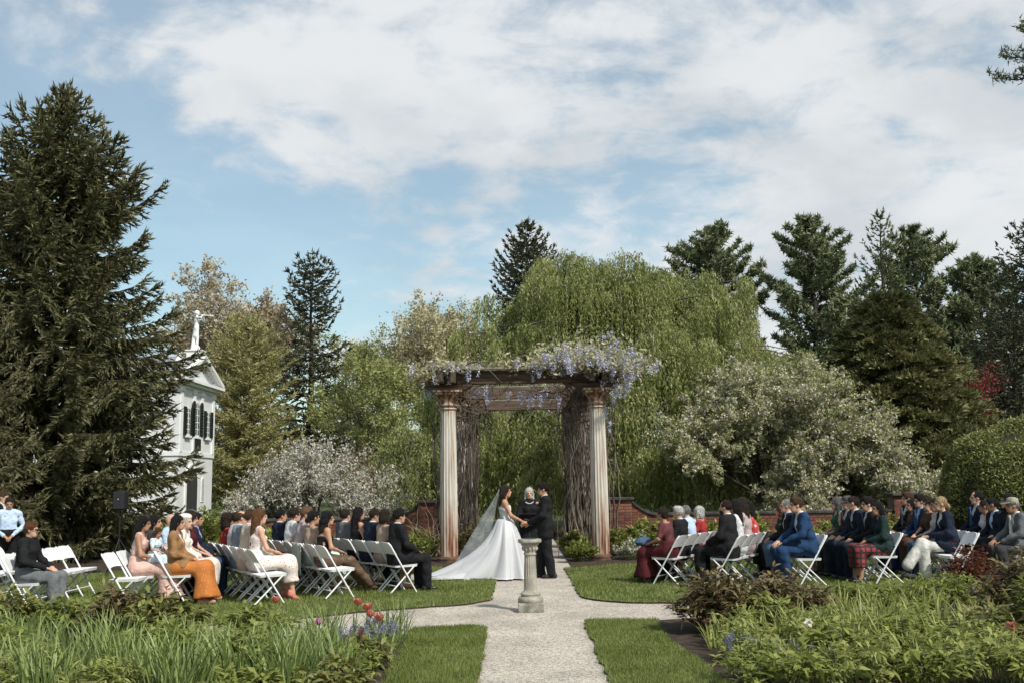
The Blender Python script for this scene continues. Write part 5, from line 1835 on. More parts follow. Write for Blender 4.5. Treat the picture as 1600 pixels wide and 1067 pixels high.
leafy_clump('leafy_plant', 'pale flowering groundcover between the right column and the burgundy dress', 2.7, 22.3, 0.38, 0.6, 341, leaf('silver_leaf', [(0.25, 0.27, 0.16), (0.36, 0.37, 0.25), (0.5, 0.5, 0.42)], 0.3), n_stem=40, per=14, lf=(0.08, 0.035), z=0.03)
leafy_clump('leafy_plant', 'green shrub at the inner foot of the right front column', 1.45, 22.0, 0.42, 0.36, 342, M_FRESH, n_stem=34, per=14, lf=(0.09, 0.045), z=0.03)
leafy_clump('leafy_plant', 'green shrub behind the right front column foot', 1.4, 23.4, 0.55, 0.4, 343, M_PEONY, n_stem=34, per=14, lf=(0.1, 0.045), z=0.03)
leafy_clump('leafy_plant', 'bronze-tinted shrub between the left columns behind the veil', -1.05, 23.6, 0.7, 0.5, 344, M_PEONYB, n_stem=40, per=14, lf=(0.12, 0.05), z=0.03)
leafy_clump('leafy_plant', 'green plant at the outer foot of the left front column', -2.2, 22.6, 0.5, 0.5, 345, M_FRESH, n_stem=36, per=14, lf=(0.11, 0.05), z=0.03)
leafy_clump('leafy_plant', 'dark leafy plant right of the right front column', 2.35, 23.6, 0.6, 0.5, 346, M_PEONY, n_stem=36, per=14, lf=(0.11, 0.05), z=0.03)
# bare tangled shrub left of the left column, and pale rocks by the far grass
bsr = plant('bare_shrub', 'tangle of bare curling stems left of the left column', -2.05, 24.2, None, 'shrub', z=0.03)
polys = []
rng = np.random.default_rng(361)
for i in range(60):
    a = rng.uniform(0, 2 * PI)
    p, _ = curve_pts((rng.normal(0, 0.15), rng.normal(0, 0.15), 0), (math.cos(a) * 0.5, math.sin(a) * 0.3, 1), rng.uniform(0.8, 1.5), 9, rng, 0.22, (math.cos(a) * 0.06, 0, -0.09))
    polys.append((p, np.linspace(0.014, 0.005, len(p))))
obj_me('stems', mesh_np('stems', *seg_tubes(*poly_segs(polys), n=4), mat('pale_twig', (0.24, 0.17, 0.12), 0.9, var=0.3)), bsr)
M_ROCK = mat('tan_rock', (0.28, 0.19, 0.13), 0.9, scale=6, col2=(0.42, 0.32, 0.24), bump=0.6, bscale=20)
for i, (x, y, s, lb) in enumerate(((0.95, 33.2, 0.32, 'tan rock in the grass seen just right of the groom'), (1.45, 33.4, 0.36, 'larger tan rock near the right rear column'))):
    bm = bmesh.new()
    bmesh.ops.create_icosphere(bm, subdivisions=3, radius=1)
    for v in bm.verts:
        q = 1 + 0.16 * math.sin(3 * v.co.x + i) + 0.12 * math.sin(5 * v.co.y + 2 * i) + 0.08 * math.sin(7 * v.co.z)
        v.co = Vector((v.co.x * s * q, v.co.y * s * 0.8 * q, v.co.z * s * 0.5 * q))
    me = bpy.data.meshes.new('rock')
    bm.to_mesh(me)
    bm.free()
    me.materials.append(M_ROCK)
    for p in me.polygons:
        p.use_smooth = True
    tag(obj_me('rock', me, None, (x, y, 0.05)), lb, 'rock')

# ------------------------------------------------------------------ people: signed-distance bodies turned into one skin each
def surface_net(Fv, xs, ys, zs):
    """Surface of Fv<0 on a rectilinear grid as quads (vertices at the mean edge crossing)."""
    ins = Fv < 0
    nx, ny, nz = Fv.shape
    s = ins[:-1, :-1, :-1].astype(np.int8)
    tot = np.zeros((nx - 1, ny - 1, nz - 1), np.int8)
    for a in (0, 1):
        for b in (0, 1):
            for c in (0, 1):
                tot += ins[a:nx - 1 + a, b:ny - 1 + b, c:nz - 1 + c]
    mix = (tot > 0) & (tot < 8)
    I, J, K = np.nonzero(mix)
    n = len(I)
    idx = np.full(mix.shape, -1, np.int32)
    idx[I, J, K] = np.arange(n)
    corner = {}
    for a in (0, 1):
        for b in (0, 1):
            for c in (0, 1):
                corner[(a, b, c)] = Fv[I + a, J + b, K + c]
    acc = np.zeros((n, 3))
    cnt = np.zeros(n)
    gx, gy, gz = (xs[I], xs[I + 1]), (ys[J], ys[J + 1]), (zs[K], zs[K + 1])
    for ax in range(3):
        for p in (0, 1):
            for q in (0, 1):
                c0 = [p, q]
                c0.insert(ax, 0)
                c1 = list(c0)
                c1[ax] = 1
                f0, f1 = corner[tuple(c0)], corner[tuple(c1)]
                m = (f0 < 0) != (f1 < 0)
                t = np.where(m, f0 / np.where(m, f0 - f1, 1), 0)
                pos = []
                for d, gg in enumerate((gx, gy, gz)):
                    pos.append(gg[0] + (gg[1] - gg[0]) * t if d == ax else gg[c0[d]])
                acc[m] += np.stack(pos, 1)[m]
                cnt[m] += 1
    V = acc / np.maximum(cnt, 1)[:, None]
    Q = []
    for ax in range(3):
        sl0 = [slice(None)] * 3
        sl1 = [slice(None)] * 3
        sl0[ax] = slice(0, -1)
        sl1[ax] = slice(1, None)
        a, b = ins[tuple(sl0)], ins[tuple(sl1)]
        ch = a != b
        o1, o2 = [d for d in range(3) if d != ax]
        e = np.stack(np.nonzero(ch), 1)
        ok = (e[:, o1] > 0) & (e[:, o2] > 0) & (e[:, o1] < mix.shape[o1]) & (e[:, o2] < mix.shape[o2])
        e = e[ok]
        def cell(d1, d2):
            w = e.copy()
            w[:, o1] -= d1
            w[:, o2] -= d2
            return idx[w[:, 0], w[:, 1], w[:, 2]]
        q = np.stack([cell(1, 1), cell(0, 1), cell(0, 0), cell(1, 0)], 1)
        flip = a[e[:, 0], e[:, 1], e[:, 2]]
        if ax == 1:
            flip = ~flip
        q[~flip] = q[~flip][:, ::-1]
        Q.append(q)
    return V, np.concatenate(Q)


def grid_axis(lo, hi, h, fine):
    """Grid lines from lo to hi, spacing h, finer inside the (a, b, step) ranges."""
    out = [lo]
    while out[-1] < hi:
        x = out[-1]
        s = h
        for a, b, st in fine:
            if a - h < x < b:
                s = min(s, st)
        out.append(x + s)
    return np.array(out)


class Prim:
    """kind c: tapered capsule a->b (ra, rb); kind e: ellipsoid centre a, radii b. M: optional local frame (origin, 3x3)."""
    __slots__ = ('k', 'a', 'b', 'ra', 'rb', 'sc', 'M', 't', 'sub')

    def __init__(s, k, a, b, ra=0, rb=0, sc=None, M=None, t='', sub=False):
        s.k, s.a, s.b, s.ra, s.rb, s.M, s.t, s.sub = k, np.array(a, float), np.array(b, float), ra, rb, M, t, sub
        s.sc = None if sc is None else np.array(sc, float)

    def bounds(s, inf):
        if s.k == 'c':
            q = max(s.ra, s.rb)
            m = np.array([q, q, q]) * (1 if s.sc is None else np.maximum(s.sc, 1)) + inf
            lo, hi = np.minimum(s.a, s.b) - m, np.maximum(s.a, s.b) + m
        else:
            lo, hi = s.a - s.b - inf, s.a + s.b + inf
        if s.M is not None:
            o, Rm = s.M
            cs = np.array([[x, y, z] for x in (lo[0], hi[0]) for y in (lo[1], hi[1]) for z in (lo[2], hi[2])]) @ Rm.T + o
            lo, hi = cs.min(0), cs.max(0)
        return lo, hi

    def dist(s, X, Y, Z, inf):
        if s.M is not None:
            o, Rm = s.M
            P = np.stack([X - o[0], Y - o[1], Z - o[2]], -1) @ Rm
            X, Y, Z = P[..., 0], P[..., 1], P[..., 2]
        if s.k == 'c':
            k = np.ones(3) if s.sc is None else s.sc
            a, b = s.a, s.b
            d = (b - a) / k
            L2 = max(float(d @ d), 1e-9)
            px, py, pz = (X - a[0]) / k[0], (Y - a[1]) / k[1], (Z - a[2]) / k[2]
            t = np.clip((px * d[0] + py * d[1] + pz * d[2]) / L2, 0, 1)
            r = s.ra + (s.rb - s.ra) * t
            q = np.sqrt((px - t * d[0]) ** 2 + (py - t * d[1]) ** 2 + (pz - t * d[2]) ** 2)
            return (q - r) * float(k.min()) - inf
        b = s.b + inf
        q = np.sqrt(((X - s.a[0]) / b[0]) ** 2 + ((Y - s.a[1]) / b[1]) ** 2 + ((Z - s.a[2]) / b[2]) ** 2)
        return (q - 1) * float(b.min())


def eval_prims(prims, h, fine=((), (), ()), inf=0.0, k=0.025, clips=(), noise=None):
    """Smooth union of prims (and smooth subtraction of those marked sub) as a quad skin."""
    los, his = zip(*[p.bounds(inf) for p in prims if not p.sub])
    lo, hi = np.min(los, 0) - 2.2 * h, np.max(his, 0) + 2.2 * h
    xs, ys, zs = [grid_axis(lo[d], hi[d], h, fine[d]) for d in range(3)]
    Fv = np.full((len(xs), len(ys), len(zs)), 0.2, np.float32)
    for ps in ([p for p in prims if not p.sub], [p for p in prims if p.sub]):
        for p in ps:
            l, u = p.bounds(inf + 0.06 + k)
            sl = []
            for ax, (lv, uv) in zip((xs, ys, zs), zip(l, u)):
                sl.append(slice(max(0, np.searchsorted(ax, lv) - 1), min(len(ax), np.searchsorted(ax, uv) + 1)))
            X, Y, Z = xs[sl[0]][:, None, None], ys[sl[1]][None, :, None], zs[sl[2]][None, None, :]
            if p.M is not None:
                X, Y, Z = np.broadcast_arrays(X, Y, Z)
            d = p.dist(X, Y, Z, 0.0 if p.sub else inf)
            f = Fv[tuple(sl)]
            kk = min(k, 0.012) if (p.sub or p.t in ('nose', 'ear', 'lip', 'brow')) else k
            if p.sub:
                d = -d
                hh = np.clip(0.5 - 0.5 * (f - d) / kk, 0, 1)
                Fv[tuple(sl)] = f + (d - f) * hh + kk * hh * (1 - hh)
            else:
                hh = np.clip(0.5 + 0.5 * (f - d) / kk, 0, 1)
                Fv[tuple(sl)] = f + (d - f) * hh - kk * hh * (1 - hh)
    X, Y, Z = xs[:, None, None], ys[None, :, None], zs[None, None, :]
    if noise is not None:
        Fv += noise(X, Y, Z)
    for c in clips:
        Fv = np.maximum(Fv, c(X, Y, Z))
    return surface_net(Fv, xs, ys, zs)


def wrinkle(amp, freq, seed):
    r = np.random.default_rng(seed)
    ds = norm(r.normal(size=(5, 3)))
    ph = r.uniform(0, 6, 5)
    fr = freq * r.uniform(0.7, 1.5, 5)

    def f(X, Y, Z):
        s = 0
        for d, p, q in zip(ds, ph, fr):
            s = s + np.sin(q * (d[0] * X + d[1] * Y + d[2] * Z) + p + 1.3 * np.sin(q * 0.45 * (d[1] * X - d[0] * Y + d[2] * Z)))
        return amp * s / 2.5
    return f


def rot_h(yaw, pitch, rollv=0.0):
    return np.array(Euler((pitch, rollv, yaw), 'XYZ').to_matrix())


def make_hand():
    """Relaxed right hand: palm and five bent fingers, wrist at the origin, fingers along +Y, palm down."""
    P = [Prim('c', (0, -0.03, 0), (0, 0.02, 0), 0.026, 0.028, sc=(1.15, 1, 0.75)),
         Prim('c', (-0.006, 0.02, 0.0), (0.0, 0.075, -0.004), 0.030, 0.033, sc=(1.25, 1, 0.5))]
    for i, (x, ln, dr) in enumerate(((-0.033, 0.066, 0.5), (-0.011, 0.076, 0.55), (0.011, 0.070, 0.62), (0.032, 0.056, 0.72))):
        b = np.array([x, 0.085 - 0.005 * (i == 3) - 0.004 * (i == 0), -0.003])
        m = b + np.array([x * 0.1, ln * 0.5 * math.cos(dr * 0.4), -ln * 0.5 * math.sin(dr * 0.5)])
        e = m + np.array([0, ln * 0.5 * math.cos(dr * 1.4), -ln * 0.5 * math.sin(dr * 1.5)])
        P += [Prim('c', b, m, 0.0098, 0.0088), Prim('c', m, e, 0.0088, 0.0072)]
    P += [Prim('c', (-0.028, 0.012, -0.005), (-0.055, 0.045, -0.016), 0.015, 0.0115), Prim('c', (-0.055, 0.045, -0.016), (-0.058, 0.074, -0.026), 0.0112, 0.0085)]
    return eval_prims(P, 0.0075, k=0.005)


HAND_V, HAND_F = make_hand()


HS = 0.94                                                    # head size


def head_prims(o, Rm, w=1.0, fem=False):
    M = (np.array(o, float), Rm)
    j = 0.9 if fem else 1.0
    P = [Prim('e', (0, -0.012, 0.032), (0.077 * w, 0.094, 0.088), M=M, t='head'),
         Prim('e', (0, 0.022, -0.035), (0.063 * w * j, 0.068, 0.078), M=M, t='head'),
         Prim('c', (-0.022 * j, 0.052, -0.083), (0.022 * j, 0.052, -0.083), 0.026, 0.026, M=M, t='head'),
         Prim('e', (0, 0.07, 0.02), (0.052 * w, 0.022, 0.014), M=M, t='brow'),
         Prim('c', (0, 0.086, 0.012), (0, 0.104, -0.022), 0.010, 0.0145 if not fem else 0.0125, M=M, t='nose'),
         Prim('c', (-0.011, 0.09, -0.026), (0.011, 0.09, -0.026), 0.009, 0.009, M=M, t='nose'),
         Prim('e', (0, 0.083, -0.054), (0.026, 0.012, 0.011), M=M, t='lip'),
         Prim('e', (0.079 * w, -0.006, -0.006), (0.010, 0.021, 0.032), M=M, t='ear'),
         Prim('e', (-0.079 * w, -0.006, -0.006), (0.010, 0.021, 0.032), M=M, t='ear'),
         Prim('e', (0.033, 0.101, 0.0), (0.019, 0.022, 0.013), M=M, t='socket', sub=True),
         Prim('e', (-0.033, 0.101, 0.0), (0.019, 0.022, 0.013), M=M, t='socket', sub=True)]
    for p in P:
        p.a, p.b, p.ra, p.rb = p.a * HS, p.b * HS, p.ra * HS, p.rb * HS
    return P


HAIRS = {}


def hair_mesh(style):
    """Hair in head space (origin at the head centre, face along +Y)."""
    if style in HAIRS:
        return HAIRS[style]
    P = []
    cap = Prim('e', (0, -0.018, 0.038), (0.086, 0.102, 0.098))
    cut_face = [Prim('e', (0, 0.115, -0.045), (0.09, 0.085, 0.115), sub=True)]
    cut_low = [Prim('e', (0, 0.05, -0.14), (0.2, 0.11, 0.10), sub=True)]
    h = 0.0115
    if style in ('short', 'short_full', 'receding', 'thin', 'wavy_short'):
        P = [cap] + cut_face + cut_low + [Prim('e', (0, 0.01, -0.15), (0.2, 0.2, 0.105), sub=True)]
        if style == 'short_full':
            P.insert(1, Prim('c', (-0.035, 0.045, 0.105), (0.04, 0.05, 0.108), 0.035, 0.03))
            P.insert(1, Prim('e', (0, -0.01, 0.06), (0.09, 0.10, 0.09)))
        if style == 'wavy_short':
            P.insert(1, Prim('e', (0, -0.03, 0.05), (0.094, 0.1, 0.095)))
        if style == 'receding':
            P.append(Prim('e', (0, 0.09, 0.10), (0.075, 0.075, 0.07), sub=True))
        if style == 'thin':
            P.append(Prim('e', (0, 0.03, 0.13), (0.075, 0.11, 0.085), sub=True))
    elif style == 'crop':                                     # short woman's cut, full at the back
        P = [Prim('e', (0, -0.024, 0.036), (0.092, 0.105, 0.10)), Prim('e', (0, -0.06, -0.02), (0.075, 0.055, 0.07))] + cut_face
    elif style == 'bob':
        P = [Prim('e', (0, -0.02, 0.036), (0.094, 0.106, 0.10)), Prim('c', (0.07, -0.02, 0.0), (0.078, 0.0, -0.10), 0.034, 0.03),
             Prim('c', (-0.07, -0.02, 0.0), (-0.078, 0.0, -0.10), 0.034, 0.03), Prim('e', (0, -0.06, -0.045), (0.09, 0.06, 0.095))] + cut_face
    elif style in ('long', 'long_wavy', 'half_up', 'veil_down'):
        L_ = {'long': -0.36, 'long_wavy': -0.26, 'half_up': -0.42, 'veil_down': -0.25}[style]
        P = [Prim('e', (0, -0.02, 0.038), (0.091, 0.105, 0.10)), Prim('e', (0, -0.065, -0.03), (0.088, 0.06, 0.10)),
             Prim('c', (0, -0.085, -0.05), (0, -0.125, L_), 0.06, 0.04, sc=(1.45, 0.8, 1)),
             Prim('c', (0.07, -0.025, 0.0), (0.082, -0.05, -0.17), 0.032, 0.03), Prim('c', (-0.07, -0.025, 0.0), (-0.082, -0.05, -0.17), 0.032, 0.03)] + cut_face
        if style == 'long_wavy':
            P.insert(2, Prim('e', (0.04, -0.10, -0.2), (0.075, 0.05, 0.09)))
            P.insert(2, Prim('e', (-0.045, -0.10, -0.14), (0.075, 0.055, 0.09)))
        if style == 'half_up':
            P.insert(2, Prim('e', (0, -0.105, 0.05), (0.05, 0.04, 0.045)))
    elif style == 'bun':
        P = [cap, Prim('e', (0, -0.12, -0.035), (0.052, 0.046, 0.048))] + cut_face + cut_low
    elif style == 'curly':
        P = [Prim('e', (0, -0.03, 0.03), (0.105, 0.115, 0.108)), Prim('e', (0.06, -0.05, -0.09), (0.06, 0.07, 0.09)), Prim('e', (-0.06, -0.05, -0.09), (0.06, 0.07, 0.09)),
             Prim('e', (0, -0.09, -0.10), (0.085, 0.06, 0.11))] + cut_face
    amp = {'curly': 0.010, 'long_wavy': 0.006, 'wavy_short': 0.006}.get(style, 0.0028)
    fq = {'curly': 120, 'long_wavy': 70, 'wavy_short': 90}.get(style, 150)
    V, F = eval_prims(P, h, k=0.02, noise=wrinkle(amp, fq, len(style)))
    # loose strands lying along the surface break the smooth outline
    r = np.random.default_rng(len(style) + 40)
    fn = norm(np.cross(V[F[:, 2]] - V[F[:, 0]], V[F[:, 3]] - V[F[:, 1]]))
    cen = V[F].mean(1)
    fn *= np.sign(np.sum(fn * (cen - np.array([0, -0.03, 0.0])), 1, keepdims=True) + 1e-9)
    ids = r.choice(len(F), 900 if style in ('long', 'half_up', 'long_wavy', 'veil_down', 'curly', 'bob') else 500)
    flow = np.array([0, -0.15, -1.0]) if style not in ('short', 'short_full', 'receding', 'thin', 'wavy_short') else np.array([0, -0.8, -0.35])
    dv = flow - fn[ids] * (fn[ids] @ flow)[:, None] + r.normal(0, 0.22 if style != 'curly' else 0.7, (len(ids), 3)) + fn[ids] * 0.10
    SV, SF = leaf_quads(cen[ids] + fn[ids] * 0.001, dv, np.cross(dv, fn[ids]), r.uniform(0.025, 0.06, len(ids)), 0.006, 0.0)
    V, F = join_np([(V, F), (SV, SF)])
    HAIRS[style] = mesh_np('hair_' + style, V, F, None or [mat('hair_black', (0.012, 0.010, 0.009), 0.42, var=0.35, scale=40, stretch=(6, 6, 1), spec=0.5)], smooth=True)
    return HAIRS[style]


def limb(a, b, ra, rb, t, sc=None):
    return Prim('c', a, b, ra, rb, sc=sc, t=t)


def pose_points(pose):
    """Joint positions in metres, figure facing +Y, origin on the ground under the seat or between the feet."""
    J = {}
    f = pose.get('fem', False)
    s = pose.get('size', 1.0)
    ln = pose.get('lean', 0.0)                                # forward lean of the trunk
    if pose.get('sit', True):
        hz = 0.56
        pel = np.array([0, -0.06, hz])
        up = np.array([0, math.sin(ln), math.cos(ln)])
        J['pel'] = pel
        J['waist'] = pel + up * 0.17 + np.array([0, -0.015, 0])
        J['chest'] = pel + up * 0.36
        J['neck'] = pel + up * 0.525 + np.array([0, 0.0, 0])
        J['head'] = pel + up * 0.66 + np.array([0, 0.035 + pose.get('hfwd', 0), pose.get('hdrop', 0)])
        kx = pose.get('knee', 0.10 if f else 0.14)
        ky = pose.get('kneey', 0.40)
        J['kneeR'], J['kneeL'] = np.array([kx, ky, 0.53]), np.array([-kx, ky, 0.53])
        fy = pose.get('footy', 0.42)
        fx = pose.get('footx', kx)
        J['ankR'], J['ankL'] = np.array([fx, fy, 0.085]), np.array([-fx, fy - 0.03, 0.085])
        if pose.get('cross'):                                  # one leg over the other
            J['kneeR'] = np.array([-0.03, 0.40, 0.60])
            J['ankR'] = np.array([-0.10, 0.66, 0.24])
            J['kneeL'] = np.array([-0.09, 0.38, 0.53])
        if pose.get('stretch'):                                # legs reached out ahead
            J['kneeR'], J['kneeL'] = np.array([0.04, 0.40, 0.52]), np.array([-0.08, 0.40, 0.50])
            J['ankR'], J['ankL'] = np.array([0.04, 0.74, 0.14]), np.array([-0.06, 0.68, 0.12])
    else:
        pel = np.array([0, 0, 0.93])
        up = np.array([0, math.sin(ln), math.cos(ln)])
        J['pel'] = pel
        J['waist'] = pel + up * 0.17 + np.array([0, 0.01, 0])
        J['chest'] = pel + up * 0.36
        J['neck'] = pel + up * 0.53
        J['head'] = pel + up * 0.665 + np.array([0, 0.03 + pose.get('hfwd', 0), pose.get('hdrop', 0)])
        st = pose.get('stride', 0.0)
        J['kneeR'], J['kneeL'] = np.array([0.09, 0.02 + st * 0.5, 0.49]), np.array([-0.09, 0.02 - st * 0.5, 0.49])
        J['ankR'], J['ankL'] = np.array([0.10, st, 0.085]), np.array([-0.10, -st, 0.085])
    sw = 0.150 if f else 0.182
    c = J['chest']
    J['shR'], J['shL'] = c + up * 0.105 + np.array([sw, 0, 0]), c + up * 0.105 + np.array([-sw, 0, 0])
    J['hipR'], J['hipL'] = pel + np.array([0.09, 0, 0]), pel + np.array([-0.09, 0, 0])
    for sd, sg in (('R', 1), ('L', -1)):
        e = pose.get('elb' + sd) or pose.get('elb') or (0.26, -0.02, 0.78)
        w = pose.get('wri' + sd) or pose.get('wri') or (0.10, 0.24, 0.66)
        J['elb' + sd] = np.array([sg * e[0], e[1], e[2]])
        J['wri' + sd] = np.array([sg * w[0], w[1], w[2]])
    return J


def body_parts(pose):
    J = pose_points(pose)
    f = pose.get('fem', False)
    b = pose.get('bulk', 1.0)
    tw = (0.84 if f else 0.93) * b
    P = [limb(J['pel'], J['waist'], 0.118 * tw, 0.105 * tw * (0.9 if f else 1), 'torso', (1.38, 1, 1)),
         limb(J['waist'], J['chest'], 0.105 * tw * (0.9 if f else 1), 0.118 * tw, 'torso', (1.36, 1, 1)),
         limb(J['chest'], (J['chest'] + J['neck']) / 2, 0.112 * tw, 0.082 * tw, 'torso', (1.55, 1, 1)),
         limb(J['shR'] * 0.95 + J['neck'] * 0.05, (J['neck'] + J['shR']) / 2 + np.array([0, 0, 0.01]), 0.066 * tw, 0.055 * tw, 'torso'),
         limb(J['shL'] * 0.95 + J['neck'] * 0.05, (J['neck'] + J['shL']) / 2 + np.array([0, 0, 0.01]), 0.066 * tw, 0.055 * tw, 'torso'),
         limb(J['neck'] - np.array([0, 0, 0.03]), J['head'] - np.array([0, 0.02, 0.06]), 0.056 if not f else 0.047, 0.052 if not f else 0.045, 'neck')]
    if f:
        for sg in (-1, 1):
            P.append(Prim('e', J['chest'] + np.array([sg * 0.062, 0.085 * tw, -0.015]), (0.055, 0.048, 0.055), t='torso'))
    for sd in 'RL':
        a = 0.9 if f else 1.0
        P += [limb(J['sh' + sd], J['elb' + sd], 0.050 * a * b, 0.039 * a * b, 'arm' + sd),
              limb(J['elb' + sd], J['wri' + sd], 0.041 * a * b, 0.027 * a, 'fore' + sd),
              limb(J['hip' + sd], J['knee' + sd], 0.088 * b, 0.06 * b, 'thigh' + sd),
              limb(J['knee' + sd], J['knee' + sd] * 0.55 + J['ank' + sd] * 0.45 + np.array([0, -0.015, 0]), 0.059 * b, 0.056 * b, 'shin' + sd),
              limb(J['knee' + sd] * 0.55 + J['ank' + sd] * 0.45 + np.array([0, -0.015, 0]), J['ank' + sd], 0.056 * b, 0.038, 'shin' + sd)]
        fd = pose.get('foot', (0, 1, 0))
        fd = np.array(fd) / np.linalg.norm(fd)
        if pose.get('cross') and sd == 'R':
            fd = np.array([0, 0.8, -0.6])
        h = J['ank' + sd] + np.array([0, 0, -0.045])
        P.append(limb(h - fd * 0.05, h + fd * 0.14, 0.035, 0.030, 'foot' + sd, (1.1, 1, 0.85)))
    Rm = rot_h(pose.get('yaw', 0.0), pose.get('nod', 0.0), pose.get('tilt', 0.0))
    P += head_prims(J['head'], Rm, 1.0, f)
    return P, J, Rm


def hand_place(J, sd, pose):
    """Right-hand template moved to a wrist; mirrored for the left."""
    d = J['wri' + sd] - J['elb' + sd]
    d = d / np.linalg.norm(d)
    tgt = pose.get('hand_dir' + sd)
    y = np.array(tgt, float) if tgt is not None else d * 0.75 + np.array([(-0.35 if sd == 'R' else 0.35), 0.3, -0.2])
    y = y / np.linalg.norm(y)
    upv = np.array(pose.get('hand_up' + sd, (0, 0, 1)), float)
    x = np.cross(y, upv)
    x = x / np.linalg.norm(x)
    z = np.cross(x, y)
    V = HAND_V.copy()
    Fq = HAND_F
    if sd == 'L':
        V[:, 0] *= -1
        Fq = Fq[:, ::-1]
    return V[:, :1] * x + V[:, 1:2] * y + V[:, 2:3] * z + J['wri' + sd], Fq


BODY_CACHE = {}
SKIN_SLOTS = ['skin', 'eye', 'lip', 'brow']


def body_mesh(key, pose, mats4):
    if key in BODY_CACHE:
        return BODY_CACHE[key]
    P, J, Rm = body_parts(pose)
    hc = J['head']
    zn = hc[2] - 0.135                                        # coarse skin below the chin, fine skin for the head; they meet in the neck
    V, F = eval_prims([p for p in P if p.M is None], 0.031, k=0.028, clips=[lambda X, Y, Z: Z - zn + 0 * X + 0 * Y])
    parts = [(V, F)]
    V, F = eval_prims([p for p in P if p.M is not None or p.t == 'neck'], 0.0105, k=0.028, clips=[lambda X, Y, Z: zn - 0.02 - Z + 0 * X + 0 * Y])
    parts.append((V, F))
    for sd in 'RL':
        parts.append(hand_place(J, sd, pose))
    V, F = join_np(parts)
    cen = V[F].mean(1)
    q = (cen - hc) @ Rm / HS
    mi = np.zeros(len(F), np.int32)
    for sg in (-1, 1):
        mi[((q - np.array([sg * 0.032, 0.082, 0.002])) ** 2 / np.array([0.017, 0.03, 0.0085]) ** 2).sum(1) < 1] = 1
        mi[((q - np.array([sg * 0.034, 0.085, 0.022])) ** 2 / np.array([0.022, 0.03, 0.0055]) ** 2).sum(1) < 1] = 3
    mi[((q - np.array([0, 0.094, -0.054])) ** 2 / np.array([0.025, 0.03, 0.0095]) ** 2).sum(1) < 1] = 2
    me = mesh_np('body', V, F, mats4, mi, smooth=True)
    BODY_CACHE[key] = (me, J, Rm, P)
    return BODY_CACHE[key]


def sel(P, *tags):
    return [p for p in P if any(p.t == t or (t.endswith('*') and p.t.startswith(t[:-1])) for t in tags)]


def cut_arm(P, J, frac, which='fore*'):
    """Sleeve prims ending part-way down the forearm (or upper arm)."""
    out = []
    for p in sel(P, which):
        q = Prim('c', p.a, p.a + (p.b - p.a) * frac, p.ra, p.ra + (p.rb - p.ra) * frac, t=p.t)
        out.append(q)
    return out


def plane(nrm, off):
    n = np.array(nrm, float)
    n = n / np.linalg.norm(n)
    return lambda X, Y, Z: n[0] * X + n[1] * Y + n[2] * Z - off


CLOTH_CACHE = {}


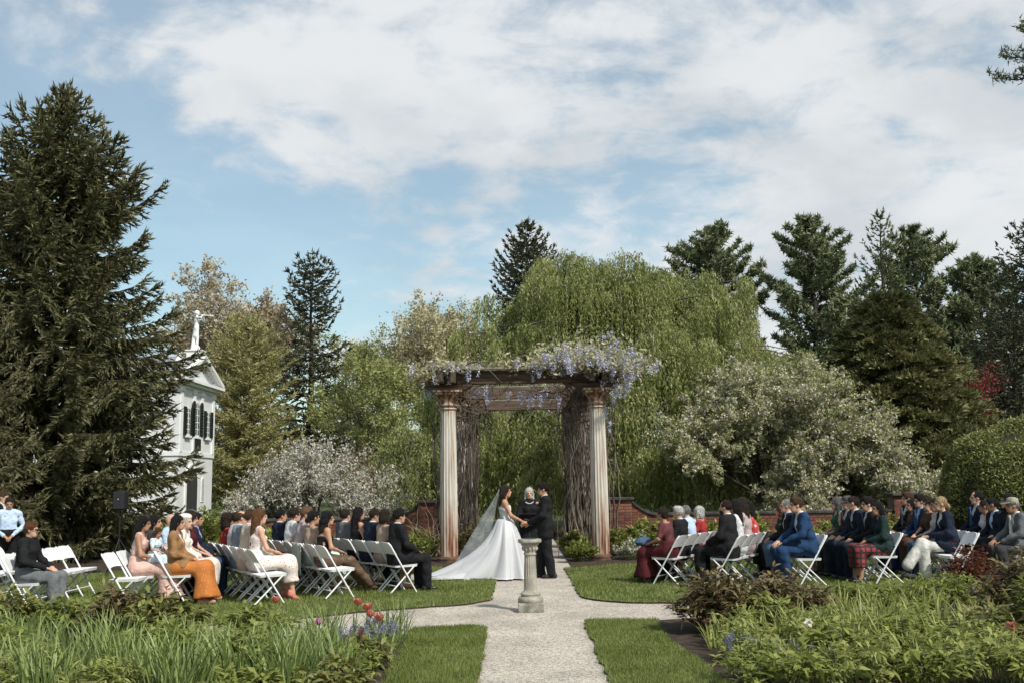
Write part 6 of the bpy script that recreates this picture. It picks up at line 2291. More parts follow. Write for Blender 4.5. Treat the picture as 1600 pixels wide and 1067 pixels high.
def cloth(key, kind, P, J, pose):
    """Garment solids grown from the body; returns mesh data."""
    ck = (key, kind)
    if ck in CLOTH_CACHE:
        return CLOTH_CACHE[ck]
    sit = pose.get('sit', True)
    nk = J['neck']
    seed = abs(hash(kind)) % 97 if False else sum(map(ord, kind + str(key))) % 97
    h = 0.027
    k = 0.03
    clips = [lambda X, Y, Z: Z - (nk[2] + 0.035) + 0.25 * np.maximum(Y - nk[1], 0) + 0 * X]
    band = limb(nk + np.array([0, -0.01, -0.07]), nk + np.array([0, -0.004, 0.05]), 0.085, 0.066, 'band')
    inf = 0.016
    noise = wrinkle(0.009, 36, seed)
    if kind in ('jacket', 'coat'):
        Q = sel(P, 'torso', 'arm*') + cut_arm(P, J, 0.93) + [band] + \
            [limb(J['pel'] + np.array([0, -0.005, 0.03]), J['waist'], 0.135, 0.118, 'torso', (1.40, 1, 1))]
        if not sit:
            Q.append(limb(J['pel'] + np.array([0, 0, -0.13]), J['waist'], 0.145, 0.12, 'torso', (1.3, 0.9, 1)))
        else:
            Q.append(limb(J['pel'] + np.array([0, -0.045, -0.045]), J['waist'], 0.125, 0.115, 'torso', (1.40, 0.8, 1)))
            Q.append(limb(J['pel'] + np.array([0.075, 0.04, 0.015]), J['pel'] + np.array([0.095, 0.16, 0.025]), 0.115, 0.095, 'torso'))
            Q.append(limb(J['pel'] + np.array([-0.075, 0.04, 0.015]), J['pel'] + np.array([-0.095, 0.16, 0.025]), 0.115, 0.095, 'torso'))
        inf = 0.02
        # lapel opening: a narrow wedge down the front
        fr = J['chest'][1] + 0.02
        nz, wz = nk[2] + 0.03, J['waist'][2] + 0.02

        def vee(X, Y, Z):
            hw = 0.075 * np.clip((Z - wz) / (nz - wz), 0, 1.2)
            return np.minimum(np.minimum(hw - np.abs(X), Y - fr), Z - wz)
        clips = clips + [vee]
    elif kind in ('shirt', 'sweater'):
        Q = sel(P, 'torso', 'arm*') + cut_arm(P, J, 0.95) + [band]
        inf = 0.008 if kind == 'shirt' else 0.017
    elif kind == 'inner_shirt':
        Q = sel(P, 'torso') + cut_arm(P, J, 0.985)
        inf = 0.006
        noise = None
        h = 0.034
    elif kind == 'collar':
        Q = [limb(nk + np.array([0, 0.0, -0.005]), nk + np.array([0, 0.008, 0.035]), 0.067, 0.062, 'c')]
        clips = [lambda X, Y, Z: Z - (nk[2] + 0.052) + 0.35 * np.maximum(Y - nk[1], 0) + 0 * X]
        inf, h, noise, k = 0.0, 0.012, None, 0.005
    elif kind in ('short_top', 'lace_top'):
        Q = sel(P, 'torso') + cut_arm(P, J, 0.8, 'arm*')
        inf = 0.010
        clips = [lambda X, Y, Z: Z - (nk[2] - 0.03) - 0.2 * np.abs(X) + 0 * Y]
    elif kind in ('sleeveless', 'pink_top'):
        Q = sel(P, 'torso')
        inf = 0.009
        clips = [lambda X, Y, Z: np.maximum(Z - (nk[2] - 0.045) - 0.16 * np.abs(np.abs(X) - 0.1) * 0 - 0.9 * np.maximum(0.0, 0.085 - np.abs(np.abs(X) - 0.105)) + 0 * Y, np.abs(X) - 0.165)]
    elif kind == 'strapless':
        Q = sel(P, 'torso')
        inf = 0.009
        clips = [lambda X, Y, Z: Z - (J['chest'][2] + 0.045) - 0.25 * (Y - J['chest'][1]) + 0 * X]
    elif kind == 'trousers':
        Q = sel(P, 'thigh*', 'shin*') + [limb(J['pel'], J['waist'], 0.12, 0.11, 'torso', (1.38, 1, 1))]
        for sd in 'RL':
            Q.append(limb(J['knee' + sd], J['ank' + sd] + np.array([0, 0, 0.0]), 0.062, 0.06, 'shin'))
        inf = 0.017
        wz = J['waist'][2]
        clips = [lambda X, Y, Z: Z - wz + 0 * X + 0 * Y]
    elif kind == 'wide_trousers':
        Q = sel(P, 'thigh*') + [limb(J['pel'], J['waist'], 0.12, 0.11, 'torso', (1.38, 1, 1))]
        for sd in 'RL':
            Q.append(limb(J['knee' + sd], J['ank' + sd] + np.array([0, 0, 0.01]), 0.066, 0.078, 'shin'))
        inf = 0.017
        wz = J['waist'][2]
        clips = [lambda X, Y, Z: Z - wz + 0 * X + 0 * Y, lambda X, Y, Z: 0.05 - Z + 0 * X + 0 * Y]
        noise = wrinkle(0.005, 24, seed)
    elif kind in ('skirt', 'long_skirt', 'knee_skirt'):
        Q = sel(P, 'thigh*') + [limb(J['pel'], J['waist'], 0.122, 0.108, 'torso', (1.38, 1, 1))]
        km = (J['kneeR'] + J['kneeL']) / 2
        Q.append(limb(J['pel'] + np.array([0, 0.05, 0.0]), km, 0.10, 0.075, 'mid', (1.5, 1, 1)))
        lowf = {'skirt': 0.62, 'long_skirt': 0.96, 'knee_skirt': 0.25}[kind]
        for sd in 'RL':
            e = J['knee' + sd] + (J['ank' + sd] - J['knee' + sd]) * lowf
            Q.append(limb(J['knee' + sd], e, 0.08, {'skirt': 0.088, 'long_skirt': 0.135, 'knee_skirt': 0.085}[kind], 'hem'))
        am = (J['ankR'] + J['ankL']) / 2
        Q.append(limb(km, km + (am - km) * lowf + np.array([0, 0.05 if kind == 'long_skirt' else 0, 0]), 0.09, 0.10 if kind != 'long_skirt' else 0.17, 'hem', (1.3, 1, 1)))
        hem = km[2] + (am[2] - km[2]) * lowf
        k = 0.09
        inf = 0.014
        wz = J['waist'][2] + 0.02
        clips = [lambda X, Y, Z: Z - wz + 0 * X + 0 * Y, lambda X, Y, Z: hem - 0.005 - Z + 0 * X + 0 * Y + 0.012 * np.sin(14 * X + 9 * Y)]
        noise = wrinkle(0.009, 22, seed)
    elif kind == 'robe':                                       # straight dark gown
        Q = sel(P, 'torso', 'arm*') + cut_arm(P, J, 0.9) + [band]
        Q.append(limb(J['waist'], np.array([0, 0.0, 0.12]), 0.13, 0.16, 'skirt', (1.35, 1, 1)))
        for sd in 'RL':
            Q.append(limb(J['elb' + sd], J['elb' + sd] * 0.25 + J['wri' + sd] * 0.75 - np.array([0, 0, 0.02]), 0.055, 0.075, 'sl'))
        inf = 0.018
        noise = wrinkle(0.010, 20, seed)
    elif kind in ('shoeR', 'shoeL'):
        Q = []
        for p in sel(P, 'foot' + kind[-1]):
            Q.append(Prim('c', p.a, p.b, p.ra, p.rb, sc=p.sc, t=p.t))
            Q.append(Prim('c', p.a + np.array([0, 0, 0.0]), p.a + np.array([0, 0.0, 0.035]), 0.036, 0.036))
        inf, h, noise = 0.009, 0.021, None
        clips = []
    V, F = eval_prims(Q, h, inf=inf, k=k, clips=clips, noise=noise)
    CLOTH_CACHE[ck] = mesh_np(kind, V, F, [M_BLACKP], smooth=True)
    return CLOTH_CACHE[ck]


# ---- colours of people and clothes
SKINS = {n: mat('skin_' + n, c, 0.55, var=0.08, scale=14, spec=0.35) for n, c in
         (('fair', (0.50, 0.29, 0.20)), ('tan', (0.40, 0.215, 0.135)), ('olive', (0.33, 0.175, 0.105)), ('brown', (0.20, 0.10, 0.06)))}
M_EYE = mat('eye_dark', (0.035, 0.025, 0.02), 0.3, var=0.2)
M_LIP = mat('lip_rose', (0.36, 0.12, 0.10), 0.5, var=0.1)
HAIRC = {n: mat('hair_' + n, c, 0.55, var=0.5, scale=45, stretch=(5, 5, 0.8), spec=0.22, bump=0.9, bscale=90) for n, c in
         (('black', (0.012, 0.010, 0.009)), ('darkbrown', (0.030, 0.019, 0.013)), ('brown', (0.075, 0.042, 0.024)), ('lightbrown', (0.17, 0.10, 0.055)),
          ('auburn', (0.13, 0.055, 0.024)), ('blonde', (0.38, 0.27, 0.14)), ('grey', (0.24, 0.23, 0.215)), ('white', (0.58, 0.56, 0.52)), ('saltpepper', (0.11, 0.105, 0.10)))}
FAB = {}


def fab(name, c, rough=0.85, **kw):
    if name not in FAB:
        a = dict(var=0.16, scale=9, bump=1.0, bscale=17, spec=0.2)
        a.update(kw)
        FAB[name] = mat('fabric_' + name, c, rough, **a)
    return FAB[name]


def print_mat(name, base, spots, scale, thr=0.24, rough=0.8):
    """Printed cloth: coloured blots on a plain ground."""
    m, nt, N, L, b = _bsdf('fabric_' + name)
    t = N.new('ShaderNodeTexCoord')
    out = None
    for i, (c, sc_, th) in enumerate(spots):
        v = N.new('ShaderNodeTexVoronoi')
        v.inputs['Scale'].default_value = scale * sc_
        L.new(t.outputs['Object'], v.inputs['Vector'])
        lt = N.new('ShaderNodeMath')
        lt.operation = 'LESS_THAN'
        L.new(v.outputs['Distance'], lt.inputs[0])
        lt.inputs[1].default_value = th
        mx = N.new('ShaderNodeMix')
        mx.data_type = 'RGBA'
        L.new(lt.outputs[0], mx.inputs['Factor'])
        if out is None:
            mx.inputs['A'].default_value = (*base, 1)
        else:
            L.new(out, mx.inputs['A'])
        mx.inputs['B'].default_value = (*c, 1)
        out = mx.outputs['Result']
    L.new(out, b.inputs['Base Color'])
    b.inputs['Roughness'].default_value = rough
    FAB[name] = m
    return m


def check_mat(name, base, line):
    m, nt, N, L, b = _bsdf('fabric_' + name)
    t = N.new('ShaderNodeTexCoord')
    outs = []
    for ax in ('X', 'Y', 'Z'):
        w_ = N.new('ShaderNodeTexWave')
        w_.wave_type = 'BANDS'
        w_.bands_direction = ax
        w_.inputs['Scale'].default_value = 3.4
        L.new(t.outputs['Object'], w_.inputs['Vector'])
        gt = N.new('ShaderNodeMath')
        gt.operation = 'GREATER_THAN'
        gt.inputs[1].default_value = 0.74
        L.new(w_.outputs['Fac'], gt.inputs[0])
        outs.append(gt.outputs[0])
    mxm = N.new('ShaderNodeMath')
    mxm.operation = 'MAXIMUM'
    mx0 = N.new('ShaderNodeMath')
    mx0.operation = 'MAXIMUM'
    L.new(outs[0], mx0.inputs[0])
    L.new(outs[1], mx0.inputs[1])
    L.new(mx0.outputs[0], mxm.inputs[0])
    L.new(outs[2], mxm.inputs[1])
    mx = N.new('ShaderNodeMix')
    mx.data_type = 'RGBA'
    L.new(mxm.outputs[0], mx.inputs['Factor'])
    mx.inputs['A'].default_value = (*base, 1)
    mx.inputs['B'].default_value = (*line, 1)
    L.new(mx.outputs['Result'], b.inputs['Base Color'])
    b.inputs['Roughness'].default_value = 0.85
    FAB[name] = m
    return m


fab('black', (0.010, 0.010, 0.011)); fab('charcoal', (0.035, 0.035, 0.037)); fab('navy', (0.010, 0.015, 0.030)); fab('royal', (0.012, 0.036, 0.088))
fab('midblue', (0.035, 0.085, 0.17)); fab('grey', (0.10, 0.105, 0.11)); fab('greyblue', (0.16, 0.19, 0.23)); fab('beige', (0.42, 0.35, 0.28)); fab('cream', (0.62, 0.58, 0.51))
fab('white', (0.53, 0.53, 0.53)); fab('palewhite', (0.48, 0.465, 0.43)); fab('lightblue', (0.40, 0.50, 0.64)); fab('burgundy', (0.06, 0.009, 0.012)); fab('red', (0.28, 0.025, 0.025))
fab('tan', (0.24, 0.13, 0.056)); fab('taupe', (0.30, 0.23, 0.18)); fab('brownsatin', (0.10, 0.062, 0.04), 0.4); fab('pink', (0.56, 0.36, 0.30)); fab('teal', (0.012, 0.055, 0.05))
fab('darkgreen', (0.012, 0.026, 0.026)); fab('denim', (0.06, 0.10, 0.17)); fab('jeans', (0.035, 0.06, 0.11)); fab('brown', (0.085, 0.045, 0.028)); fab('greytrouser', (0.13, 0.135, 0.14))
fab('mint', (0.45, 0.56, 0.52)); fab('babyblue', (0.55, 0.65, 0.72)); fab('green', (0.02, 0.10, 0.06)); fab('nude', (0.42, 0.22, 0.16)); fab('coralshoe', (0.50, 0.17, 0.14))
fab('camel', (0.42, 0.26, 0.13)); fab('shoeblack', (0.012, 0.011, 0.010), 0.3, spec=0.5); fab('shoewhite', (0.70, 0.69, 0.72)); fab('shoebrown', (0.09, 0.05, 0.03), 0.4)
fab('lilac', (0.30, 0.26, 0.42)); fab('gold', (0.42, 0.31, 0.16)); fab('mauve', (0.36, 0.29, 0.28))
print_mat('floral_cream', (0.64, 0.57, 0.52), [((0.50, 0.20, 0.20), 1.0, 0.24), ((0.34, 0.30, 0.20), 1.4, 0.2), ((0.45, 0.10, 0.10), 2.1, 0.13)], 22)
print_mat('floral_orange', (0.42, 0.135, 0.022), [((0.42, 0.10, 0.02), 1.0, 0.2), ((0.66, 0.45, 0.22), 1.6, 0.17), ((0.25, 0.12, 0.09), 2.2, 0.12)], 20)
print_mat('floral_mint', (0.44, 0.53, 0.47), [((0.55, 0.33, 0.28), 1.0, 0.2), ((0.20, 0.30, 0.18), 1.6, 0.18)], 11)
print_mat('floral_red', (0.46, 0.05, 0.045), [((0.62, 0.54, 0.48), 1.0, 0.24), ((0.10, 0.12, 0.22), 1.7, 0.18), ((0.52, 0.30, 0.08), 2.2, 0.13)], 10)
print_mat('camo', (0.26, 0.25, 0.19), [((0.07, 0.07, 0.05), 1.0, 0.33), ((0.42, 0.40, 0.32), 1.7, 0.28)], 24)
print_mat('lace_burgundy', (0.075, 0.011, 0.014), [((0.19, 0.06, 0.045), 2.0, 0.2)], 16)
check_mat('red_check', (0.24, 0.025, 0.03), (0.025, 0.012, 0.014))

# ---- poses
POSES = {
    'm_rest': dict(elb=(0.27, 0.0, 0.77), wri=(0.09, 0.27, 0.655), yaw=0.0),
    'm_clasp': dict(elb=(0.25, 0.06, 0.76), wri=(0.055, 0.30, 0.68), lean=0.06, yaw=0.06),
    'm_knees': dict(elb=(0.25, 0.10, 0.78), wri=(0.14, 0.36, 0.66), lean=0.18, hdrop=0.0, yaw=0.0, footy=0.34),
    'm_up': dict(elb=(0.26, -0.04, 0.78), wri=(0.11, 0.20, 0.66), lean=-0.05, yaw=-0.1, footy=0.44),
    'm_far': dict(elb=(0.26, -0.04, 0.78), wri=(0.11, 0.20, 0.66), lean=-0.03, yaw=0.22),
    'f_lap': dict(fem=True, elb=(0.225, -0.01, 0.76), wri=(0.05, 0.22, 0.675), yaw=0.0),
    'f_turn': dict(fem=True, elb=(0.22, -0.02, 0.76), wri=(0.06, 0.2, 0.675), yaw=-0.25, lean=0.03),
    'f_other': dict(fem=True, elb=(0.22, 0.02, 0.76), wri=(0.05, 0.24, 0.68), yaw=0.2, lean=0.05),
    'f_stretch': dict(fem=True, stretch=True, elb=(0.21, 0.02, 0.76), wri=(0.06, 0.25, 0.67), lean=0.08, yaw=-0.1, foot=(0, 1, -0.25)),
    'f_cross': dict(fem=True, cross=True, elb=(0.22, 0.02, 0.75), wri=(0.05, 0.27, 0.70), lean=0.1),
    'f_hold': dict(fem=True, elbR=(0.23, 0.03, 0.76), wriR=(0.03, 0.27, 0.70), elbL=(0.23, 0.03, 0.76), wriL=(0.08, 0.28, 0.74), nod=-0.12, lean=0.05),
}
POSES.update({
    'm_look': dict(elb=(0.26, 0.02, 0.78), wri=(0.12, 0.25, 0.665), lean=0.1, yaw=-0.38, nod=-0.1, tilt=0.06, footy=0.38),
    'f_tilt': dict(fem=True, elb=(0.215, 0.03, 0.77), wri=(0.09, 0.22, 0.67), lean=0.0, yaw=0.36, nod=-0.18, tilt=-0.1, footy=0.36),
    'f_bag': dict(fem=True, elb=(0.25, 0.05, 0.78), wri=(0.10, 0.33, 0.68), lean=0.16, bulk=1.08),
    'f_heel': dict(fem=True, elb=(0.22, 0.02, 0.76), wri=(0.05, 0.25, 0.69), yaw=-0.1, footy=0.47, foot=(0, 1, -0.75)),
    'm_bulk': dict(elb=(0.29, 0.02, 0.78), wri=(0.10, 0.27, 0.67), bulk=1.1, lean=0.02, footy=0.42),
})
GARMENT_PART = {'jacket': 'jacket', 'coat': 'jacket', 'shirt': 'shirt', 'sweater': 'sweater', 'inner_shirt': 'shirt', 'collar': 'collar', 'short_top': 'top', 'lace_top': 'top',
                'sleeveless': 'top', 'pink_top': 'top', 'strapless': 'top', 'trousers': 'trousers', 'wide_trousers': 'trousers', 'skirt': 'skirt', 'long_skirt': 'skirt',
                'knee_skirt': 'skirt', 'robe': 'robe', 'shoeR': 'shoe', 'shoeL': 'shoe'}


def slot(o, m, i=0):
    o.material_slots[i].link = 'OBJECT'
    o.material_slots[i].material = m


def make_tie(J, c, par):
    n, w = J['neck'], J['waist']
    y0 = J['chest'][1] + 0.128
    tb = MB()
    tb.box((0, y0 + 0.012, n[2] - 0.03), (0.04, 0.025, 0.04), taper=1.2)
    tb.add([(-0.018, y0 + 0.016, n[2] - 0.05), (0.018, y0 + 0.016, n[2] - 0.05), (0.04, y0 + 0.02, w[2] + 0.05), (0, y0 + 0.02, w[2]), (-0.04, y0 + 0.02, w[2] + 0.05),
            (-0.018, y0 + 0.0, n[2] - 0.05), (0.018, y0 + 0.0, n[2] - 0.05), (0.04, y0 + 0.0, w[2] + 0.05), (0, y0 + 0.0, w[2]), (-0.04, y0 + 0.0, w[2] + 0.05)],
           [(0, 1, 2, 3, 4), (9, 8, 7, 6, 5), (0, 5, 6, 1), (1, 6, 7, 2), (2, 7, 8, 3), (3, 8, 9, 4), (4, 9, 5, 0)])
    tb.build('tie', FAB[c], par)


def make_glasses(hm, par, dark=False):
    gb = MB()
    for s in (-1, 1):
        if dark:
            gb.box((s * 0.034, 0.108, 0.002), (0.052, 0.006, 0.036))
        else:
            pts = [(s * 0.034 + 0.024 * math.cos(a), 0.109, 0.002 + 0.018 * math.sin(a)) for a in np.linspace(0, 2 * PI, 13)]
            gb.tube(pts, 0.0028, n=5, cap=False)
        gb.tube([(s * 0.06, 0.106, 0.008), (s * 0.08, 0.05, 0.008), (s * 0.082, -0.01, 0.004)], 0.0032, n=5)
    gb.tube([(-0.012, 0.11, 0.006), (0.012, 0.11, 0.006)], 0.003, n=5)
    o = gb.build('glasses', M_BLACKP, par)
    o.matrix_local = hm
    return o


def person(label, pose, skin, hair, loc, ang, clothes, extras=(), size=1.0, name='person', group='guests seated on folding chairs', custom=None):
    """clothes: list of (garment, fabric). ang: world direction faced, degrees from +X."""
    pz = custom if custom else POSES[pose]
    root = empty(name, loc, R(ang) - PI / 2)
    size *= 0.972 if pz.get('sit', True) else 1.0
    root.scale = (size, size, size)
    tag(root, label, 'person', group)
    hs, hcname = hair if hair else (None, 'darkbrown')
    brow = HAIRC['grey'] if hcname in ('white', 'grey') else HAIRC['darkbrown']
    me, J, Rm, P = body_mesh(pose, pz, [SKINS['fair'], M_EYE, M_LIP, HAIRC['darkbrown']])
    b = obj_me('body', me, root)
    slot(b, SKINS[skin], 0)
    slot(b, brow, 3)
    hm = Matrix.Translation(J['head']) @ Matrix(Rm.tolist()).to_4x4() @ Matrix.Scale(HS, 4)
    if hs:
        ho = obj_me('hair', hair_mesh(hs), root)
        ho.matrix_local = hm
        slot(ho, HAIRC[hcname])
    for gname, fc in [q for c in clothes for q in ([('shoeR', c[1]), ('shoeL', c[1])] if c[0] == 'shoes' else [c])]:
        g_ = obj_me(GARMENT_PART[gname], cloth(pose, gname, P, J, pz), root)
        slot(g_, FAB[fc])
    for e in extras:
        kind = e[0]
        if kind == 'tie':
            make_tie(J, e[1], root)
        elif kind == 'glasses':
            make_glasses(hm, root)
        elif kind == 'sunglasses':
            make_glasses(hm, root, True)
        elif kind == 'hat':
            hb = MB().lathe([(0.10, 0.045), (0.101, 0.07), (0.098, 0.10), (0.085, 0.13), (0.05, 0.148), (0.01, 0.152)], c=(0, -0.012, 0), n=24)
            hb.add([(0.088 * math.cos(a), 0.03 + 0.05 * math.sin(a) + q * (0.12 * math.sin(a)), 0.066 - 0.03 * q * math.sin(a) + dz)
                    for dz in (0, -0.006) for q in (0, 1) for a in np.linspace(0, PI, 9)],
                   [(i, i + 1, i + 10, i + 9) for i in range(8)] + [(i + 19, i + 18, i + 27, i + 28) for i in range(8)])
            h_ = hb.build('cap', FAB['camo'], root, 50)
            h_.matrix_local = hm
        elif kind == 'beret':
            hb = MB().lathe([(0.088, 0.04), (0.108, 0.06), (0.118, 0.09), (0.10, 0.125), (0.05, 0.145), (0.01, 0.147)], c=(0, -0.03, 0), n=24)
            h_ = hb.build('hat', FAB[e[1]], root, 60)
            h_.matrix_local = hm
        elif kind == 'flower':
            fb = MB()
            fb.lathe([(0.005, -0.02), (0.03, 0.0), (0.026, 0.02), (0.008, 0.03)], c=(J['chest'] + np.array([-0.075, 0.15, 0.06])), n=8)
            fb.build('boutonniere', FAB['pink'], root, 60)
        elif kind == 'hairclip':
            fb = MB().box((0, -0.11, 0.03), (0.06, 0.012, 0.018))
            h_ = fb.build('hair_clip', FAB['white'], root)
            h_.matrix_local = hm
        elif kind == 'beard':
            V, F = eval_prims([Prim('e', (0, 0.045, -0.07), (0.066, 0.062, 0.055)), Prim('e', (0, 0.02, 0.0), (0.2, 0.12, 0.045), sub=True),
                               Prim('e', (0, 0.10, -0.052), (0.026, 0.03, 0.012), sub=True)], 0.009, k=0.01, noise=wrinkle(0.002, 150, 3))
            h_ = obj_me('beard', mesh_np('beard', V, F, [HAIRC[e[1]]], smooth=True), root)
            h_.matrix_local = hm
    return root, J, hm

# ------------------------------------------------------------------ white folding chairs
M_CHAIR = mat('white_resin', (0.66, 0.66, 0.655), 0.42, var=0.04, scale=8, spec=0.4)


def chair_meshes():
    out = []
    seat = MB()
    ol = []
    for (cx, cy, a0) in ((0.16, 0.17, 0), (-0.16, 0.17, 90), (-0.17, -0.17, 180), (0.17, -0.17, 270)):
        ol += arc(cx, cy, 0.045, a0, a0 + 90, 4)
    n = len(ol)
    vs = [(x, y, 0.432 + 0.012 * (y > 0.15)) for x, y in ol] + [(x * 0.8, y * 0.78, 0.424) for x, y in ol] + [(x * 0.96, y * 0.96, 0.402) for x, y in ol]
    fs = [tuple(range(n, 2 * n))] + [(i, (i + 1) % n, n + (i + 1) % n, n + i) for i in range(n)] + \
         [(2 * n + i, 2 * n + (i + 1) % n, (i + 1) % n, i) for i in range(n)] + [tuple(range(3 * n - 1, 2 * n - 1, -1))]
    seat.add(vs, fs)
    out.append(('seat', seat.mesh('seat', M_CHAIR, 35)))
    back = MB()
    rows, cols = 5, 9
    def bp(i, j, o):
        u, v = j / (cols - 1) * 2 - 1, i / (rows - 1)
        z = 0.595 + v * 0.205 - (0.03 * abs(u) ** 3 * (v > 0.9)) + 0.012 * (1 - u * u) * (v < 0.1)
        y = -0.302 + (0.80 - z) * 0.6125 - 0.022 * (1 - u * u) + o
        return (u * 0.208 * (1 - 0.04 * (v > 0.9)), y, z)
    vs = [bp(i, j, -0.009) for i in range(rows) for j in range(cols)] + [bp(i, j, 0.009) for i in range(rows) for j in range(cols)]
    m = rows * cols
    fs = []
    for i in range(rows - 1):
        for j in range(cols - 1):
            a = i * cols + j
            fs += [(a, a + 1, a + cols + 1, a + cols), (m + a, m + a + cols, m + a + cols + 1, m + a + 1)]
    for j in range(cols - 1):
        fs += [(j, m + j, m + j + 1, j + 1)]
        a = (rows - 1) * cols + j
        fs += [(a, a + 1, m + a + 1, m + a)]
    for i in range(rows - 1):
        a = i * cols
        fs += [(a, a + cols, m + a + cols, m + a)]
        a = i * cols + cols - 1
        fs += [(a, m + a, m + a + cols, a + cols)]
    back.add(vs, fs)
    out.append(('backrest', back.mesh('backrest', M_CHAIR, 35)))
    for s in (-1, 1):
        t = MB().tube([(s * 0.19, -0.315, 0.792), (s * 0.212, -0.302, 0.772), (s * 0.217, -0.28, 0.74), (s * 0.217, 0.172, 0.005)], 0.0135, n=8)
        out.append(('front_leg', t.mesh('front_leg', M_CHAIR, 50)))
        t = MB().tube([(s * 0.192, 0.15, 0.415), (s * 0.192, -0.27, 0.005)], 0.0125, n=8)
        out.append(('rear_leg', t.mesh('rear_leg', M_CHAIR, 50)))
    out.append(('stretcher', MB().tube([(-0.217, 0.09, 0.135), (0.217, 0.09, 0.135)], 0.009, n=6).mesh('stretcher', M_CHAIR, 50)))
    out.append(('stretcher', MB().tube([(-0.192, -0.16, 0.11), (0.192, -0.16, 0.11)], 0.009, n=6).mesh('stretcher', M_CHAIR, 50)))
    return out


CHAIR = chair_meshes()
LAWN_Z = 0.028


def chair(x, y, ang, label):
    r = empty('folding_chair', (x, y, LAWN_Z), R(ang) - PI / 2)
    tag(r, label, 'chair', 'white folding chairs set out in rows')
    for nm, me in CHAIR:
        obj_me(nm, me, r)
    return r


SUIT = lambda c, tr=None, sh='white', shoe='shoeblack': [('jacket', c), ('inner_shirt', sh), ('collar', sh), ('trousers', tr or c), ('shoes', shoe)]
SHIRT = lambda c, tr, shoe='shoebrown': [('shirt', c), ('collar', c), ('trousers', tr), ('shoes', shoe)]
DRESS = lambda top, c, sk='skirt', shoe='nude': [(top, c), (sk, c), ('shoes', shoe)]

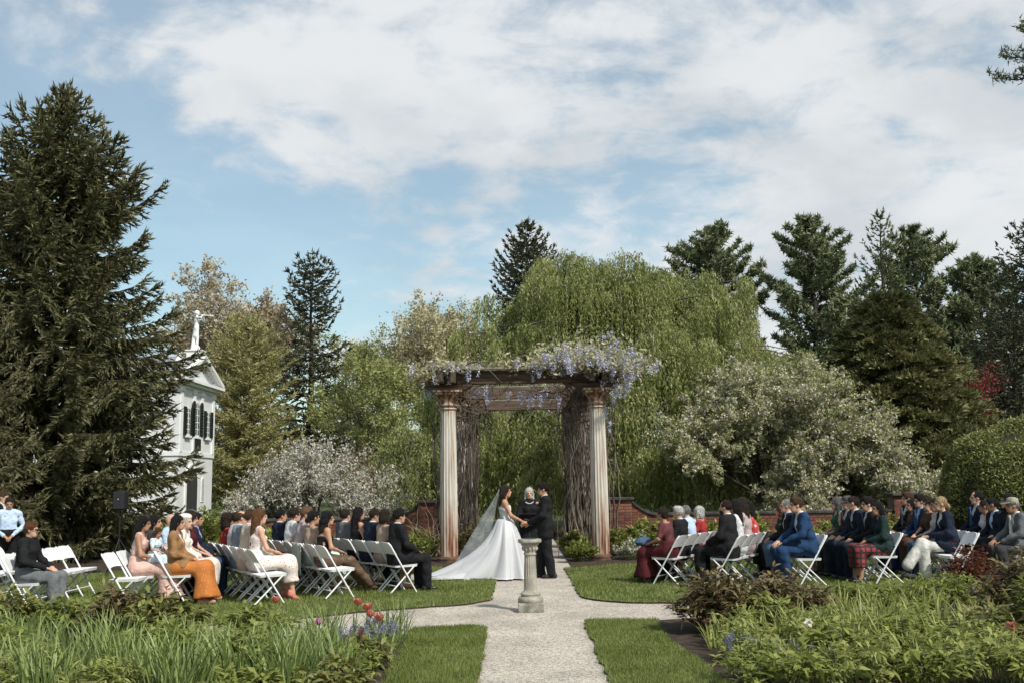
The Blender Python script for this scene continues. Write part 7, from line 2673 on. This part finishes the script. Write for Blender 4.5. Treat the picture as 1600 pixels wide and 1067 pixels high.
# one row: near chair centre, direction faced (degrees from +X), step to the next chair, seats from near to far.
# a seat is None (empty), or (label, pose, skin, hair, clothes, extras, size)
ROWS = [
    ('the bride-side front row', (-1.85, 16.40), 35, (-0.28, 0.40), [
        ('man in black suit with short black hair at the end of the bride-side front row', 'm_rest', 'tan', ('short_full', 'black'), SUIT('black'), [], 1.0),
        ('woman with dark bob and beige top beside the black-suited man', 'f_tilt', 'fair', ('bob', 'darkbrown'), DRESS('short_top', 'taupe'), [], 1.0),
        ('man with glasses in dark blue suit in the bride-side front row', 'm_look', 'tan', ('short', 'darkbrown'), SUIT('navy'), [('glasses',)], 1.0),
        ('woman with long straight black hair at the far left of the bride-side front row', 'f_lap', 'tan', ('long', 'black'), DRESS('sleeveless', 'black'), [], 1.02),
        ('dark-haired man in grey suit hidden behind the bride-side front row', 'm_far', 'fair', ('short', 'darkbrown'), SUIT('grey'), [], 0.98)]),
    ('the bride-side second row', (-2.76, 15.80), 30, (-0.26, 0.40), [
        None,
        ('woman with wavy black hair, bare back and brown satin trousers', 'f_stretch', 'tan', ('long_wavy', 'black'), [('strapless', 'black'), ('trousers', 'brownsatin')], [], 1.0),
        ('woman with low dark bun and taupe top, floral shawl on her chair', 'f_lap', 'tan', ('bun', 'black'), [('short_top', 'taupe'), ('skirt', 'floral_mint'), ('shoes', 'nude')], [], 1.0),
        ('man with light brown hair in pale pinkish grey shirt', 'm_look', 'fair', ('short_full', 'lightbrown'), SHIRT('mauve', 'greytrouser'), [], 1.04),
        ('man with dark wavy hair in a white shirt in the bride-side second row', 'm_clasp', 'fair', ('wavy_short', 'darkbrown'), SHIRT('white', 'greytrouser'), [], 1.02),
        ('dark-haired guest in navy jacket ending the bride-side second row', 'm_up', 'tan', ('short', 'black'), SUIT('navy'), [], 1.0)]),
    ('the bride-side third row', (-3.64, 15.05), 27, (-0.235, 0.41), [
        None,
        ('woman with long auburn half-up hair in cream floral dress and coral heels', 'f_heel', 'fair', ('half_up', 'auburn'), DRESS('sleeveless', 'floral_cream', 'skirt', 'coralshoe'), [], 1.05),
        ('man with reddish brown hair in a beige suit', 'm_rest', 'fair', ('short', 'brown'), SUIT('beige'), [], 1.04),
        ('man with thinning brown hair in grey-blue waistcoat', 'm_up', 'fair', ('thin', 'brown'), SUIT('greyblue'), [], 1.02),
        ('dark-haired guest in white shirt beside the grey-blue waistcoat', 'm_clasp', 'tan', ('short', 'black'), SHIRT('palewhite', 'greytrouser'), [], 1.0),
        ('woman with dark curly hair in red top ending the bride-side third row', 'f_lap', 'olive', ('curly', 'darkbrown'), DRESS('short_top', 'red'), [], 0.98)]),
    ('the bride-side fourth row', (-5.02, 15.15), 6, (-0.05, 0.46), [
        ('woman with long black hair in camel blazer and orange floral skirt', 'f_lap', 'tan', ('long', 'black'), [('jacket', 'tan'), ('inner_shirt', 'cream'), ('long_skirt', 'floral_orange'), ('shoes', 'nude')], [], 1.0),
        ('guest in pale round hat and cream coat', 'f_turn', 'fair', ('crop', 'white'), [('coat', 'cream'), ('inner_shirt', 'cream'), ('skirt', 'cream'), ('shoes', 'nude')], [('beret', 'cream')], 1.0),
        ('woman with curly dark hair in a dark red top beside the pale hat', 'f_tilt', 'fair', ('curly', 'darkbrown'), [('short_top', 'burgundy'), ('trousers', 'jeans'), ('shoes', 'shoeblack')], [], 1.03),
        ('man with dark hair in navy jacket and jeans beside the curly-haired woman', 'm_rest', 'olive', ('short', 'black'), SUIT('navy', 'jeans', 'lilac'), [], 1.0)]),
    ('the bride-side fifth row', (-5.58, 14.65), 2, (0.03, 0.46), [
        None,
        ('woman with black hair in blush pink dress holding a small child', 'f_hold', 'olive', ('long', 'black'), DRESS('pink_top', 'pink', 'long_skirt'), [], 1.0),
        ('woman with long black hair in dark grey jacket behind the blush pink dress', 'f_lap', 'tan', ('long', 'black'), [('jacket', 'charcoal'), ('inner_shirt', 'black'), ('trousers', 'navy'), ('shoes', 'shoeblack')], [], 1.0),
        ('bald man with glasses in pale blue shirt', 'm_look', 'fair', None, SHIRT('lightblue', 'navy'), [('glasses',)], 1.0),
        ('woman with black bob in grey jacket next to the bald man', 'f_turn', 'fair', ('bun', 'black'), [('jacket', 'grey'), ('inner_shirt', 'white'), ('trousers', 'navy'), ('shoes', 'shoeblack')], [], 1.0),
        ('grey-haired man in bright blue jacket', 'm_clasp', 'fair', ('short', 'grey'), SUIT('midblue', 'lightblue'), [], 1.03)]),
    ('the bride-side sixth row', (-6.80, 14.25), 0, (-0.09, 0.455), [
        ('man with brown hair and sunglasses in black sweater and grey trousers', 'm_bulk', 'fair', ('short_full', 'auburn'), [('sweater', 'black'), ('collar', 'black'), ('trousers', 'greytrouser'), ('shoes', 'shoewhite')], [('sunglasses',)], 0.97)]),
    ('the chairs beyond the black sweater', (-7.1, 14.72), 0, (0.0, 0.46), [None, None, None, None, None]),
    ('the row at the left edge', (-8.05, 14.55), 0, (-0.02, 0.46), [
        ('guest in dark green and navy trousers cut off by the left edge of the photo', 'm_clasp', 'fair', ('short', 'brown'), SUIT('teal', 'darkgreen'), [], 1.0),
        None, None, None, None]),
    ('the groom-side front row', (2.55, 17.05), 148, (0.25, 0.40), [
        ('woman with short dark hair in burgundy lace dress', 'f_bag', 'olive', ('crop', 'darkbrown'), [('lace_top', 'lace_burgundy'), ('long_skirt', 'burgundy'), ('shoes', 'shoeblack')], [], 0.97),
        ('white-haired man in black suit next to the burgundy dress', 'm_rest', 'fair', ('short_full', 'white'), SUIT('black'), [], 0.96),
        ('grey-haired man in pale blue shirt in the groom-side front row', 'm_look', 'fair', ('short', 'grey'), SHIRT('lightblue', 'navy'), [], 0.97),
        ('white-haired woman in red top at the end of the groom-side front row', 'f_lap', 'fair', ('bob', 'white'), DRESS('short_top', 'red'), [], 0.95)]),
    ('the groom-side second row', (3.46, 16.70), 150, (0.24, 0.41), [
        ('bearded man with receding brown hair in black suit at the groom-side second row end', 'm_rest', 'fair', ('receding', 'darkbrown'), SUIT('black'), [('beard', 'darkbrown')], 1.05),
        ('woman with long black hair in white sleeveless dress', 'f_lap', 'tan', ('long', 'black'), DRESS('sleeveless', 'white', 'skirt', 'shoewhite'), [], 1.05),
        ('woman with long dark brown hair and a white hair clip', 'f_other', 'tan', ('half_up', 'darkbrown'), DRESS('sleeveless', 'mauve', 'skirt'), [('hairclip',)], 1.07),
        ('woman in red floral dress at the far end of the groom-side second row', 'f_cross', 'fair', ('long_wavy', 'black'), DRESS('short_top', 'floral_red', 'skirt', 'shoewhite'), [], 1.0)]),
    ('the groom-side third row', (4.68, 16.45), 180, (0.0, 0.46), [
        ('man with brown hair in bright blue suit resting a hand on his knee', 'm_knees', 'fair', ('short_full', 'brown'), SUIT('royal'), [], 1.08),
        ('blonde woman in blue patterned dress behind the bright blue suit', 'f_tilt', 'fair', ('long_wavy', 'blonde'), DRESS('short_top', 'denim', 'skirt', 'shoewhite'), [], 1.05),
        ('grey-haired man with receding hair in black suit in the groom-side third row', 'm_clasp', 'fair', ('receding', 'grey'), SUIT('black', None, 'lightblue'), [], 1.04),
        ('woman with brown hair and teal top beyond the grey-haired man', 'f_turn', 'fair', ('bob', 'brown'), DRESS('short_top', 'teal'), [], 0.97)]),
    ('the groom-side fourth row', (6.0, 16.70), 181, (-0.03, 0.46), [
        ('woman with black hair in dark green blazer and red checked skirt', 'f_other', 'olive', ('long', 'black'), [('jacket', 'darkgreen'), ('inner_shirt', 'black'), ('skirt', 'red_check'), ('shoes', 'shoeblack')], [], 1.0),
        ('man with thick black hair in black suit and navy tie', 'm_rest', 'fair', ('short_full', 'black'), SUIT('black', 'navy'), [('tie', 'navy')], 1.05),
        ('dark-haired man in navy suit half hidden behind the thick black hair', 'm_look', 'fair', ('short', 'darkbrown'), SUIT('navy'), [('tie', 'navy')], 1.06),
        ('man with glasses and salt-and-pepper hair in charcoal suit', 'm_up', 'fair', ('short_full', 'saltpepper'), SUIT('charcoal'), [('glasses',), ('tie', 'charcoal')], 1.05),
        ('woman in emerald green dress at the far end of the groom-side fourth row', 'f_lap', 'fair', ('bob', 'saltpepper'), DRESS('sleeveless', 'green'), [], 1.04)]),
    ('the groom-side fifth row', (7.10, 16.40), 180, (0.05, 0.46), [
        None,
        ('woman with blonde bun in navy blazer and wide white trousers', 'f_cross', 'fair', ('bun', 'blonde'), [('jacket', 'navy'), ('inner_shirt', 'white'), ('wide_trousers', 'palewhite'), ('shoes', 'charcoal')], [], 1.05),
        ('dark-haired woman in white sleeves and blue jeans', 'f_lap', 'tan', ('long', 'darkbrown'), [('shirt', 'palewhite'), ('trousers', 'denim'), ('shoes', 'shoewhite')], [], 1.02),
        ('woman with dark hair in maroon top in the middle of the groom-side fifth row', 'f_tilt', 'fair', ('long_wavy', 'darkbrown'), DRESS('short_top', 'brown'), [], 1.03),
        ('young man in royal blue suit and pale blue shirt', 'm_rest', 'fair', ('short_full', 'black'), SUIT('royal', None, 'lightblue'), [('tie', 'midblue')], 1.06),
        ('woman with long dark hair in brown dress beside the royal blue suit', 'f_other', 'tan', ('long', 'black'), DRESS('short_top', 'brown'), [], 0.99),
        ('young man with brown hair in dark suit and white shirt by the brick pier', 'm_up', 'fair', ('short_full', 'brown'), SUIT('black'), [('tie', 'grey')], 1.08)]),
    ('the groom-side sixth row', (8.12, 16.30), 178, (0.03, 0.46), [
        ('old man in camouflage cap and grey suit with cream tie', 'm_knees', 'olive', ('short', 'grey'), SUIT('grey', 'charcoal'), [('hat',), ('tie', 'cream')], 1.03),
        ('woman with glasses and black hair in long black coat', 'f_lap', 'fair', ('bob', 'black'), [('coat', 'black'), ('inner_shirt', 'black'), ('long_skirt', 'black'), ('shoes', 'shoeblack')], [('glasses',)], 1.08),
        ('boy with black hair in pale blue shirt and dark jacket', 'm_look', 'olive', ('short', 'black'), SUIT('navy', None, 'lightblue'), [], 1.02),
        ('woman with dark hair in white wrap over navy dress', 'f_turn', 'olive', ('bun', 'black'), DRESS('short_top', 'white', 'skirt'), [], 0.98),
        ('man with receding black hair in navy suit and blue tie', 'm_up', 'fair', ('receding', 'black'), SUIT('navy'), [('tie', 'midblue')], 1.10)]),
    ('the row at the right edge', (9.1, 16.1), 178, (0.02, 0.46), [
        None, None, None,
        ('guest in camel coat cut off by the right edge of the photo', 'f_lap', 'fair', ('long', 'brown'), [('coat', 'camel'), ('inner_shirt', 'cream'), ('skirt', 'camel'), ('shoes', 'nude')], [], 1.0),
        ('man with brown hair and black glasses in dark suit at the right edge', 'm_rest', 'fair', ('short_full', 'brown'), SUIT('navy'), [('glasses',), ('tie', 'burgundy')], 1.12)]),
]
ORD = ['first', 'second', 'third', 'fourth', 'fifth', 'sixth', 'seventh']
for rname, (cx0, cy0), ang, (sx, sy), seats in ROWS:
    rr = random.Random(rname)
    for i, st in enumerate(seats):
        x, y = cx0 + sx * i, cy0 + sy * i
        if 'right edge' in rname and i < 3:
            continue
        a = ang + rr.uniform(-3, 3)
        if st is None:
            lab = 'empty white folding chair, %s from the near end of %s' % (ORD[i], rname)
            chair(x, y, a, lab)
            continue
        who = st[0]
        chair(x, y, a, 'occupied white folding chair, %s from the near end of %s' % (ORD[i], rname))
        rt, J, hm = person(who, st[1], st[2], st[3], (x, y, LAWN_Z), a + rr.uniform(-4, 4), st[4], st[5], st[6])
        if 'blush pink' in who and 'holding' in who:
            HOLDER = (x, y, a)
        if 'burgundy lace' in who:
            BAGLADY = (x, y, a)
        if 'floral shawl' in who:
            SHAWL = (x, y, a)


def local_pt(b, p):
    x, y, a = b
    c, s = math.cos(R(a) - PI / 2), math.sin(R(a) - PI / 2)
    return (x + c * p[0] - s * p[1], y + s * p[0] + c * p[1], p[2] + LAWN_Z)


# the child on the blush-pink lap, a denim bag and a shawl
kid = dict(fem=True, elb=(0.22, 0.04, 0.80), wri=(0.08, 0.2, 0.72), nod=-0.35, lean=0.12, knee=0.07, kneey=0.36, footy=0.44)
POSES['kid'] = kid
lp = local_pt(HOLDER, (0.02, 0.20, 0.37))
person('small child in pale blue dress sitting on a lap', 'kid', 'tan', ('long_wavy', 'brown'), lp, HOLDER[2] - 22,
       [('short_top', 'babyblue'), ('knee_skirt', 'babyblue'), ('shoes', 'nude')], [], 0.58, group='children')
bg = MB()
bg.lathe([(0.02, 0.0), (0.10, 0.02), (0.125, 0.07), (0.10, 0.12), (0.06, 0.15), (0.02, 0.16)], n=14, rf=lambda a, i: 1 + 0.35 * abs(math.cos(a)) + 0.05 * math.sin(5 * a))
bg.tube([(-0.09, 0, 0.12), (-0.08, 0, 0.2), (0, 0, 0.24), (0.08, 0, 0.2), (0.09, 0, 0.12)], 0.01, n=6)
tag(bg.build('denim_bag', FAB['denim'], None, 60, loc=local_pt(BAGLADY, (0, 0.42, 0.60)), rot=(0, 0, 0.4)), 'soft blue denim bag on the lap of the burgundy dress', 'bag')
shw = MB()
n, m_ = 14, 10
vs, fs = [], []
for i in range(m_):
    for j in range(n):
        u, v = j / (n - 1) * 2 - 1, i / (m_ - 1)
        z = 0.80 - v * 0.46 - 0.05 * abs(u) * v
        y = -0.335 + 0.02 * math.sin(u * 9 + v * 3) * (0.3 + v) + 0.02 * v + 0.02 * u * u
        vs.append((u * (0.20 + 0.03 * v), y, z))
for i in range(m_ - 1):
    for j in range(n - 1):
        a = i * n + j
        fs.append((a, a + 1, a + n + 1, a + n))
shw.add(vs, fs)
so = shw.build('shawl', FAB['floral_mint'], None, True, loc=(SHAWL[0], SHAWL[1], LAWN_Z), rot=(0, 0, R(SHAWL[2]) - PI / 2))
sm = so.modifiers.new('solid', 'SOLIDIFY')
sm.thickness = 0.008
tag(so, 'mint floral shawl draped over the back of a folding chair', 'shawl')

# ------------------------------------------------------------------ bride, groom, officiant, standing guests
POSES['groom'] = dict(sit=False, elbR=(0.24, 0.07, 1.13), wriR=(0.09, 0.31, 1.0), elbL=(0.24, 0.07, 1.13), wriL=(0.09, 0.31, 0.99), hand_dirR=(-0.25, 1, -0.1), hand_dirL=(0.25, 1, -0.1),
                      stride=0.09, nod=-0.06, hand_upR=(-0.6, 0, 0.6), hand_upL=(0.6, 0, 0.6))
POSES['bride'] = dict(sit=False, fem=True, elbR=(0.18, 0.11, 1.16), wriR=(0.08, 0.35, 1.03), elbL=(0.18, 0.11, 1.16), wriL=(0.08, 0.35, 1.03), hand_dirR=(-0.2, 1, -0.15), hand_dirL=(0.2, 1, -0.15), nod=0.04)
POSES['officiant'] = dict(sit=False, fem=True, bulk=1.12, elb=(0.24, 0.03, 1.12), wri=(0.15, 0.22, 1.09), hand_dirR=(-0.6, 0.8, 0.1), hand_dirL=(0.6, 0.8, 0.1), nod=-0.05)
POSES['stand_clasp'] = dict(sit=False, elb=(0.27, 0.02, 1.14), wri=(0.07, 0.22, 0.97), nod=-0.25)
GX, GY = 0.50, 18.62
gr, GJ, GH = person('groom in black tuxedo with white boutonniere holding the hands of the bride', 'groom', 'tan', ('short_full', 'black'), (GX + 0.06, GY, 0.0), 183,
                    SUIT('black'), [('flower',)], 1.0, group='wedding couple')
br, BJ, BH = person('bride in white satin gown and long veil facing the groom', 'bride', 'tan', ('veil_down', 'darkbrown'), (-0.185, GY, 0.0), 2,
                    [('strapless', 'white')], [], 0.985, group='wedding couple')

M_SATIN = mat('white_satin', (0.46, 0.46, 0.465), 0.38, var=0.03, scale=3, spec=0.4, sheen=0.2)


def gown():
    """Bell skirt with deep folds running into a long train; local +Y is where the bride faces."""
    nA, nT = 96, 34
    V = []
    for i in range(nT):
        t = i / (nT - 1)
        z = 1.09 * (1 - t) ** 1.0
        for k in range(nA):
            a = 2 * PI * k / nA
            c, s = math.cos(a), math.sin(a)
            base = 0.118 + 0.26 * t ** 0.62 + 0.05 * t
            fold = 1 + (0.20 * t ** 0.8) * (math.sin(9 * a + 1.1 + 0.6 * math.sin(2 * a)) ** 3 + 0.45 * math.sin(17 * a + 2 + t))
            x, y = base * 1.05 * c * fold, base * s * fold
            bk = max(0.0, -s) ** 1.3                            # the back of the skirt is pulled out into the train
            y -= bk * (1.25 * t ** 2.6)
            x += bk * (-0.16 * t ** 2.5)
            x *= 1 + 0.35 * bk * t ** 2
            lift = 0.02 + (0.035 * (1 + math.sin(7 * a + 3 * t)) * bk if t > 0.9 else 0)
            V.append((x, y, max(z, lift * (1 if t > 0.9 else 0) + 0.004)))
    F = [(i * nA + k, i * nA + (k + 1) % nA, (i + 1) * nA + (k + 1) % nA, (i + 1) * nA + k) for i in range(nT - 1) for k in range(nA)]
    me = mesh_np('skirt', np.array(V), np.array(F), [M_SATIN], smooth=True)
    return me


sk = obj_me('gown_skirt', gown(), br)
sl = sk.modifiers.new('solid', 'SOLIDIFY')
sl.thickness = 0.006
# train: a long fan of satin on the ground
nU, nV = 34, 26
V = []
for i in range(nU):
    u = i / (nU - 1)
    for j in range(nV):
        v = j / (nV - 1) * 2 - 1
        w_ = 0.34 + 0.34 * u ** 0.8
        y = -0.45 - 1.42 * u * (1 - 0.16 * v * v)
        x = v * w_ - 0.12 * u
        z = 0.03 + 0.42 * (1 - u) ** 3 * (1 - v * v) + 0.028 * (1 - v * v * 0.6) * (1 + math.sin(11 * v + 3 * u)) * (1 - 0.6 * u) + 0.012 * math.sin(23 * v + 9 * u)
        V.append((x, y, max(0.012 + (0.045 if y < -0.6 else 0), z)))
F = [(i * nV + j, i * nV + j + 1, (i + 1) * nV + j + 1, (i + 1) * nV + j) for i in range(nU - 1) for j in range(nV - 1)]
tr = obj_me('train', mesh_np('train', np.array(V), np.array(F), [M_SATIN], smooth=True), br)
sl = tr.modifiers.new('solid', 'SOLIDIFY')
sl.thickness = 0.006
sl.offset = 1
# veil: sheer tulle from the crown of the head to the end of the train


def veil_mat():
    m, nt, N, L, b = _bsdf('bridal_tulle')
    b.inputs['Base Color'].default_value = (0.82, 0.84, 0.84, 1)
    b.inputs['Roughness'].default_value = 0.8
    tp = N.new('ShaderNodeBsdfTransparent')
    tl = N.new('ShaderNodeBsdfTranslucent')
    tl.inputs['Color'].default_value = (0.82, 0.84, 0.84, 1)
    a1 = N.new('ShaderNodeMixShader')
    a1.inputs[0].default_value = 0.5
    L.new(b.outputs[0], a1.inputs[1])
    L.new(tl.outputs[0], a1.inputs[2])
    w_ = N.new('ShaderNodeTexNoise')
    w_.inputs['Scale'].default_value = 5
    t = N.new('ShaderNodeTexCoord')
    L.new(t.outputs['Object'], w_.inputs['Vector'])
    mr = N.new('ShaderNodeMapRange')
    mr.inputs['From Min'].default_value, mr.inputs['From Max'].default_value = 0.3, 0.7
    mr.inputs['To Min'].default_value, mr.inputs['To Max'].default_value = 0.13, 0.30
    L.new(w_.outputs['Fac'], mr.inputs['Value'])
    a2 = N.new('ShaderNodeMixShader')
    L.new(mr.outputs[0], a2.inputs[0])
    L.new(tp.outputs[0], a2.inputs[1])
    L.new(a1.outputs[0], a2.inputs[2])
    L.new(a2.outputs[0], N['Material Output'].inputs['Surface'])
    return m


hd = BJ['head']
nU, nV = 40, 28
V = []
for i in range(nU):
    u = i / (nU - 1)
    for j in range(nV):
        v = j / (nV - 1) * 2 - 1
        # centre line: from the back of the head, sloping straight to the ground behind
        if u < 0.75:
            q = u / 0.75
            cy = -0.10 - 0.95 * q ** 1.35 * 1.0
            cz = hd[2] + 0.06 - (hd[2] + 0.0) * (0.55 * q + 0.45 * q ** 2.0)
        else:
            q = (u - 0.75) / 0.25
            cy = -1.05 - 0.62 * q
            cz = 0.09 - 0.03 * q
        wdt = 0.055 + 0.40 * u ** 0.85
        fx = 0.03 * math.sin(13 * v + 2 * u) * (0.2 + u)
        x = v * wdt - 0.05 * u
        y = cy * (1 - 0.62 * v * v * min(1, 1.6 * (1 - u) + 0.25)) + fx - 0.06 * v * v
        V.append((x, y, max(0.065, cz + 0.03 * math.sin(9 * v + 4 * u) * u - 0.02 * v * v)))
F = [(i * nV + j, i * nV + j + 1, (i + 1) * nV + j + 1, (i + 1) * nV + j) for i in range(nU - 1) for j in range(nV - 1)]
obj_me('veil', mesh_np('veil', np.array(V), np.array(F), [veil_mat()], smooth=True), br)

off, OJ, OH = person('officiant with silver hair in black robe reading from a black folder', 'officiant', 'fair', ('bob', 'white'), (0.29, 19.85, 0.0), 272,
                     [('robe', 'black'), ('shoes', 'shoeblack')], [], 0.95, group='officiant')
# pearl necklace, folder
nb = MB()
for k in range(22):
    a = PI * 2 * k / 22
    nz = OJ['neck'][2] - 0.012 - 0.055 * max(0, math.sin(a))
    nb.lathe([(0.001, -0.013), (0.013, 0), (0.001, 0.013)], c=(0.085 * math.cos(a), OJ['neck'][1] + 0.02 + 0.095 * math.sin(a) + 0.035 * max(0, math.sin(a)), nz), n=6)
nb.build('pearl_necklace', M_TRIM, off, True)
fo = empty('folder', (0.29, 19.55, 1.04))
tag(fo, 'open black folder held by the officiant', 'folder')
for s in (-1, 1):
    MB().box((s * 0.105, 0, 0.0), (0.205, 0.30, 0.008), rot=(R(-38), 0, 0)).build('cover', FAB['black'], fo, rot=(0, 0, 0))
MB().box((0.1, 0.004, 0.012), (0.17, 0.26, 0.004), rot=(R(-38), 0, 0)).build('page', FAB['white'], fo)

person('standing man in black suit at the left edge looking down', 'stand_clasp', 'fair', ('short', 'brown'), (-9.62, 18.9, LAWN_Z), -5, SUIT('black'), [], 0.99, group='standing guests')
person('standing guest in pale blue shirt with clasped hands at the left edge', 'stand_clasp', 'olive', ('short', 'darkbrown'), (-9.28, 18.5, LAWN_Z), -60, SHIRT('lightblue', 'black'), [], 0.92, group='standing guests')

# ------------------------------------------------------------------ the statue on the ridge of the summer house
stp = dict(sit=False, fem=True, elbR=(0.30, 0.12, 1.38), wriR=(0.10, 0.22, 1.50), elbL=(0.26, 0.10, 1.30), wriL=(0.06, 0.34, 1.42), nod=0.0, stride=0.05)
P_, J_, R_ = body_parts(stp)
P_ += [limb(J_['waist'], (0, -0.02, 0.62), 0.10, 0.13, 's', (1.2, 1, 1)), limb((0, 0, 0.0), (0, 0, 0.06), 0.19, 0.19, 's'), limb((0.0, -0.12, 0.05), (0, -0.1, 0.6), 0.10, 0.06, 's'), Prim('e', J_['head'] + np.array([0, -0.02, 0.03]), (0.1, 0.11, 0.11)),
       limb((0.1, 0.2, 1.52), (-0.1, 0.72, 1.56), 0.03, 0.026, 'flute')]
V, F = eval_prims([p for p in P_ if not p.t.startswith('foot')], 0.028, k=0.03)
obj_me('statue', mesh_np('statue', V, F, [M_TRIM], smooth=True), house, (-0.15, 0, ap + 0.40), (0, 0, R(-62)))
